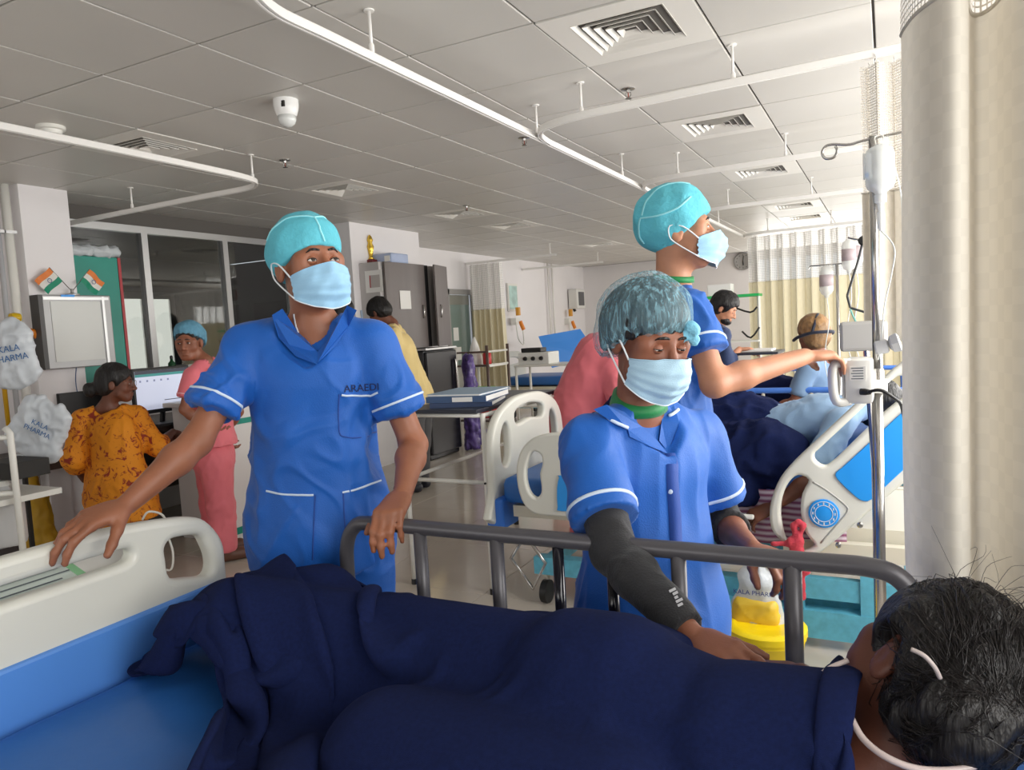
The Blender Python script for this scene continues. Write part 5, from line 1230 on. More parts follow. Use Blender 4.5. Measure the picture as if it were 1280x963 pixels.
rib([(394, 619), (393, 640), (392, 665), (391, 700)], .003, 'pocket_seam', m_scrubd, n=3); rib([(429, 617), (430, 640), (432, 670), (433, 700)], .003, 'pocket_seam', m_scrubd, n=3)
a = on(bv, 428, 487, 1.85); b = on(bv, 474, 484, 1.85); u = nrm(b - a); nn = nrm(-ray(450, 486)); nn = nrm(nn - nn.dot(u) * u)
tm_ = text_mesh('ARAEDI', .026, ((a + b) / 2 + nn * .012, u, np.cross(nn, u), nn))
for q_ in tm_.vertices:
    dv = (q_.co - V((0, 0, CAM_H))).normalized(); hit = bv.ray_cast(V((0, 0, CAM_H)), dv)
    if hit[0] is not None: q_.co = hit[0] - dv * .0025
link('embroidered_name', tm_, cloth('thread_navy', (10, 26, 76), .1), top)
cp = cap_sdf(t, J['head'], J['hM'], 1.01, m_cap, 'surgeon', .008, 3, 'surgeon_cap', 22, .003, 0, .002)
hM, hc = J['hM'], J['head']; cb = bvh_of(cp.data)
m_seam = mat('cap_seam', (150, 222, 232), .7)
Wc = lambda x, y, z: hc + 1.01 * (x * hM[0] + y * hM[1] + z * hM[2])
ribbon(cb, [Wc(.0, .13, .045), Wc(0, .12, .08), Wc(0, .08, .125)], .004, n=4).build('cap_seam', m_seam, cp, smooth=True)
ribbon(cb, [Wc(0, .08, .125), Wc(.04, .05, .13), Wc(.075, .0, .11), Wc(.09, -.05, .08)], .004, n=4).build('cap_seam', m_seam, cp, smooth=True)
ribbon(cb, [Wc(0, .08, .125), Wc(-.04, .05, .13), Wc(-.075, .0, .11), Wc(-.09, -.05, .08)], .004, n=4).build('cap_seam', m_seam, cp, smooth=True)
mask_on(t, hc, hM, 1.0, seed=1)
ribbon(bvh_of([c for c in t.children if c.name.startswith('body')][0].data), [P(354, 392, d=1.87), P(359, 404, d=1.86), P(366, 418, d=1.86)], .003, n=4).build('neck_chain', m_maskw, t, smooth=True)
# -- woman with see-through bouffant cap leaning over the rail
f2 = facing(30)
m_net = mat('bouffant_netting', (150, 196, 212), .8, bump=.6, bscale=60, stretch=(1, 1, .2))
nt = m_net.node_tree; pb = nt.nodes['Principled BSDF']; out = nt.nodes['Material Output']
tc = nt.nodes.new('ShaderNodeTexCoord'); mp = nt.nodes.new('ShaderNodeMapping'); mp.inputs['Scale'].default_value = (130, 130, 22); nz = nt.nodes.new('ShaderNodeTexNoise'); nz.inputs['Scale'].default_value = 1; nz.inputs['Detail'].default_value = 3; nz.inputs['Distortion'].default_value = .6
rm = nt.nodes.new('ShaderNodeMapRange'); rm.inputs['From Min'].default_value = .46; rm.inputs['From Max'].default_value = .72; rm.inputs['To Min'].default_value = .2; rm.inputs['To Max'].default_value = .72
trn = nt.nodes.new('ShaderNodeBsdfTransparent'); mxs = nt.nodes.new('ShaderNodeMixShader')
nt.links.new(tc.outputs['Object'], mp.inputs[0]); nt.links.new(mp.outputs[0], nz.inputs['Vector']); nt.links.new(nz.outputs['Fac'], rm.inputs['Value']); nt.links.new(rm.outputs[0], mxs.inputs[0])
nt.links.new(trn.outputs[0], mxs.inputs[1]); nt.links.new(pb.outputs[0], mxs.inputs[2]); nt.links.new(mxs.outputs[0], out.inputs[0])
J = joints(head=P(811, 424, d=1.66), neck=P(797, 508, d=1.74), chest=P(806, 592, d=1.76), pelvis=P(815, 770, d=1.80),
           shR=P(735, 556, d=1.66), shL=P(872, 544, d=1.86), elR=P(768, 690, d=1.50), elL=P(905, 655, d=1.92), wrR=P(866, 796, d=1.30), wrL=P(940, 686, d=1.70), fwd=f2)
J['hM'] = frame_of(facing(24, -16), 3); stand(J, .09)
t = person('woman in blue tunic, see-through bouffant cap and mask, leaning over the grey bed rail', J, .0052, sk2, fem=False, head_s=.99, hands=[
    dict(s='R', dir=P(940, 842, d=1.17) - J['wrR'], palm=(.2, .3, -1), side=1, curl=(18, 22, 14), spread=5, thumb=(40, 15), scale=.93),
    dict(s='L', dir=P(985, 706, d=1.60) - J['wrL'], palm=(.35, -.3, -.7), side=-1, curl=(45, 50, 30), spread=4, thumb=(40, 30), scale=.92)], look=(0, -24), lid=.68, arm_s=.86, torso_s=.93, neck_r=.047)
top = garment_top(t, J, .006, m_scrub, hem_z=.42, sleeve=.72, vneck=(.075, .026), fem=False, seed=14, amp=.007, amp2=.005, sl_r=.078, flare=.045, neck_cut=.054, ts=1.02, name='tunic')
garment_legs(t, J, .01, m_scrub, seed=15, top_z=.86, r0=.09, r1=.075, r2=.065); shoes(t, J, m_black)
bv = trims(t, top, J, 0, .72, .11, .007)

rib([(836, 568), (840, 600), (843, 640), (845, 680), (848, 720)], .030, 'button_placket', m_scrubd, n=4)
flap([(742, 512), (762, 526), (785, 537), (787, 546), (812, 558), (834, 567), (822, 551), (803, 534), (780, 515), (758, 506)]); flap([(829, 503), (842, 506), (850, 514), (849, 528), (843, 548), (835, 565), (824, 551), (827, 528)])
for pl in ([(747, 514), (765, 526), (785, 535)], [(836, 520), (842, 517), (848, 512)]): MB().tube([P(a_, b_, d=float((on(bv, a_, b_, 1.6) - np.array([0, 0, CAM_H])) @ ROT[:, 2]) - .011) for a_, b_ in pl], .004, 6, smooth=3).build('collar_piping', m_pipe, top, smooth=True)
p = on(bv, 838, 615, 1.6); MB().lathe([(.0055, 0), (.0055, .002), (.003, .003)], p + nrm(-ray(838, 615)) * .003, 12, -ray(838, 615)).build('button', mat('button_pearl', (190, 205, 225), .25), top)
hc, hM = J['head'], J['hM']
hr = cap_sdf(t, hc, hM, .985, m_hair, 'bouffant', .006, 8, 'hair', 26, .002, .0, -.01)
cp = cap_sdf(t, hc, hM, 1.0, m_net, 'bouffant', .015, 9, 'bouffant_cap', 30, .0032, .006, -.020, h=.004)
F = Field(hc - .25, hc + .25, .006); g = P(866, 410, d=1.60)
for k in range(9): F.ell(g + rng.normal(0, .010, 3), (.012, .010, .014), None, .006)
field_obj(F, 'cap_ruffle', mat('cap_elastic', (128, 196, 222), .8, bump=.5, bscale=150), cp, .002, 3, (60, 60, 60))
mask_on(t, hc, hM, 1.0, seed=3, m_=mat('mask_pale', (176, 210, 230), .7, bump=.25, bscale=520))
# black under-sleeve on the leaning arm and lanyard
m_sleeve = cloth('black_jersey', (30, 30, 33), .25, 260, .8)
for s_, b_ in (('R', .93), ('L', .30)):
    e, wq, sh = J['el' + s_], J['wr' + s_], J['sh' + s_]; F = Field(np.minimum(np.minimum(e, wq), sh) - .1, np.maximum(np.maximum(e, wq), sh) + .1, .0055)
    st = sh + (e - sh) * .5; F.cone(st, e, .050, .044, .02); dm = e + (wq - e) * .3; F.cone(e, dm, .043, .044, .02); F.cone(dm, e + (wq - e) * (b_ + .15), .044, .034, .02); F.cutlocal(e + (wq - e) * b_, wq - e, e + (wq - e) * (b_ + .25), .1)
    ob = field_obj(F, 'under_sleeve', m_sleeve, t, .0022, 22, (22, 22, 14))
    if s_ == 'R':
        bs = bvh_of(ob.data); ring_ribbon(bs, e, wq, .89, .08, .022, off=.003).build('sleeve_cuff', m_sleeve, ob, smooth=True)
        a = on(bs, 846, 748, 1.35); u = nrm(P(858, 768, d=1.34) - P(842, 738, d=1.38)); nn = nrm(-ray(846, 748)); nn = nrm(nn - nn.dot(u) * u)
        vv_ = np.cross(nn, u)
        for k in range(5): slab(MB(), a + nn * .003 + u * (.008 * (k - 2)) + vv_ * (.002 * (k % 2)), u, vv_, nn, .005, .013 - .003 * (k % 3), .001).build('sleeve_mark', mat('logo_grey', (190, 190, 194), .6), ob)
m_lan = cloth('lanyard_green', (14, 128, 66), .1, 200, .6)
bb = bvh_of([c for c in t.children if c.name.startswith('body')][0].data)
ring_ribbon(bb, J['neck'], J['head'], .10, .13, .022, off=.005, th=.004).build('lanyard', m_lan, t, smooth=True)
# -- man seen from the side adjusting the infusion pump
f3 = facing(72)
J = joints(head=P(849, 290, d=2.28), neck=P(842, 366, d=2.32), chest=P(842, 436, d=2.34), pelvis=P(838, 610, d=2.38),
           shR=P(862, 386, d=2.19), shL=P(845, 384, d=2.50), elR=P(893, 480, d=2.10), elL=P(835, 490, d=2.62), wrR=P(1006, 446, d=2.22), wrL=P(842, 580, d=2.62), fwd=f3)
J['hM'] = frame_of(facing(80, 4), 0); stand(J, .1)
t = person('man in blue scrubs and tied cap, seen from the side, reaching for the infusion pump', J, .0055, sk3, head_s=1.0, hands=[
    dict(s='R', dir=P(1062, 442, d=2.28) - J['wrR'], palm=(0, .1, -1), side=1, curls=[(22, 34, 20), (26, 34, 20), (28, 34, 20), (30, 36, 20)], spread=4, thumb=(30, 25), scale=1.0),
    dict(s='L', dir=(.1, .0, -1), palm=(.3, -1, 0), side=-1)], look=(0, 5), lid=.25, arm_s=1.0)
top = garment_top(t, J, .007, m_scrub, hem_z=.80, sleeve=.60, seed=24, amp=.007, amp2=.005, sl_r=.08, flare=.02, neck_cut=.066, vneck=(.1, .06))
garment_legs(t, J, .01, m_scrub, seed=25, top_z=.88); shoes(t, J, m_black)
trims(t, top, J, 0, .60, .12, .007)
hc, hM = J['head'], J['hM']
cp = cap_sdf(t, hc, hM, 1.03, m_cap, 'surgeon', .014, 13, 'surgeon_cap', 36, .004, 0, -.018)
cb = bvh_of(cp.data); Wc = lambda x, y, z: hc + 1.03 * (x * hM[0] + y * hM[1] + z * hM[2])
ribbon(cb, [Wc(.03, .05, .14), Wc(.05, -.02, .15), Wc(.06, -.08, .12), Wc(.08, -.12, .06)], .005, n=4).build('cap_seam', m_seam, cp, smooth=True)
ribbon(cb, [Wc(.07, -.12, .05), Wc(.06, -.14, .0), Wc(.05, -.13, -.05)], .005, n=4).build('cap_seam', m_seam, cp, smooth=True)
ribbon(cb, [Wc(.07, -.12, .05), Wc(.09, -.06, .045), Wc(.1, .0, .06), Wc(.09, .05, .09)], .005, n=4).build('cap_seam', m_seam, cp, smooth=True)
mk = mask_on(t, hc, hM, 1.02, seed=5)
bb = bvh_of([c for c in t.children if c.name.startswith('body')][0].data)
ring_ribbon(bb, J['neck'], J['head'], .24, .13, .018, off=.005, th=.004).build('lanyard', m_lan, t, smooth=True)
# ------------------------------------------------------------------ patients and the people behind
def hair_on(t, c, M, s=1.0, bun=None, m_=None, h=.006, len_=0, thick=.012, seed=0, name='hair', face=(.092, -.028), amp=.004, earcut=1.0):
    W = lambda x, y, z: c + s * (x * M[0] + y * M[1] + z * M[2]); F = Field(c - .27, c + .27, h)
    F.ell(W(0, -.018, .046), np.array((.074 + thick, .096 + thick, .082 + thick)) * s, M, .01); F.ell(W(0, -.055, -.01), np.array((.070 + thick * .6, .058 + thick, .075)) * s, M, .03)
    if bun: F.ell(W(*bun[:3]), np.array((bun[3],) * 3) * s, M, .02)
    if len_: F.cone(W(0, -.07, -.03), W(0, -.085, -.03 - len_), .075, .05, .03)
    F.ell(W(0, face[0], face[1]), np.array((.082, .085, .088)) * s, M, .012, 's')
    for q in (-1, 1): F.ell(W(q * .085, -.004, -.022), np.array((.024, .026, .042)) * s * earcut, M, .01, 's')
    X, Q = F.mesh(); N = normals_of(X, Q); L = (X - c) @ M.T
    X = X + N * (amp * vnoise(L * [60, 60, 16], 1, seed) + amp * .8 * vnoise(X, 30, seed + 1))[:, None]
    return link(name, np_mesh(X, Q, name), m_ or m_hair, t)
# -- near patient lying on the bed, back of the head to the camera
u_ = nrm((.58, .29, .76)); f_ = np.array((-.62, .78, .0)); f_ = nrm(f_ - f_.dot(u_) * u_); r_ = np.cross(f_, u_); HM = np.array([r_, f_, u_])
ear = P(1098, 815, d=.98); hc = ear + r_ * .082 - u_ * -.006
skp = skin('deep_brown', (104, 60, 44))
J = joints(head=hc, neck=hc - u_ * .16 - f_ * .02, chest=(-.20, 1.06, .815), pelvis=(-.45, 1.12, .82), shR=(-.13, 1.15, .77), shL=(-.14, 1.0, .84), elR=(-.25, 1.22, .77), elL=(-.2, 1.19, .83),
           wrR=(-.1, 1.25, .79), wrL=P(1002, 846, d=1.17), hipR=(-.47, 1.13, .80), hipL=(-.47, 1.08, .84), knR=(-.85, 1.20, .80), knL=(-.85, 1.17, .83), anR=(-1.22, 1.10, .80), anL=(-1.2, 1.14, .84), fwd=nrm((-.1, .95, .3)))
J['hM'] = HM
tp = person('patient lying under the navy blanket, back of the black haired head to the camera', J, .0052, skp, fem=False, head_s=.98, torso_s=.62, arm_s=.82, neck_r=.046, eyes=False, finehead=False, hands=[
    dict(s='L', dir=P(955, 846, d=1.2) - J['wrL'], palm=(0, .2, -1), side=-1, curl=(22, 28, 18), scale=.9)], feet_dir=(-.6, .2, .6))
tp.location.z = tp.location.z
hb = hair_on(tp, hc, HM, 1.0, (-.02, -.105, .0, .06), h=.006, thick=.022, seed=41, amp=.006, face=(.10, -.04), earcut=1.4)
# loose strands drawn back over the skull into the knot
bvH = bvh_of(hb.data); rs = np.random.default_rng(5); st = MB()
L2W = lambda q: hc + q[0] * HM[0] + q[1] * HM[1] + q[2] * HM[2]
knot = np.array((-.03, -.13, .015))
for k in range(1900):
    th, ph = rs.uniform(0, 2 * math.pi), rs.uniform(0, math.pi); d0 = np.array((math.sin(ph) * math.cos(th), math.sin(ph) * math.sin(th), math.cos(ph)))
    if d0[1] > .35 and d0[2] < .5: continue
    a = d0 * np.array((.105, .125, .115)) + np.array((0, -.02, .045)); pts = []; w0 = rs.normal(0, .006, 3); lift_ = rs.uniform(.0, .004) if rs.random() < .93 else rs.uniform(.004, .018)
    for tt in np.linspace(0, rs.uniform(.45, .95), 8):
        q = a * (1 - tt) + knot * tt + w0 * math.sin(tt * rs.uniform(5, 7)); lo, no, _i, _d = bvH.find_nearest(V(L2W(q)))
        pts.append(np.array(lo) + np.array(no) * (.0008 + lift_ * math.sin(math.pi * min(tt * 1.2, 1))))
    st.tube(pts, [.0005, .0006, .0006, .0006, .0006, .0005, .0004, .0002], 3, cap=False)
for k in range(34):
    a = L2W(np.array((rs.uniform(-.10, .05), rs.uniform(-.12, .02), rs.uniform(.10, .15)))); lo, no, _i, _d = bvH.find_nearest(V(a)); p = np.array(lo); dd = nrm(np.array(no) * .8 + u_ * rs.uniform(.6, 1.6) + rs.normal(0, .35, 3)); L = rs.uniform(.04, .11)
    st.tube([p, p + dd * L * .4, p + dd * L * .75 + rs.normal(0, .012, 3) - [0, 0, .008], p + dd * L + rs.normal(0, .02, 3) - [0, 0, .025]], [.0004, .0004, .0003, .0002], 3, smooth=3, cap=False)
sto = st.build('hair_strands', mat('hair_strand', (34, 30, 30), .3), hb, smooth=True); sto['kind'] = 'stuff'
# striped gown
m_str = mat('gown_stripe', (226, 230, 240), .75); nt = m_str.node_tree; wv = nt.nodes.new('ShaderNodeTexWave'); wv.inputs['Scale'].default_value = 40; wv.bands_direction = 'X'; rp = nt.nodes.new('ShaderNodeValToRGB'); rp.color_ramp.elements[0].color = (*lin((120, 150, 205)), 1); rp.color_ramp.elements[1].color = (*lin((230, 234, 242)), 1); rp.color_ramp.elements[0].position = .35; rp.color_ramp.elements[1].position = .55
tc = nt.nodes.new('ShaderNodeTexCoord'); nt.links.new(tc.outputs['Object'], wv.inputs['Vector']); nt.links.new(wv.outputs['Fac'], rp.inputs['Fac']); nt.links.new(rp.outputs['Color'], nt.nodes['Principled BSDF'].inputs['Base Color'])
F = Field(np.array((-.5, .75, .70)), np.array((.12, 1.34, 1.05)), .007)
F.cone(J['chest'], J['pelvis'], .108, .1, .04, (J['fwd'], .75)); F.cone(J['chest'], J['shL'], .08, .056, .03); F.cone(J['chest'], J['shR'], .08, .05, .03); F.cone(J['shL'], np.array(J['neck']) - u_ * .03, .048, .05, .03)
F.cone(np.array(J['neck']) + u_ * .0, np.array(J['neck']) + u_ * .16, .052, .07, .01, mode='s'); field_obj(F, 'striped_gown', m_str, tp, .003, 6, (20, 20, 20))
# oxygen tubing round the ear and under the neck
m_ox = mat('oxygen_tube', (206, 190, 186), .2, alpha=.85)
MB().tube([P(1008, 872, d=1.04), P(1018, 852, d=1.03), P(1036, 836, d=1.02), P(1060, 826, d=1.02)], .0035, 8, smooth=5).build('cannula_front', m_ox, tp, smooth=True)
MB().tube([P(1064, 898, d=.93), P(1080, 925, d=.90), P(1110, 948, d=.87), P(1150, 962, d=.855), P(1200, 962, d=.85), P(1245, 948, d=.85), P(1290, 928, d=.86)], .0042, 8, smooth=6).build('cannula_tube', m_ox, tp, smooth=True)
MB().tube([P(1139, 812, d=.872), P(1155, 820, d=.862), P(1168, 834, d=.858), P(1175, 848, d=.862)], .0028, 8, smooth=5).build('hair_tie', mat('hair_tie', (176, 164, 160), .5), hb, smooth=True)
# pillow under the head, white sheet by the shoulder
F = Field((-.06, .70, .70), (.56, 1.36, .95), .012); F.ell((.24, 1.04, .775), (.29, .27, .075), None, .02); F.cone((.06, .86, .765), (.42, .86, .765), .045, .045, .06); F.cone((.06, 1.22, .765), (.42, 1.22, .765), .045, .045, .06)
po = field_obj(F, 'pillow', m_matt, None, .004, 3, (10, 10, 10)); tag(po, 'blue covered pillow under the near patient\'s head', 'pillow')
a = MB(); rows = []
for i in range(22):
    row = []
    for j in range(16):
        x = -.30 + .33 * i / 21; y = 1.10 + .25 * j / 15; row.append((x, y, 0))
    rows.append(row)
A = np.array(rows, float); G = A.reshape(-1, 3); G[:, 2] = np.maximum(.845 - .5 * np.abs(G[:, 1] - 1.24) ** 1.2, .75) + .012 * vnoise(G, (16, 10, 1), 3) + .006 * vnoise(G, (40, 30, 1), 4)
ws = a.grid(G.reshape(22, 16, 3)).build('bed_sheet', cloth('white_sheet', (214, 216, 226), .2, 60), None, smooth=True); tag(ws, 'crumpled white sheet beside the near patient\'s shoulder', 'sheet'); mdd = ws.modifiers.new('thick', 'SOLIDIFY'); mdd.thickness = .004
# -- patient on the second bed
u2 = nrm((.80, 0, .60)); f2_ = nrm((-.55, -.35, .75)); f2_ = nrm(f2_ - f2_.dot(u2) * u2); HM2 = np.array([np.cross(f2_, u2), f2_, u2])
J = joints(head=P(1086, 502, y=3.72), chest=(-.30, 3.66, .94), pelvis=(-.72, 3.76, .78), neck=(-.11, 3.68, 1.03), shR=(-.2, 3.9, .97), shL=(-.19, 3.48, .96), elR=(-.42, 4.0, .82), elL=P(1016, 598, y=3.37), wrR=(-.6, 3.9, .88), wrL=P(966, 634, y=3.28),
           hipR=(-.74, 3.85, .76), hipL=(-.74, 3.66, .76), knR=(-1.12, 3.85, .98), knL=(-1.12, 3.66, .95), anR=(-1.45, 3.84, .74), anL=(-1.45, 3.66, .74), fwd=nrm((-.45, 0, .9)))
J['hM'] = HM2
t2 = person('patient in pale blue gown reclining on the second bed, hand out by the rail', J, .008, sk4, finehead=False, hands=[dict(s='L', dir=P(928, 652, y=3.26) - J['wrL'], palm=(.2, .5, -.6), side=-1, curl=(30, 35, 25))], feet_dir=(-.3, 0, .9), eyes=False, torso_s=.95, arm_s=.9)
hair_on(t2, J['head'], HM2, 1.0, h=.009, seed=3)
garment_top(t2, J, .011, cloth('gown_pale_blue', (140, 172, 206), .15, 200), hem_z=.6, sleeve=.8, seed=33, amp=.006, neck_cut=.06, name='gown')
q = P(932, 646, y=3.235); MB().box(q - [.035, .012, .010], q + [.035, .012, .010], bev=.006).build('pulse_oximeter', m_white, t2)
F = Field((-1.85, 3.25, .6), (-.3, 4.3, 1.2), .014)
F.cone((-1.5, 3.7, .72), (-1.12, 3.72, .96), .17, .17, .05); F.cone((-1.12, 3.72, .94), (-.6, 3.74, .86), .2, .19, .06); F.cone((-1.1, 3.5, .72), (-.5, 3.46, .80), .15, .16, .06); F.cone((-1.1, 4.0, .72), (-.55, 4.0, .76), .14, .15, .06); F.cone((-1.2, 3.42, .66), (-.62, 3.37, .66), .10, .10, .06)
F.cut((0, 0, .60), (0, 0, -1)); F.cut((-.47, 0, 0), (1, 0, .25)) if False else None
b2 = field_obj(F, 'blanket', m_navy, None, .014, 12, (7, 7, 5), .010); tag(b2, 'navy blanket over the patient on the second bed', 'blanket')
# striped bed sheet hanging over the edge of the second bed
m_st2 = mat('sheet_stripe', (190, 120, 150), .8); nt = m_st2.node_tree; wv = nt.nodes.new('ShaderNodeTexWave'); wv.inputs['Scale'].default_value = 12; wv.bands_direction = 'Z'; rp = nt.nodes.new('ShaderNodeValToRGB'); rp.color_ramp.elements[0].color = (*lin((126, 58, 96)), 1); rp.color_ramp.elements[1].color = (*lin((198, 186, 196)), 1)
tc = nt.nodes.new('ShaderNodeTexCoord'); nt.links.new(tc.outputs['Object'], wv.inputs['Vector']); nt.links.new(wv.outputs['Fac'], rp.inputs['Fac']); nt.links.new(rp.outputs['Color'], nt.nodes['Principled BSDF'].inputs['Base Color'])
rows = [[(-.72 + .55 * i / 24, 3.325 + .006 * math.sin(i * 1.1) - .0 * j, .68 - .24 * j / 10) for j in range(11)] for i in range(25)]
ss = MB().grid(rows).build('bed_sheet', m_st2, None, smooth=True); tag(ss, 'striped magenta sheet hanging over the edge of the second bed', 'sheet'); mdd = ss.modifiers.new('thick', 'SOLIDIFY'); mdd.thickness = .004
# -- patient with strapped brown hair sitting up in the third bed
J = joints(head=P(1016, 420, d=4.95), fwd=nrm((-.9, .3, 0))); hc3 = J['head']; f3_ = nrm((-.55, .8, .05)); J['hM'] = frame_of(f3_)
J.update(joints(neck=hc3 + [.05, -.02, -.15], chest=hc3 + [.05, .02, -.30], pelvis=hc3 + [.02, .0, -.55], shR=hc3 + [.1, .18, -.2], shL=hc3 + [-.02, -.17, -.2], elR=hc3 + [.0, .25, -.42], elL=hc3 + [-.1, -.22, -.43], wrR=hc3 + [-.2, .15, -.5], wrL=hc3 + [-.3, -.14, -.5],
     hipR=hc3 + [-.05, .1, -.56], hipL=hc3 + [-.05, -.1, -.56], knR=hc3 + [-.5, .1, -.42], knL=hc3 + [-.5, -.1, -.42], anR=hc3 + [-.85, .1, -.55], anL=hc3 + [-.85, -.1, -.55])); J['fwd'] = nrm((-.95, .25, .0))
t3 = person('patient with brown hair and dark mask strap sitting up in the third bed', J, .009, sk2, finehead=False, eyes=False, feet_dir=(-.3, 0, .9))
hair_on(t3, hc3, J['hM'], 1.02, h=.008, seed=9, m_=mat('hair_brown', (146, 112, 74), .5, bump=.6, bscale=60, var=.35, vscale=30), thick=.024, amp=.003)
garment_top(t3, J, .012, cloth('gown_grey_blue', (112, 140, 172), .15, 200), hem_z=.7, sleeve=.8, seed=35, amp=.006, neck_cut=.06, name='gown')
m_strap = cloth('strap_navy', (26, 32, 52), .1); Ms = J['hM']; Ws = lambda x, y, z: hc3 + x * Ms[0] + y * Ms[1] + z * Ms[2]
MB().tube([Ws(-.10, .07, -.03), Ws(-.112, -.02, .0), Ws(-.075, -.12, .03), Ws(0, -.15, .035), Ws(.075, -.12, .03), Ws(.11, -.02, .0)], .011, 6, smooth=4).build('mask_strap', m_strap, t3, smooth=True); MB().tube([Ws(-.075, -.12, .03), Ws(-.05, -.11, .085), Ws(.0, -.06, .145), Ws(.07, .0, .12)], .010, 6, smooth=4).build('mask_strap', m_strap, t3, smooth=True)
F = Field((-1.3, 5.15, .6), (-.1, 6.0, 1.05), .02); F.cone((-1.2, 5.5, .70), (-.8, 5.52, .86), .16, .17, .05); F.cone((-.8, 5.5, .86), (-.45, 5.5, .75), .17, .18, .05); F.cone((-1.1, 5.3, .66), (-.5, 5.28, .66), .10, .1, .05); F.cut((0, 0, .64), (0, 0, -1))
b3 = field_obj(F, 'blanket', m_navy, None, .012, 17, (7, 7, 5), .01); tag(b3, 'navy blanket on the third bed, behind the blue rail', 'blanket')
# -- bearded man in navy writing at a bedside table
m_nvy = cloth('shirt_navy', (34, 52, 92), .15, 200); m_grey = cloth('trousers_grey', (74, 74, 76), .15)
J = joints(head=P(906, 386, d=6.2), neck=P(897, 408, d=6.25), chest=P(893, 435, d=6.28), pelvis=P(890, 505, d=6.35), shR=P(905, 418, d=6.1), shL=P(890, 416, d=6.4), elR=P(908, 456, d=6.05), elL=P(900, 455, d=6.45), wrR=P(924, 437, d=6.15), wrL=P(925, 438, d=6.3), fwd=facing(60)); J['hM'] = frame_of(facing(60, -28)); stand(J)
t4 = person('bearded man in navy shirt writing at a table before the far curtain', J, .009, sk3, hands=[dict(s='R', dir=IMR, palm=(0, 0, -1), side=1), dict(s='L', dir=IMR, palm=(0, 0, -1), side=-1)], look=(0, -20), lid=.5, finehead=True)
hair_on(t4, J['head'], J['hM'], 1.04, h=.008, seed=13, thick=.02); garment_top(t4, J, .012, m_nvy, hem_z=.85, sleeve=1.55, sl_r=.058, seed=36, amp=.006, neck_cut=.058, name='shirt'); garment_legs(t4, J, .015, m_grey, top_z=.9); shoes(t4, J, m_black)
M4, c4_ = J['hM'], J['head']; F = Field(c4_ - .2, c4_ + .2, .007); F.ell(c4_ + M4[1] * .045 - M4[2] * .085, (.06, .055, .042), M4, .01); F.ell(c4_ + M4[1] * .09 - M4[2] * .045, (.03, .03, .035), M4, .01, 's'); field_obj(F, 'beard', m_hair, t4, .002, 3, (60, 60, 60))
T2 = empty('bedside_table', P(942, 441, d=6.2) * [1, 1, 0], 0, 'small white framed table with papers in front of the navy shirted man', 'table'); c_ = P(942, 441, d=6.2)
MB().box(c_ - [.22, .2, .01], c_ + [.22, .25, .01]).build('table_top', mat('table_top_dark', (44, 48, 60), .35), T2)
for dx in (-.2, .2):
    for dy in (-.18, .22): MB().tube([(c_[0] + dx, c_[1] + dy, 0), c_ + [dx, dy, -.01]], .013, 8).build('leg', m_white, T2, smooth=True)
pp = MB().box(c_ + [-.15, -.1, .011], c_ + [.16, .14, .03], bev=.003).build('paper_stack', m_paper, None); tag(pp, 'stack of white papers on the small table by the navy shirted man', 'papers')
gs = P(918, 371, y=9.2); G_ = empty('shelf_unit', (gs[0], gs[1], 0), 0, 'shelf unit with bright green top behind the navy shirted man', 'shelf'); MB().box(gs - [.42, .14, .012], gs + [.30, .16, .02]).build('green_top', mat('shelf_green', (34, 176, 92), .4), G_)
for dx in (-.4, .28): MB().tube([(gs[0] + dx, gs[1], 0), gs + [dx, 0, 0]], .02, 8).build('post', m_white, G_)
for k in range(3): MB().box((gs[0] - .4, gs[1] - .12, .4 + .36 * k), (gs[0] + .28, gs[1] + .14, .42 + .36 * k)).build('shelf', m_white, G_)
wb = MB().box(gs + [-.3, -.1, .021], gs + [-.02, .1, .16], bev=.006).build('carton', m_paper, None); tag(wb, 'white carton on the green topped shelf', 'box')
MB().tube([gs + [.0, -.14, -.12], gs + [.2, -.15, -.2], gs + [.28, -.14, -.14]], .011, 8, smooth=3).build('black_strap', m_black, G_); MB().tube([gs + [.1, -.14, -.42], gs + [.2, -.15, -.5], gs + [.3, -.14, -.38]], .011, 8, smooth=3).build('black_strap', m_black, G_)
# -- nurse in pink bending over behind the woman
m_pink = cloth('pink_uniform', (222, 112, 122), .12, 260, .7)
m_pinkd = cloth('pink_trim', (120, 52, 84), .1)
J = joints(pelvis=P(722, 520, d=4.85), chest=P(752, 452, d=4.8), neck=P(778, 440, d=4.8), head=P(795, 445, d=4.8), shR=P(765, 455, d=4.65), shL=P(770, 450, d=4.95), elR=P(775, 500, d=4.6), elL=P(785, 500, d=4.95), wrR=P(790, 530, d=4.65), wrL=P(800, 530, d=4.95), fwd=nrm(facing(80, -40))); J['hM'] = frame_of(facing(80, -35)); stand(J); J['fwd'] = nrm(facing(80, -40))
t5 = person('nurse in pink bending forward, mostly hidden behind the woman in the tunic', J, .010, sk2, finehead=False, eyes=False); hair_on(t5, J['head'], J['hM'], 1.0, h=.009, seed=15)
F = Field(P(742, 480, d=4.8) - .55, P(742, 480, d=4.8) + .6, .012); F.cone(J['chest'], J['pelvis'], .19, .20, .05); F.cone(J['pelvis'], J['pelvis'] - [0, 0, .3], .2, .2, .05)
for s_ in 'RL': F.cone(J['chest'], J['sh' + s_], .12, .07, .05); F.cone(J['sh' + s_], J['el' + s_], .075, .08, .03)
field_obj(F, 'uniform_top', m_pink, t5, .006, 44, (10, 10, 6)); garment_legs(t5, J, .015, m_pink, seed=3); shoes(t5, J, m_black)
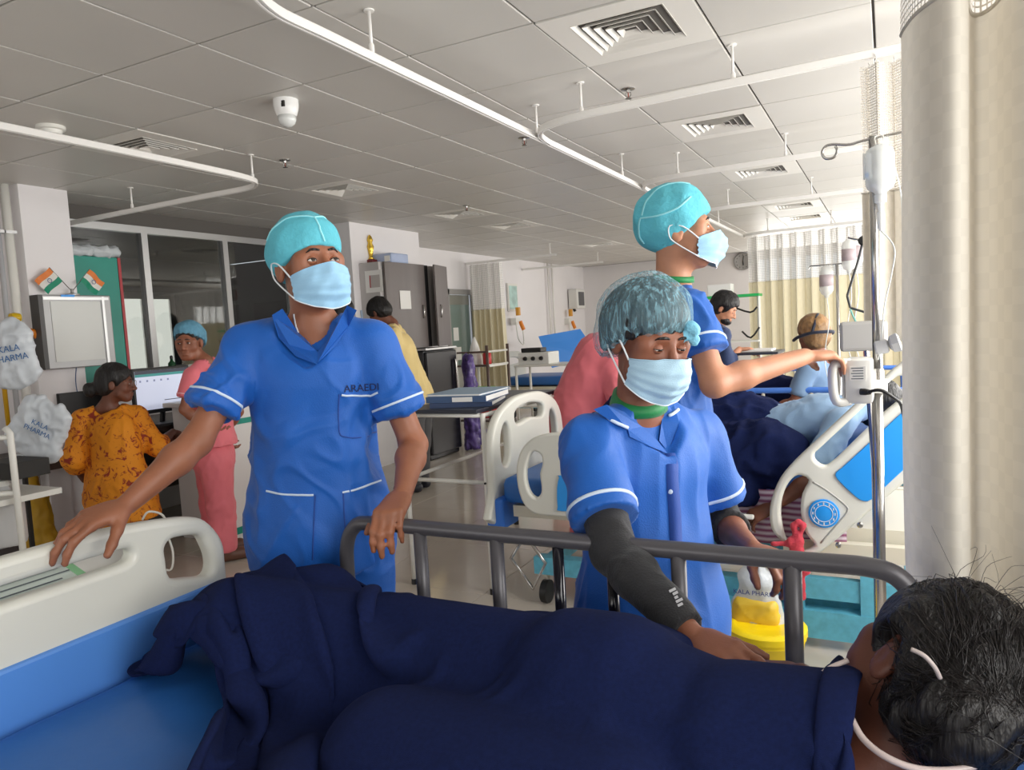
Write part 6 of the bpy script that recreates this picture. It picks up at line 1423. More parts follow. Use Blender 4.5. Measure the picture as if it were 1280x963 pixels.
rb = P(706, 500, y=5.6); RB = empty('waste_bin', (rb[0], rb[1], 0), 0, 'red waste bin standing behind the overbed table', 'bin'); MB().lathe([(.13, 0), (.15, .02), (.17, rb[2] - .12), (.175, rb[2] - .1)], (rb[0], rb[1], 0), 20).build('pail', mat('bin_red', (206, 40, 44), .4), RB, angle=40); MB().lathe([(.18, rb[2] - .1), (.18, rb[2] - .07), (.05, rb[2] - .04)], (rb[0], rb[1], 0), 20).build('lid', mat('bin_red', (0, 0, 0)), RB, angle=40)
# -- man in yellow shirt bending towards the pillar and a second man beyond him
m_yell = cloth('shirt_yellow', (226, 202, 138), .12, 240)
J = joints(head=P(474, 392, d=6.75), neck=P(490, 405, d=6.75), chest=P(503, 437, d=6.75), pelvis=P(522, 500, d=6.8), shR=P(500, 420, d=6.95), shL=P(493, 418, d=6.6), elR=P(492, 462, d=6.95), elL=P(488, 460, d=6.6), wrR=P(472, 470, d=6.9), wrL=P(468, 468, d=6.6), fwd=facing(-105, 0)); J['hM'] = frame_of(facing(-120, -35)); J['fwd'] = facing(-105); stand(J, foot_at=P(522, 606, z=.05)[:2]); J['fwd'] = nrm(facing(-105, -20))
t6 = person('man in yellow shirt leaning forward beside the grey cabinets', J, .010, sk4, finehead=False, eyes=False, torso_s=1.0); hair_on(t6, J['head'], J['hM'], 1.05, h=.009, seed=17, thick=.018, face=(.105, -.03)); garment_top(t6, J, .012, m_yell, hem_z=.84, sleeve=.75, seed=45, amp=.006, sl_r=.085, flare=.02, name='shirt', hemdir=(-.25, .1, -1)); garment_legs(t6, J, .015, m_grey, seed=4); shoes(t6, J, mat('shoe_dark', (44, 46, 56), .5), facing(-105))
J = joints(head=P(430, 392, d=7.0), neck=P(431, 413, d=7.0), chest=P(433, 440, d=7.0), pelvis=P(436, 515, d=7.0), shR=P(453, 424, d=7.0), shL=P(413, 424, d=7.0), elR=P(456, 465, d=6.95), elL=P(410, 465, d=6.95), wrR=P(440, 480, d=6.8), wrL=P(425, 480, d=6.8), fwd=facing(160)); J['hM'] = frame_of(facing(150, -10)); stand(J)
t7 = person('dark haired man hidden behind the capped man, only the head showing', J, .010, sk4, finehead=False, eyes=False); hair_on(t7, J['head'], J['hM'], 1.05, h=.009, seed=19, thick=.018); garment_top(t7, J, .012, m_nvy, hem_z=.85, sleeve=.75, seed=46, name='shirt'); garment_legs(t7, J, .015, m_grey, seed=4); shoes(t7, J, m_black)
# -- woman in patterned orange kurta at the computer
m_or = mat('kurta_orange', (214, 132, 18), .75, bump=.1, bscale=200); nt = m_or.node_tree; pb = nt.nodes['Principled BSDF']; tc = nt.nodes.new('ShaderNodeTexCoord'); nz = nt.nodes.new('ShaderNodeTexNoise'); nz.inputs['Scale'].default_value = 17; nz.inputs['Detail'].default_value = 5; nz.inputs['Roughness'].default_value = .7; nz.inputs['Distortion'].default_value = 1.2
rp = nt.nodes.new('ShaderNodeValToRGB'); rp.color_ramp.elements[0].position = .535; rp.color_ramp.elements[0].color = (*lin((222, 138, 18)), 1); rp.color_ramp.elements[1].position = .60; rp.color_ramp.elements[1].color = (*lin((140, 40, 20)), 1); nt.links.new(tc.outputs['Object'], nz.inputs['Vector']); nt.links.new(nz.outputs['Fac'], rp.inputs['Fac']); nt.links.new(rp.outputs['Color'], pb.inputs['Base Color'])
D = 4.75
J = joints(head=P(146, 480, d=D), neck=P(134, 508, d=D), chest=P(140, 548, d=D), pelvis=P(150, 615, d=D), shL=P(102, 524, d=D - .05), shR=P(172, 519, d=D + .1), elL=P(92, 575, d=D - .1), elR=P(196, 558, d=D + .1), wrL=P(106, 600, d=D + .15), wrR=P(216, 540, d=D + .4), fwd=facing(160)); J['hM'] = frame_of(facing(104, -2)); stand(J, .08)
t8 = person('woman in orange patterned kurta with black hair bun at the computer', J, .007, sk4, fem=True, arm_s=.9, torso_s=.92, neck_r=.046, hands=[dict(s='R', dir=(-.5, .6, -.2), palm=(0, 0, -1), side=1), dict(s='L', dir=(-.3, .6, -.3), palm=(0, 0, -1), side=-1)], lid=.4, look=(0, -5))
hair_on(t8, J['head'], J['hM'], 1.0, (0, -.150, -.035, .048), h=.006, seed=23, thick=.014, face=(.102, -.036))
tpk = garment_top(t8, J, .009, m_or, hem_z=.38, sleeve=1.35, sl_r=.066, seed=47, amp=.006, fem=True, flare=.06, neck_cut=.07, ts=1.16, name='kurta'); garment_legs(t8, J, .014, m_or, seed=5, r0=.09, r1=.08, r2=.07); shoes(t8, J, m_black)
hc8, M8 = J['head'], J['hM']; W8 = lambda x, y, z: hc8 + x * M8[0] + y * M8[1] + z * M8[2]
for q in (-1, 1): MB().tube([W8(q * .032 + .022 * math.cos(a), .104, .018 * math.sin(a)) for a in np.linspace(0, 2 * math.pi, 14, endpoint=False)], .0015, 5, closed=True).build('spectacle_rim', m_steel, t8)
# -- nurse in pink with blue cap looking back
D = 4.9
J = joints(head=P(236, 428, d=D), neck=P(256, 452, d=D + .02), chest=P(264, 490, d=D + .04), pelvis=P(266, 570, d=D + .06), shL=P(240, 470, d=D - .08), shR=P(288, 466, d=D + .18), elL=P(231, 512, d=D - .12), elR=P(298, 515, d=D + .22), wrL=P(256, 532, d=D - .1), wrR=P(276, 548, d=D + .3), fwd=facing(125)); J['hM'] = frame_of(facing(2, -4)); stand(J, .115)
t9 = person('nurse in pink uniform and blue cap looking back over her shoulder', J, .006, sk2, fem=True, arm_s=.86, torso_s=.92, neck_r=.044, look=(6, 0), lid=.3, hands=[dict(s='L', dir=(.3, .4, -.3), palm=(.3, .5, 0), side=-1, scale=.9), dict(s='R', dir=(.1, .4, -.5), palm=(0, .5, 0), side=1, scale=.9)])
tpn = garment_top(t9, J, .008, m_pink, hem_z=.78, sleeve=.66, sl_r=.068, seed=48, amp=.005, fem=True, flare=.07, neck_cut=.05, ts=1.06, name='uniform_top'); garment_legs(t9, J, .012, m_pink, seed=6, r0=.105, r1=.085, r2=.08); shoes(t9, J, mat('sandal_brown', (96, 62, 48), .5))
bp9 = bvh_of(tpn.data)
for s_ in 'RL': ring_ribbon(bp9, J['sh' + s_], J['el' + s_], .58, .12, .006).build('sleeve_piping', cloth('pink_pale', (240, 190, 196), .1), tpn, smooth=True)
ribbon(bp9, [P(251, 462, d=D), P(262, 458, d=D), P(274, 452, d=D), P(280, 448, d=D + .1)], .018, n=3).build('collar_trim', m_pinkd, tpn, smooth=True)
hair_on(t9, J['head'], J['hM'], .98, h=.008, seed=25, thick=.008, face=(.098, -.03))
cap_sdf(t9, J['head'], J['hM'], 1.0, mat('cap_steel_blue', (92, 146, 172), .8, bump=.4, bscale=60, var=.15, vscale=30), 'bouffant', .014, 21, 'bouffant_cap', 30, .003, .0, .012, h=.006)
# ------------------------------------------------------------------ nurse station and left side
m_lam = mat('counter_white', (222, 220, 218), .35); m_tealp = mat('teal_paint', (22, 140, 124), .4, var=.12, vscale=3); m_red2 = mat('edge_red', (176, 44, 52), .4)
ct_ = empty('counter', (-4.5, 4.9, 0), 0, 'white nurse station counter with teal stripes', 'counter')
MB().box((-4.8, 3.72, 0), (-4.25, 5.05, 1.0), bev=.006).build('body', m_lam, ct_); MB().box((-4.85, 3.68, 1.0), (-4.2, 5.1, 1.035), bev=.006).build('worktop', m_lam, ct_)
MB().box((-4.25, 3.72, .06), (-4.243, 5.05, .11)).build('stripe', m_tealp, ct_); MB().box((-4.25, 3.72, .86), (-4.243, 5.05, .90)).build('stripe', m_tealp, ct_); MB().box((-4.8, 3.713, .06), (-4.25, 3.72, .11)).build('stripe', m_tealp, ct_)
dk = empty('desk', (-5.3, 4.5, 0), 0, 'dark laminate computer desk under the glazing', 'desk'); m_dl = mat('desk_dark', (66, 52, 46), .45)
MB().box((-5.84, 3.5, .82), (-4.9, 5.9, .86), bev=.004).build('desk_top', m_dl, dk); MB().box((-5.8, 3.52, 0), (-4.95, 3.56, .82)).build('side_panel', m_dl, dk); MB().box((-5.8, 5.84, 0), (-4.95, 5.88, .82)).build('side_panel', m_dl, dk); MB().box((-5.82, 3.56, .2), (-5.78, 5.84, .82)).build('back_panel', m_dl, dk)
mo = empty('computer_monitor', (-5.0, 3.8, .86), 0, 'computer monitor with a lit pale screen on the station desk', 'monitor')
A_, B_, C_, D_ = P(165, 462, x=-5.0), P(236, 454, x=-5.0), P(236, 516, x=-5.0), P(165, 521, x=-5.0)
y0, y1 = A_[1], B_[1]; z0, z1 = D_[2] - .0, A_[2]
MB().box((-5.04, y0, z0), (-5.005, y1, z1), bev=.005).build('bezel', m_black, mo)
scr = MB().box((-5.006, y0 + .018, z0 + .03), (-5.002, y1 - .018, z1 - .02)).build('screen', mat('screen_glow', (188, 194, 214), .3, emit=.55), mo)
MB().box((-5.002, y0 + .018, z1 - .065), (-5.001, y1 - .018, z1 - .045)).build('title_bar', mat('screen_teal', (40, 130, 128), .3, emit=.4), scr); MB().box((-5.002, y0 + .018, z1 - .045), (-5.001, y1 - .018, z1 - .02)).build('menu_bar', mat('screen_dark', (50, 56, 80), .3), scr)
for k in range(5): MB().box((-5.002, y0 + .05 + .06 * k, z1 - .105), (-5.001, y0 + .065 + .06 * k, z1 - .09)).build('screen_icon', mat('screen_icon', (130, 140, 170), .3, emit=.3), scr)
MB().box((-5.002, (y0 + y1) / 2, z0 + .09), (-5.001, y1 - .05, z0 + .096)).build('text_line', m_ink, scr)
MB().tube([(-5.03, (y0 + y1) / 2, z0 + .03), (-5.05, (y0 + y1) / 2, .87)], .02, 8).build('stand', m_black, mo); MB().box((-5.14, (y0 + y1) / 2 - .1, .86), (-4.96, (y0 + y1) / 2 + .1, .872), bev=.004).build('foot', m_black, mo)
kb = MB().box((-4.96, y0 + .05, .862), (-4.82, y1 - .02, .885), bev=.005).build('keyboard', m_black, None); kb.location.x -= .0; tag(kb, 'black keyboard in front of the lit monitor', 'keyboard')
om = empty('computer_monitor', (-5.2, 3.3, .86), 0, 'dark switched-off screen half hidden behind the orange kurta', 'monitor'); q = P(102, 506, d=5.5); MB().box(q - [.02, .17, .10], q + [.015, .17, .10], bev=.005).build('bezel', m_black, om); MB().tube([q - [0, 0, .1], (q[0], q[1], .6)], .02, 8).build('stand', m_black, om)
hs = empty('sanitizer_bottle', P(212, 438, x=-5.8), 0, 'small dark green bottle on the ledge below the glazing', 'bottle'); q = P(214, 446, x=-5.78); q[2] = 1.225; MB().lathe([(.03, 0), (.032, .01), (.032, .08), (.014, .1), (.012, .12)], q, 14).build('bottle_body', mat('bottle_green', (28, 74, 44), .3), hs, smooth=True); MB().lathe([(.014, .12), (.014, .14), (.006, .15)], q, 10).build('cap', m_black, hs)
tb = empty('teal_board', (-5.7, 3.8, 1.2), 0, 'teal painted board with red edge beside the pillar', 'board'); MB().box((-5.80, 3.50, 1.15), (-5.74, 4.06, 2.22), bev=.004).build('panel', m_tealp, tb); MB().box((-5.81, 4.06, 1.15), (-5.735, 4.085, 2.22)).build('red_edge', m_red2, tb)
F = Field((-5.9, 3.45, 2.18), (-5.6, 4.1, 2.36), .012); F.cone((-5.76, 3.52, 2.25), (-5.76, 4.05, 2.27), .035, .045, .02); pbg = field_obj(F, 'plastic_wrap', m_poly, None, .012, 5, (20, 20, 20)); tag(pbg, 'roll of clear plastic lying on top of the teal board', 'plastic roll')
# light box on the pillar
lb = empty('xray_viewer', (-5.38, 3.4, 1.6), 0, 'grey framed x-ray light box mounted on the white pillar', 'light box')
y0, y1, z0, z1 = 3.13, 3.66, 1.34, 1.87
MB().box((-5.4, y0, z0), (-5.30, y1, z1), bev=.006).build('housing', mat('viewer_grey', (150, 150, 150), .35, metal=.4), lb); MB().box((-5.302, y0 + .07, z0 + .05), (-5.296, y1 - .09, z1 - .045)).build('diffuser_panel', mat('viewer_panel', (206, 208, 204), .3), lb)
MB().box((-5.40, y0 - .012, z0), (-5.298, y0 + .02, z1)).build('side_channel', mat('viewer_dark', (62, 60, 60), .4), lb); MB().box((-5.303, y1 - .075, z0 + .01), (-5.293, y1 - .055, z1 - .01)).build('film_strip', m_alu, lb); MB().box((-5.303, y0 + .02, z1 - .035), (-5.294, y1 - .02, z1 - .015)).build('film_clip', m_alu, lb)
q = np.array((-5.296, y0 + .2, z1 - .01)); MB().box(q - [.001, .05, .012], q + [.001, .05, .012]).build('brand_mark', m_sky2, lb)
MB().tube([(-5.33, 3.36, z0), (-5.37, 3.37, 1.2), (-5.36, 3.40, .9)], .004, 6, smooth=4).build('power_lead', mat('lead_blue', (70, 90, 130), .5), lb)
# crossed tricolour flags on a stand
m_saf, m_grn, m_fw = mat('flag_saffron', (226, 128, 60), .6), mat('flag_green', (22, 140, 108), .6), mat('flag_white', (224, 222, 216), .6)
fs = empty('flag_stand', (-5.35, 3.37, 1.87), 0, 'two small crossed tricolour flags above the light box', 'flags'); base = np.array((-5.35, 3.40, 1.87))
MB().lathe([(.05, 0), (.05, .01), (.012, .02), (.01, .05)], base, 16).build('base', mat('stand_grey', (150, 148, 146), .3, metal=.5), fs, angle=40)
for sgn in (-1, 1):
    tip = base + np.array((.0, sgn * .15, .20)); MB().tube([base + [0, 0, .03], tip], .003, 6).build('staff', m_steel, fs); al = nrm(tip - base - [0, 0, .03]); w_ = nrm(np.array((0, sgn * .75, -.55)) - al * al.dot(np.array((0, sgn * .75, -.55)))); w_ = -w_ if False else w_
    fl_ = empty('flag', tip); fl_.parent = fs; fl_.matrix_parent_inverse = parent_matrix(fs).inverted()
    for k, mm in enumerate((m_saf, m_fw, m_grn)):
        rows = [[tip - al * (.042 * (k + j / 3)) + np.array((0, -sgn * 1.0, -.35)) / 1.06 * (.0 if i == 0 else .15 * i / 7) * -1 * 0 + w_ * .0 + np.array((.012 * math.sin(i * .9 + k * .2), sgn * -.0, 0)) + nrm(np.array((0, -sgn * .55, -.45))) * 0 + (np.array((0, sgn * .55, -.35)) * 0 + np.array((0, -sgn * .5, .0)) * 0 + (lambda v: v * .15 * i / 7)(nrm(np.cross(al, (1, 0, 0))) * sgn)) for j in range(4)] for i in range(8)]
        MB().grid(rows).build('stripe', mm, fl_, smooth=True)
    cc = tip - al * .063 + nrm(np.cross(al, (1, 0, 0))) * sgn * .075 + np.array((.016, 0, 0)); MB().tube([cc + .015 * (math.cos(a) * np.array((0, 1, 0)) + math.sin(a) * np.array((0, 0, 1))) for a in np.linspace(0, 2 * math.pi, 16, endpoint=False)], .002, 5, closed=True).build('wheel', mat('wheel_blue', (60, 80, 140), .6), fl_)
# gas pipes on the side of the pillar
for k, (dy, r_, mm, lb_) in enumerate(((-.03, .03, m_white, 'thick white pipe running up the side of the pillar'), (-.10, .018, m_pgrey, 'thin grey pipe beside the thick white one'), (-.17, .015, mat('pipe_yellow', (196, 150, 20), .4), 'yellow gas pipe at the far left edge'))):
    g_ = empty('wall_pipe', (-5.50, 3.08 + dy, 0), 0, lb_, 'pipe', 'pipes on the pillar'); MB().tube([(-5.44, 3.08 + dy, .5), (-5.44, 3.08 + dy, 2.64)], r_, 10).build('pipe', mm, g_, smooth=True)
    for z in (.9, 1.6, 2.3): MB().box((-5.47, 3.08 + dy - r_ - .006, z), (-5.405, 3.08 + dy + r_ + .006, z + .02)).build('bracket', m_alu, g_)
q = P(30, 415, x=-5.40); vv_ = empty('gas_valve', q, 0, 'orange and yellow gas valve beside the pillar', 'valve'); MB().lathe([(.03, -.03), (.035, 0), (.03, .03)], q - [.0, .05, -.1], 12, (0, 1, 0)).build('yellow_knob', mat('valve_yellow', (214, 176, 20), .4), vv_, angle=40); MB().tube([q, q + [.02, .05, .0], q + [.02, .08, -.05]], .02, 8, smooth=3).build('orange_lever', mat('valve_orange', (226, 130, 20), .4), vv_, smooth=True); MB().tube([q + [0, -.05, .1], q + [0, -.02, 0]], .015, 8).build('brass_body', mat('brass', (150, 110, 50), .3, metal=.8), vv_)
# trolley frame, pharmacy bags, can and boxes at the left edge
tr = empty('trolley', (-4.1, 2.0, 0), 0, 'white tube trolley frame at the left edge', 'trolley'); a, b = P(12, 537, d=3.7), P(30, 700, d=3.75)
bx_, by_ = (a[0] + b[0]) / 2, (a[1] + b[1]) / 2
MB().tube([(bx_, by_, .08), (bx_, by_, a[2] - .02), (bx_ - .02, by_ - .012, a[2] + .01)], .016, 10).build('post', m_white, tr, smooth=True); MB().tube([(bx_ - .5, by_ - .3, .08), (bx_ - .5, by_ - .3, a[2])], .016, 10).build('post', m_white, tr, smooth=True)
for z in (a[2] - .04, .76): MB().tube([(bx_, by_, z), (bx_ - .5, by_ - .3, z)], .013, 8).build('bar', m_white, tr, smooth=True)
MB().box((bx_ - .62, by_ - .35, .70), (bx_ - .04, by_ + .25, .73)).build('shelf', m_white, tr); MB().box((bx_ - .62, by_ - .35, .28), (bx_ - .04, by_ + .25, .31)).build('shelf', m_white, tr)
for dx, dy in ((0, 0), (-.5, -.3)): MB().lathe([(.02, -.015), (.04, -.012), (.04, .012), (.02, .015)], (bx_ + dx, by_ + dy, .04), 14, (1, .3, 0)).build('caster', m_black, tr)
def pharm_bag(px_, py_, d, rx, rz_, label, tilt, txt, size, seed):
    c = P(px_, py_, d=d); F = Field(c - .3, c + .3, .010); n_ = TOWARD; fr_ = np.array([IMR * math.cos(tilt) + np.array([0, 0, 1]) * math.sin(tilt), -TOWARD, np.array([0, 0, 1]) * math.cos(tilt) - IMR * math.sin(tilt)])
    [F.cone(c + fr_[0] * a_ * rx * .8 + fr_[2] * rz_ * .9, c + fr_[0] * a_ * rx * .8 - fr_[2] * rz_ * .9, .03, .045, .05, (TOWARD, .6)) for a_ in (-1, -.5, 0, .5, 1)]; [F.cone(c + fr_[0] * a_ * rx * .7 + fr_[2] * rz_ * .8, c + fr_[0] * a_ * rx * .5 + fr_[2] * rz_ * 1.35, .025, .012, .02, (TOWARD, .5)) for a_ in (-1, 1)]
    X, Q = F.mesh(); N = normals_of(X, Q); X = X + N * (.010 * vnoise(X, 12, seed) + .012 * (1 - 2 * np.abs(vnoise(X, 13, seed + 1))) + .006 * (1 - 2 * np.abs(vnoise(X, 31, seed + 2))))[:, None]; o = link('carrier_bag', np_mesh(X, Q, 'carrier_bag'), mat('carrier_white', (206, 212, 218), .35), None); tag(o, label, 'bag')
    bv_ = bvh_of(o.data); q = on(bv_, px_, py_, d)
    for k, s_ in enumerate(txt): link('bag_print', text_mesh(s_, size, (q + n_ * .014 + fr_[2] * (size * .5 - size * 1.05 * k), fr_[0], fr_[2], n_)), mat('print_blue', (60, 110, 166), .6), o)
    return o
pharm_bag(14, 442, 4.1, .10, .13, 'white pharmacy bag with blue lettering hanging at the left edge', .12, ('KALA', 'PHARMA'), .05, 4)
pharm_bag(50, 535, 4.2, .135, .12, 'crumpled white pharmacy bag lying on the trolley', -.5, ('KALA', 'PHARMA'), .04, 9)
sv = empty('supply_rack', (-4.6, 2.2, 0), 0, 'low dark rack behind the trolley under the pharmacy bags', 'rack'); q = P(50, 590, d=5.2); MB().box((q[0] - .5, q[1] - .3, q[2] + .05), (q[0] + .35, q[1] + .25, q[2] + .11)).build('top_shelf', mat('rack_brown', (72, 60, 54), .5), sv); MB().box((q[0] - .48, q[1] - .28, .0), (q[0] + .33, q[1] + .23, .04)).build('lower_shelf', mat('rack_brown', (0, 0, 0)), sv)
for dx in (-.48, .32):
    for dy in (-.28, .22): MB().box((q[0] + dx - .012, q[1] + dy - .012, 0), (q[0] + dx + .012, q[1] + dy + .012, q[2] + .05)).build('post', m_dark, sv)
yb = P(46, 645, d=5.0); yb_ = poly_bag('waste_bag', 'yellow waste bag hanging behind the trolley', yb, .10, .07, .22, mat('bag_yellow', (190, 148, 22), .5, alpha=.95), 6, h=.012); yb_.data.materials[0] = MATS['bag_yellow']
jc = P(8, 645, d=4.0); jc_ = empty('jerrycan', (jc[0], jc[1], jc[2] - .15), 0, 'white plastic jerrycan on the trolley\'s lower shelf', 'can'); F = Field(jc - .3, jc + .3, .01); F.cone(jc - [0, 0, .12], jc + [0, 0, .05], .09, .09, .02); F.cone(jc + [0, 0, .09], jc + [0, 0, .16], .04, .025, .03); F.cut(jc - [0, 0, .16], (0, 0, -1)); field_obj(F, 'can_body', mat('can_white', (196, 196, 196), .35), jc_); MB().lathe([(.03, 0), (.03, .03)], jc + [0, 0, .165], 12).build('can_cap', m_white, jc_)
bx2 = P(20, 585, d=4.0); o = MB().box(bx2 - [.14, .1, .045], bx2 + [.14, .1, .045], bev=.004).build('instrument_case', m_dark, None); tag(o, 'dark instrument case beside the white trolley post', 'case'); 
q = P(50, 590, d=5.2) + [.15, -.15, .14]; F = Field(q - .25, q + .25, .009)
for a in ((0, 0, 0), (.06, .02, .015), (-.07, -.02, .0), (.02, .0, -.03)): F.ell(q + np.array(a), (.05, .035, .03), None, .02)
o = field_obj(F, 'crumpled_wrap', m_poly, None, .010, 8, (30, 30, 30)); tag(o, 'crumpled clear wrapper on the dark rack', 'wrapper')
cbx = empty('cable', P(210, 640, d=4.0), 0, 'pale looped cable hanging behind the near footboard', 'cable'); MB().tube([P(178, 650, d=3.9), P(186, 640, d=3.9), P(204, 645, d=3.95), P(208, 665, d=4.0), P(216, 690, d=4.0), P(214, 712, d=4.0), P(200, 716, d=4.0), P(196, 760, d=4.0), P(200, 716, d=4.0) * [1, 1, 0] + [0, 0, .006]], .006, 8, smooth=5).build('cord', m_white, cbx, smooth=True)
# ------------------------------------------------------------------ cabinets, fridge and racks along the side wall
m_wood = mat('laminate_grey_brown', (104, 96, 94), .4, var=.12, vscale=5, stretch=(1, 1, .06), bump=.05, bscale=30)
XC = -4.72
cabn = empty('wall_cabinet', (-4.9, 7.0, 1.3), 0, 'tall grey-brown two door wall cabinet, one door ajar', 'cabinet')
yA = P(482, 380, x=XC)[1]; yM = P(531, 380, x=XC)[1]; yB = P(559, 380, x=XC)[1]; zT = P(500, 329, x=XC)[2]; zB = P(510, 436, x=XC)[2]
MB().box((-5.0, yA - .05, zB), (XC - .02, yB - .1, zT), bev=.004).build('carcass', mat('cabinet_side', (188, 184, 182), .5), cabn)
def cdoor(p0, p1, hy):
    d = nrm(np.array(p1) - np.array(p0)); n_ = np.array((d[1], -d[0], 0)); L = np.linalg.norm(np.array(p1) - np.array(p0)); v = []
    for a in (0, L):
        for z in (zB, zT):
            for k in (0, .02): v.append(np.array((p0[0], p0[1], 0)) + d * a + n_ * k + np.array((0, 0, z)))
    o = MB().add(v, [(0, 1, 3, 2), (4, 6, 7, 5), (0, 4, 5, 1), (2, 3, 7, 6), (0, 2, 6, 4), (1, 5, 7, 3)]).build('door', m_wood, cabn)
    h0 = np.array((p0[0], p0[1], 0)) + d * hy + n_ * .035; MB().tube([h0 + [0, 0, 1.62] - n_ * .015, h0 + [0, 0, 1.63], h0 + [0, 0, 1.75], h0 + [0, 0, 1.76] - n_ * .015], .010, 8).build('handle', m_steel, o, smooth=True); return o
d1 = cdoor((XC, yA, 0), (XC, yM, 0), (yM - yA) * .9); d2 = cdoor((XC + .10, yM + .06, 0), (XC, yB, 0), .12)
MB().box((XC - .03, yM, zB), (XC - .0, yM + .1, zT)).build('dark_gap', m_black, cabn)
q = P(507, 375, x=XC + .025); MB().box(q - [.001, .10, .10], q + [.001, .10, .10]).build('notice', m_paper, d1)
q = P(468, 350, y=yA - .051); MB().box(q - [.12, .001, .13], q + [.10, .001, .10]).build('notice', m_paper, cabn); MB().box(q - [.06, .002, .08], q + [.07, -.001, .05]).build('notice_table', mat('print_pale_grey', (188, 182, 178), .7), cabn); MB().box(q - [.062, .003, .08], q + [-.05, -.002, .05]).build('notice_mark', m_red2, cabn)
q = P(463, 310, y=yA + .15); q[2] = zT; tp_ = empty('trophy', q, 0, 'small gold trophy on top of the wall cabinet', 'trophy'); MB().box(q - [.05, .05, 0], q + [.05, .05, .05], bev=.004).build('plinth', mat('plinth_red', (110, 30, 30), .4), tp_); MB().lathe([(.04, .05), (.018, .08), (.028, .14), (.04, .19), (.022, .23), (.034, .26), (.02, .30), (.004, .32)], q, 14).build('figure', mat('gold', (226, 190, 80), .25, metal=.9), tp_, smooth=True)
q = P(487, 322, y=yA + .35); q[2] = zT; cn = empty('carton', q, 0, 'pale blue wrapped carton next to the trophy', 'box'); MB().box(q - [.14, .16, 0], q + [.14, .16, .11], bev=.015).build('box_body', mat('carton_blue', (170, 184, 214), .45, var=.08), cn); MB().box(q + [.05, -.165, .02], q + [.12, -.16, .08]).build('label_patch', m_paper, cn)
q = P(445, 420, x=-4.995); o = MB().box(q - [.003, .18, .22], q + [.003, .16, .14]).build('poster', m_paper, None); tag(o, 'white paper notice on the broad pillar behind the yellow shirted man', 'poster')
q = P(460, 395, x=-4.993); o = MB().box(q - [.002, .12, .06], q + [.002, .12, .06]).build('poster', mat('poster_blue', (168, 186, 206), .7), None); tag(o, 'small blue-grey notice on the broad pillar', 'poster')
fr = empty('refrigerator', (-4.95, 7.3, 0), 0, 'black refrigerator below the wall cabinet', 'refrigerator'); m_fr = mat('fridge_black', (26, 26, 32), .25)
y0, y1 = P(533, 500, x=-4.62)[1], P(571, 500, x=-4.62)[1]
MB().box((-4.985, y0, .0), (-4.62, y1, 1.25), bev=.015).build('body', m_fr, fr); MB().box((-4.62, y0 + .01, .06), (-4.58, y1 - .01, 1.23), bev=.012).build('door', m_fr, fr); MB().tube([(-4.555, y1 - .09, .55), (-4.545, y1 - .09, .65), (-4.545, y1 - .09, 1.05), (-4.555, y1 - .09, 1.12)], .013, 8, smooth=3).build('handle', m_steel, fr, smooth=True); MB().box((-4.985, y0 - .005, 1.25), (-4.58, y1 + .005, 1.275), bev=.004).build('top_trim', m_alu, fr)
F = Field((-4.75, y1 - .05, -.02), (-4.2, y1 + .5, 1.2), .016); q = np.array((-4.5, y1 + .15, 0))
for k in range(7): F.cone(q + [rng.normal(0, .05), rng.normal(0, .08), .04 + .1 * rng.random()], q + [rng.normal(0, .03), rng.normal(0, .05), 1.12], .045, .03, .02)
o = field_obj(F, 'polythene_bundle', mat('bundle_purple', (92, 74, 140), .3, var=.45, vscale=14), None, .018, 7, (22, 22, 6)); tag(o, 'purple polythene bundle hanging beside the refrigerator', 'bundle')
# rack trolley with red bottle
rk = empty('rack_trolley', P(615, 520, y=8.2) * [1, 1, 0], 0, 'brown and white tube rack trolley in the aisle', 'trolley'); a = P(608, 432, y=8.0); b = P(634, 432, y=8.5); zt = a[2]; m_br = mat('tube_brown', (96, 78, 70), .4)
for q, mm in ((a, m_br), (b, m_br), (a + [-.45, .0, 0], m_white), (b + [-.45, 0, 0], m_white)): MB().tube([(q[0], q[1], .0), (q[0], q[1], zt)], .02, 8).build('post', mm, rk, smooth=True)
for z in (zt - .08, zt - .25, .55, .3): 
    MB().tube([(a[0], a[1], z), (b[0], b[1], z)], .014, 6).build('bar', m_white, rk); MB().tube([(a[0] - .45, a[1], z), (a[0], a[1], z)], .014, 6).build('bar', m_br, rk)
MB().box((a[0] - .45, a[1], .3), (b[0], b[1], .32)).build('shelf', m_white, rk); MB().box((a[0] - .45, a[1], zt - .27), (b[0], b[1], zt - .25)).build('shelf', m_white, rk)
q = (a + b) / 2 + [-.1, -.1, 0]; q[2] = zt - .25; bt_ = empty('solution_bottle', q, 0, 'red bottle on the rack trolley', 'bottle'); MB().lathe([(.05, 0), (.055, .02), (.055, .14), (.02, .18), (.018, .21)], q, 14).build('bottle_body', mat('bottle_red', (206, 40, 44), .35), bt_, smooth=True); MB().lathe([(.022, .21), (.022, .24)], q, 10).build('cap', m_white, bt_)
q = q + [-.2, .05, 0]; cn_ = empty('paper_cone', q, 0, 'tall pale cone wrapped in paper on the rack trolley', 'cone'); MB().lathe([(.09, 0), (.09, .1), (.05, .25), (.01, .36)], q, 14).build('wrap', m_paper, cn_, smooth=True)
q = np.array((a[0] - .2, (a[1] + b[1]) / 2, .32)); o = MB().box(q - [.18, .12, 0], q + [.18, .12, .2], bev=.01).build('plastic_crate', mat('crate_red', (214, 52, 50), .4), None); tag(o, 'red plastic crate on the lower shelf of the rack trolley', 'crate')
q = np.array((a[0] - .2, (a[1] + b[1]) / 2 + .02, .55)); o = MB().box(q - [.18, .1, 0], q + [.1, .1, .16], bev=.01).build('plastic_crate', mat('crate_green', (120, 190, 40), .4), None); tag(o, 'lime green plastic crate above the red one', 'crate')
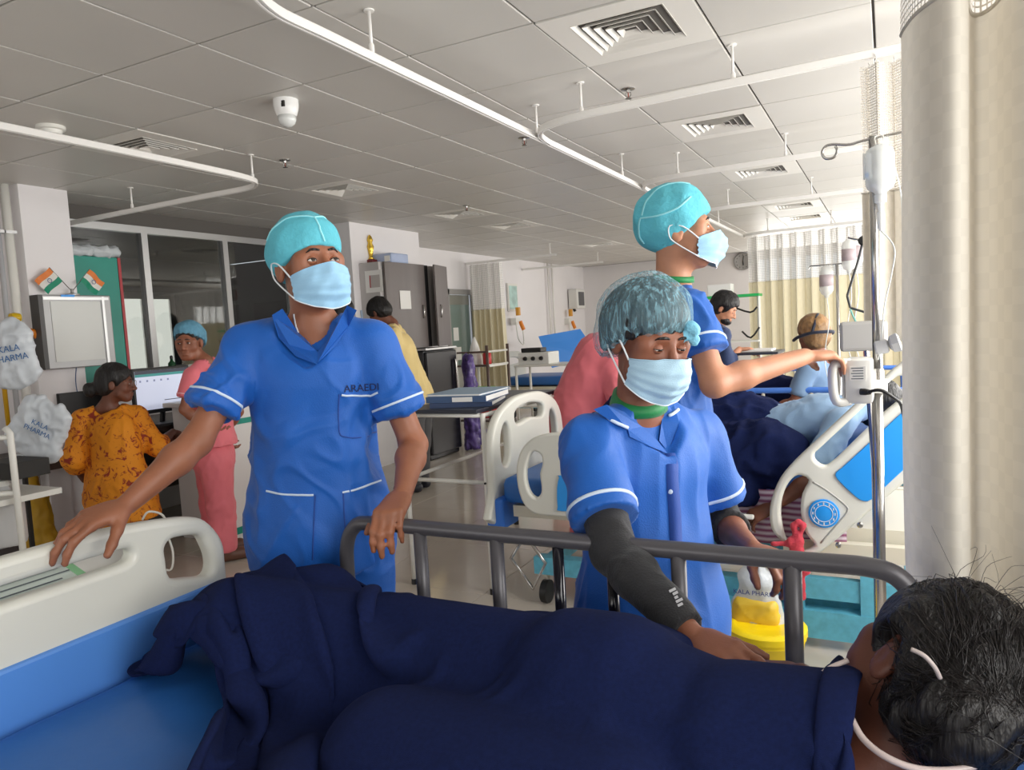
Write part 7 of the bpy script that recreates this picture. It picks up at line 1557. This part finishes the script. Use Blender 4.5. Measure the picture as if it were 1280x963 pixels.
# wall monitors and gas outlets on the side wall
def wall_set(px_, py_, label, monitor=True):
    q = P(px_, py_, x=X0 + .12); t = empty('patient_monitor' if monitor else 'gas_outlet', q, 0, label, 'monitor' if monitor else 'gas outlet')
    if monitor: 
        MB().box(q - [.1, .22, .20], q + [.1, .22, .2], bev=.02).build('housing', m_pump, t); MB().box(q + [.1, -.15, -.14], q + [.106, .15, .14]).build('screen', mat('screen_off', (84, 84, 88), .2), t); MB().tube([q - [.12, -.0, .1], q - [.05, 0, .25]], .03, 8).build('wall_arm', m_black, t)
        o2 = q - [.06, .35, .45]
    else: o2 = q
    MB().box(o2 - [.06, .08, .06], o2 + [.04, .08, .06]).build('outlet_block', m_white, t); MB().tube([o2 + [.05, 0, .1], o2 + [.05, .0, .24]], .045, 8).build('flowmeter', mat('flow_yellow', (214, 150, 40), .4), t); MB().tube([o2 + [.05, -.1, -.02], o2 + [.08, -.1, -.3], o2 + [.08, .1, -.4], o2 + [.06, .12, -.1]], .012, 6, smooth=4).build('hose', m_white, t, smooth=True)
    MB().tube([o2 + [.05, .06, .0], o2 + [.09, .1, -.15]], .035, 8).build('orange_valve', mat('valve_orange', (226, 130, 20), .4), t)
wall_set(721, 374, 'patient monitor on the far side wall above the raised blue bed'); wall_set(645, 402, 'yellow gas outlet on the side wall next to the gathered curtain', False)
q = P(641, 372, x=X0 + .03); pf = empty('wall_picture', q, 0, 'small framed picture on the side wall beside the curtain', 'picture'); MB().box(q - [.02, .18, .24], q + [.01, .18, .24]).build('frame', m_white, pf); MB().box(q + [.01, -.15, -.2], q + [.013, .15, .2]).build('print', mat('print_mint', (176, 206, 200), .6, var=.25, vscale=6), pf)
for k, px_ in enumerate((688, 693)):
    q = P(px_, 400, x=X0 + .06); g_ = empty('wall_pipe', (q[0], q[1], 0), 0, ['thin vertical conduit on the far side wall, nearer one', 'thin vertical conduit on the far side wall, farther one'][k], 'pipe'); MB().tube([(q[0], q[1], 1.1), (q[0], q[1], 2.64)], .02, 6).build('pipe', m_track, g_, smooth=True); MB().box((q[0] - .06, q[1] - .03, 1.1), (q[0] + .02, q[1] + .03, 1.22)).build('wall_box', m_white, g_)
# instrument trolley with bedside machine near the far bed
q = P(660, 455, y=9.2); it = empty('instrument_trolley', (q[0], q[1], 0), 0, 'white instrument trolley with a small machine in front of the far blue bed', 'trolley'); zt = q[2]
MB().box((q[0] - .1, q[1] - .25, zt - .03), (q[0] + .9, q[1] + .25, zt), bev=.005).build('top', m_white, it)
for dx in (-.08, .88):
    for dy in (-.22, .22): MB().tube([(q[0] + dx, q[1] + dy, .0), (q[0] + dx, q[1] + dy, zt)], .018, 8).build('leg', m_white, it, smooth=True)
MB().box((q[0] - .06, q[1] - .22, .35), (q[0] + .86, q[1] + .22, .37)).build('lower_shelf', m_white, it)
mc = empty('bedside_machine', (q[0] + .1, q[1], zt), 0, 'small white machine with black knobs on the instrument trolley', 'machine'); MB().box((q[0] - .06, q[1] - .18, zt), (q[0] + .4, q[1] + .18, zt + .16), bev=.01).build('housing', m_pump, mc)
for k in range(3): MB().lathe([(.03, 0), (.025, .03)], (q[0] + .05 + .12 * k, q[1] - .18, zt + .08), 12, (0, -1, 0)).build('knob', m_black, mc)
MB().box((q[0] - .05, q[1] - .1, zt + .16), (q[0] + .25, q[1] + .1, zt + .22), bev=.01).build('black_module', m_black, mc)
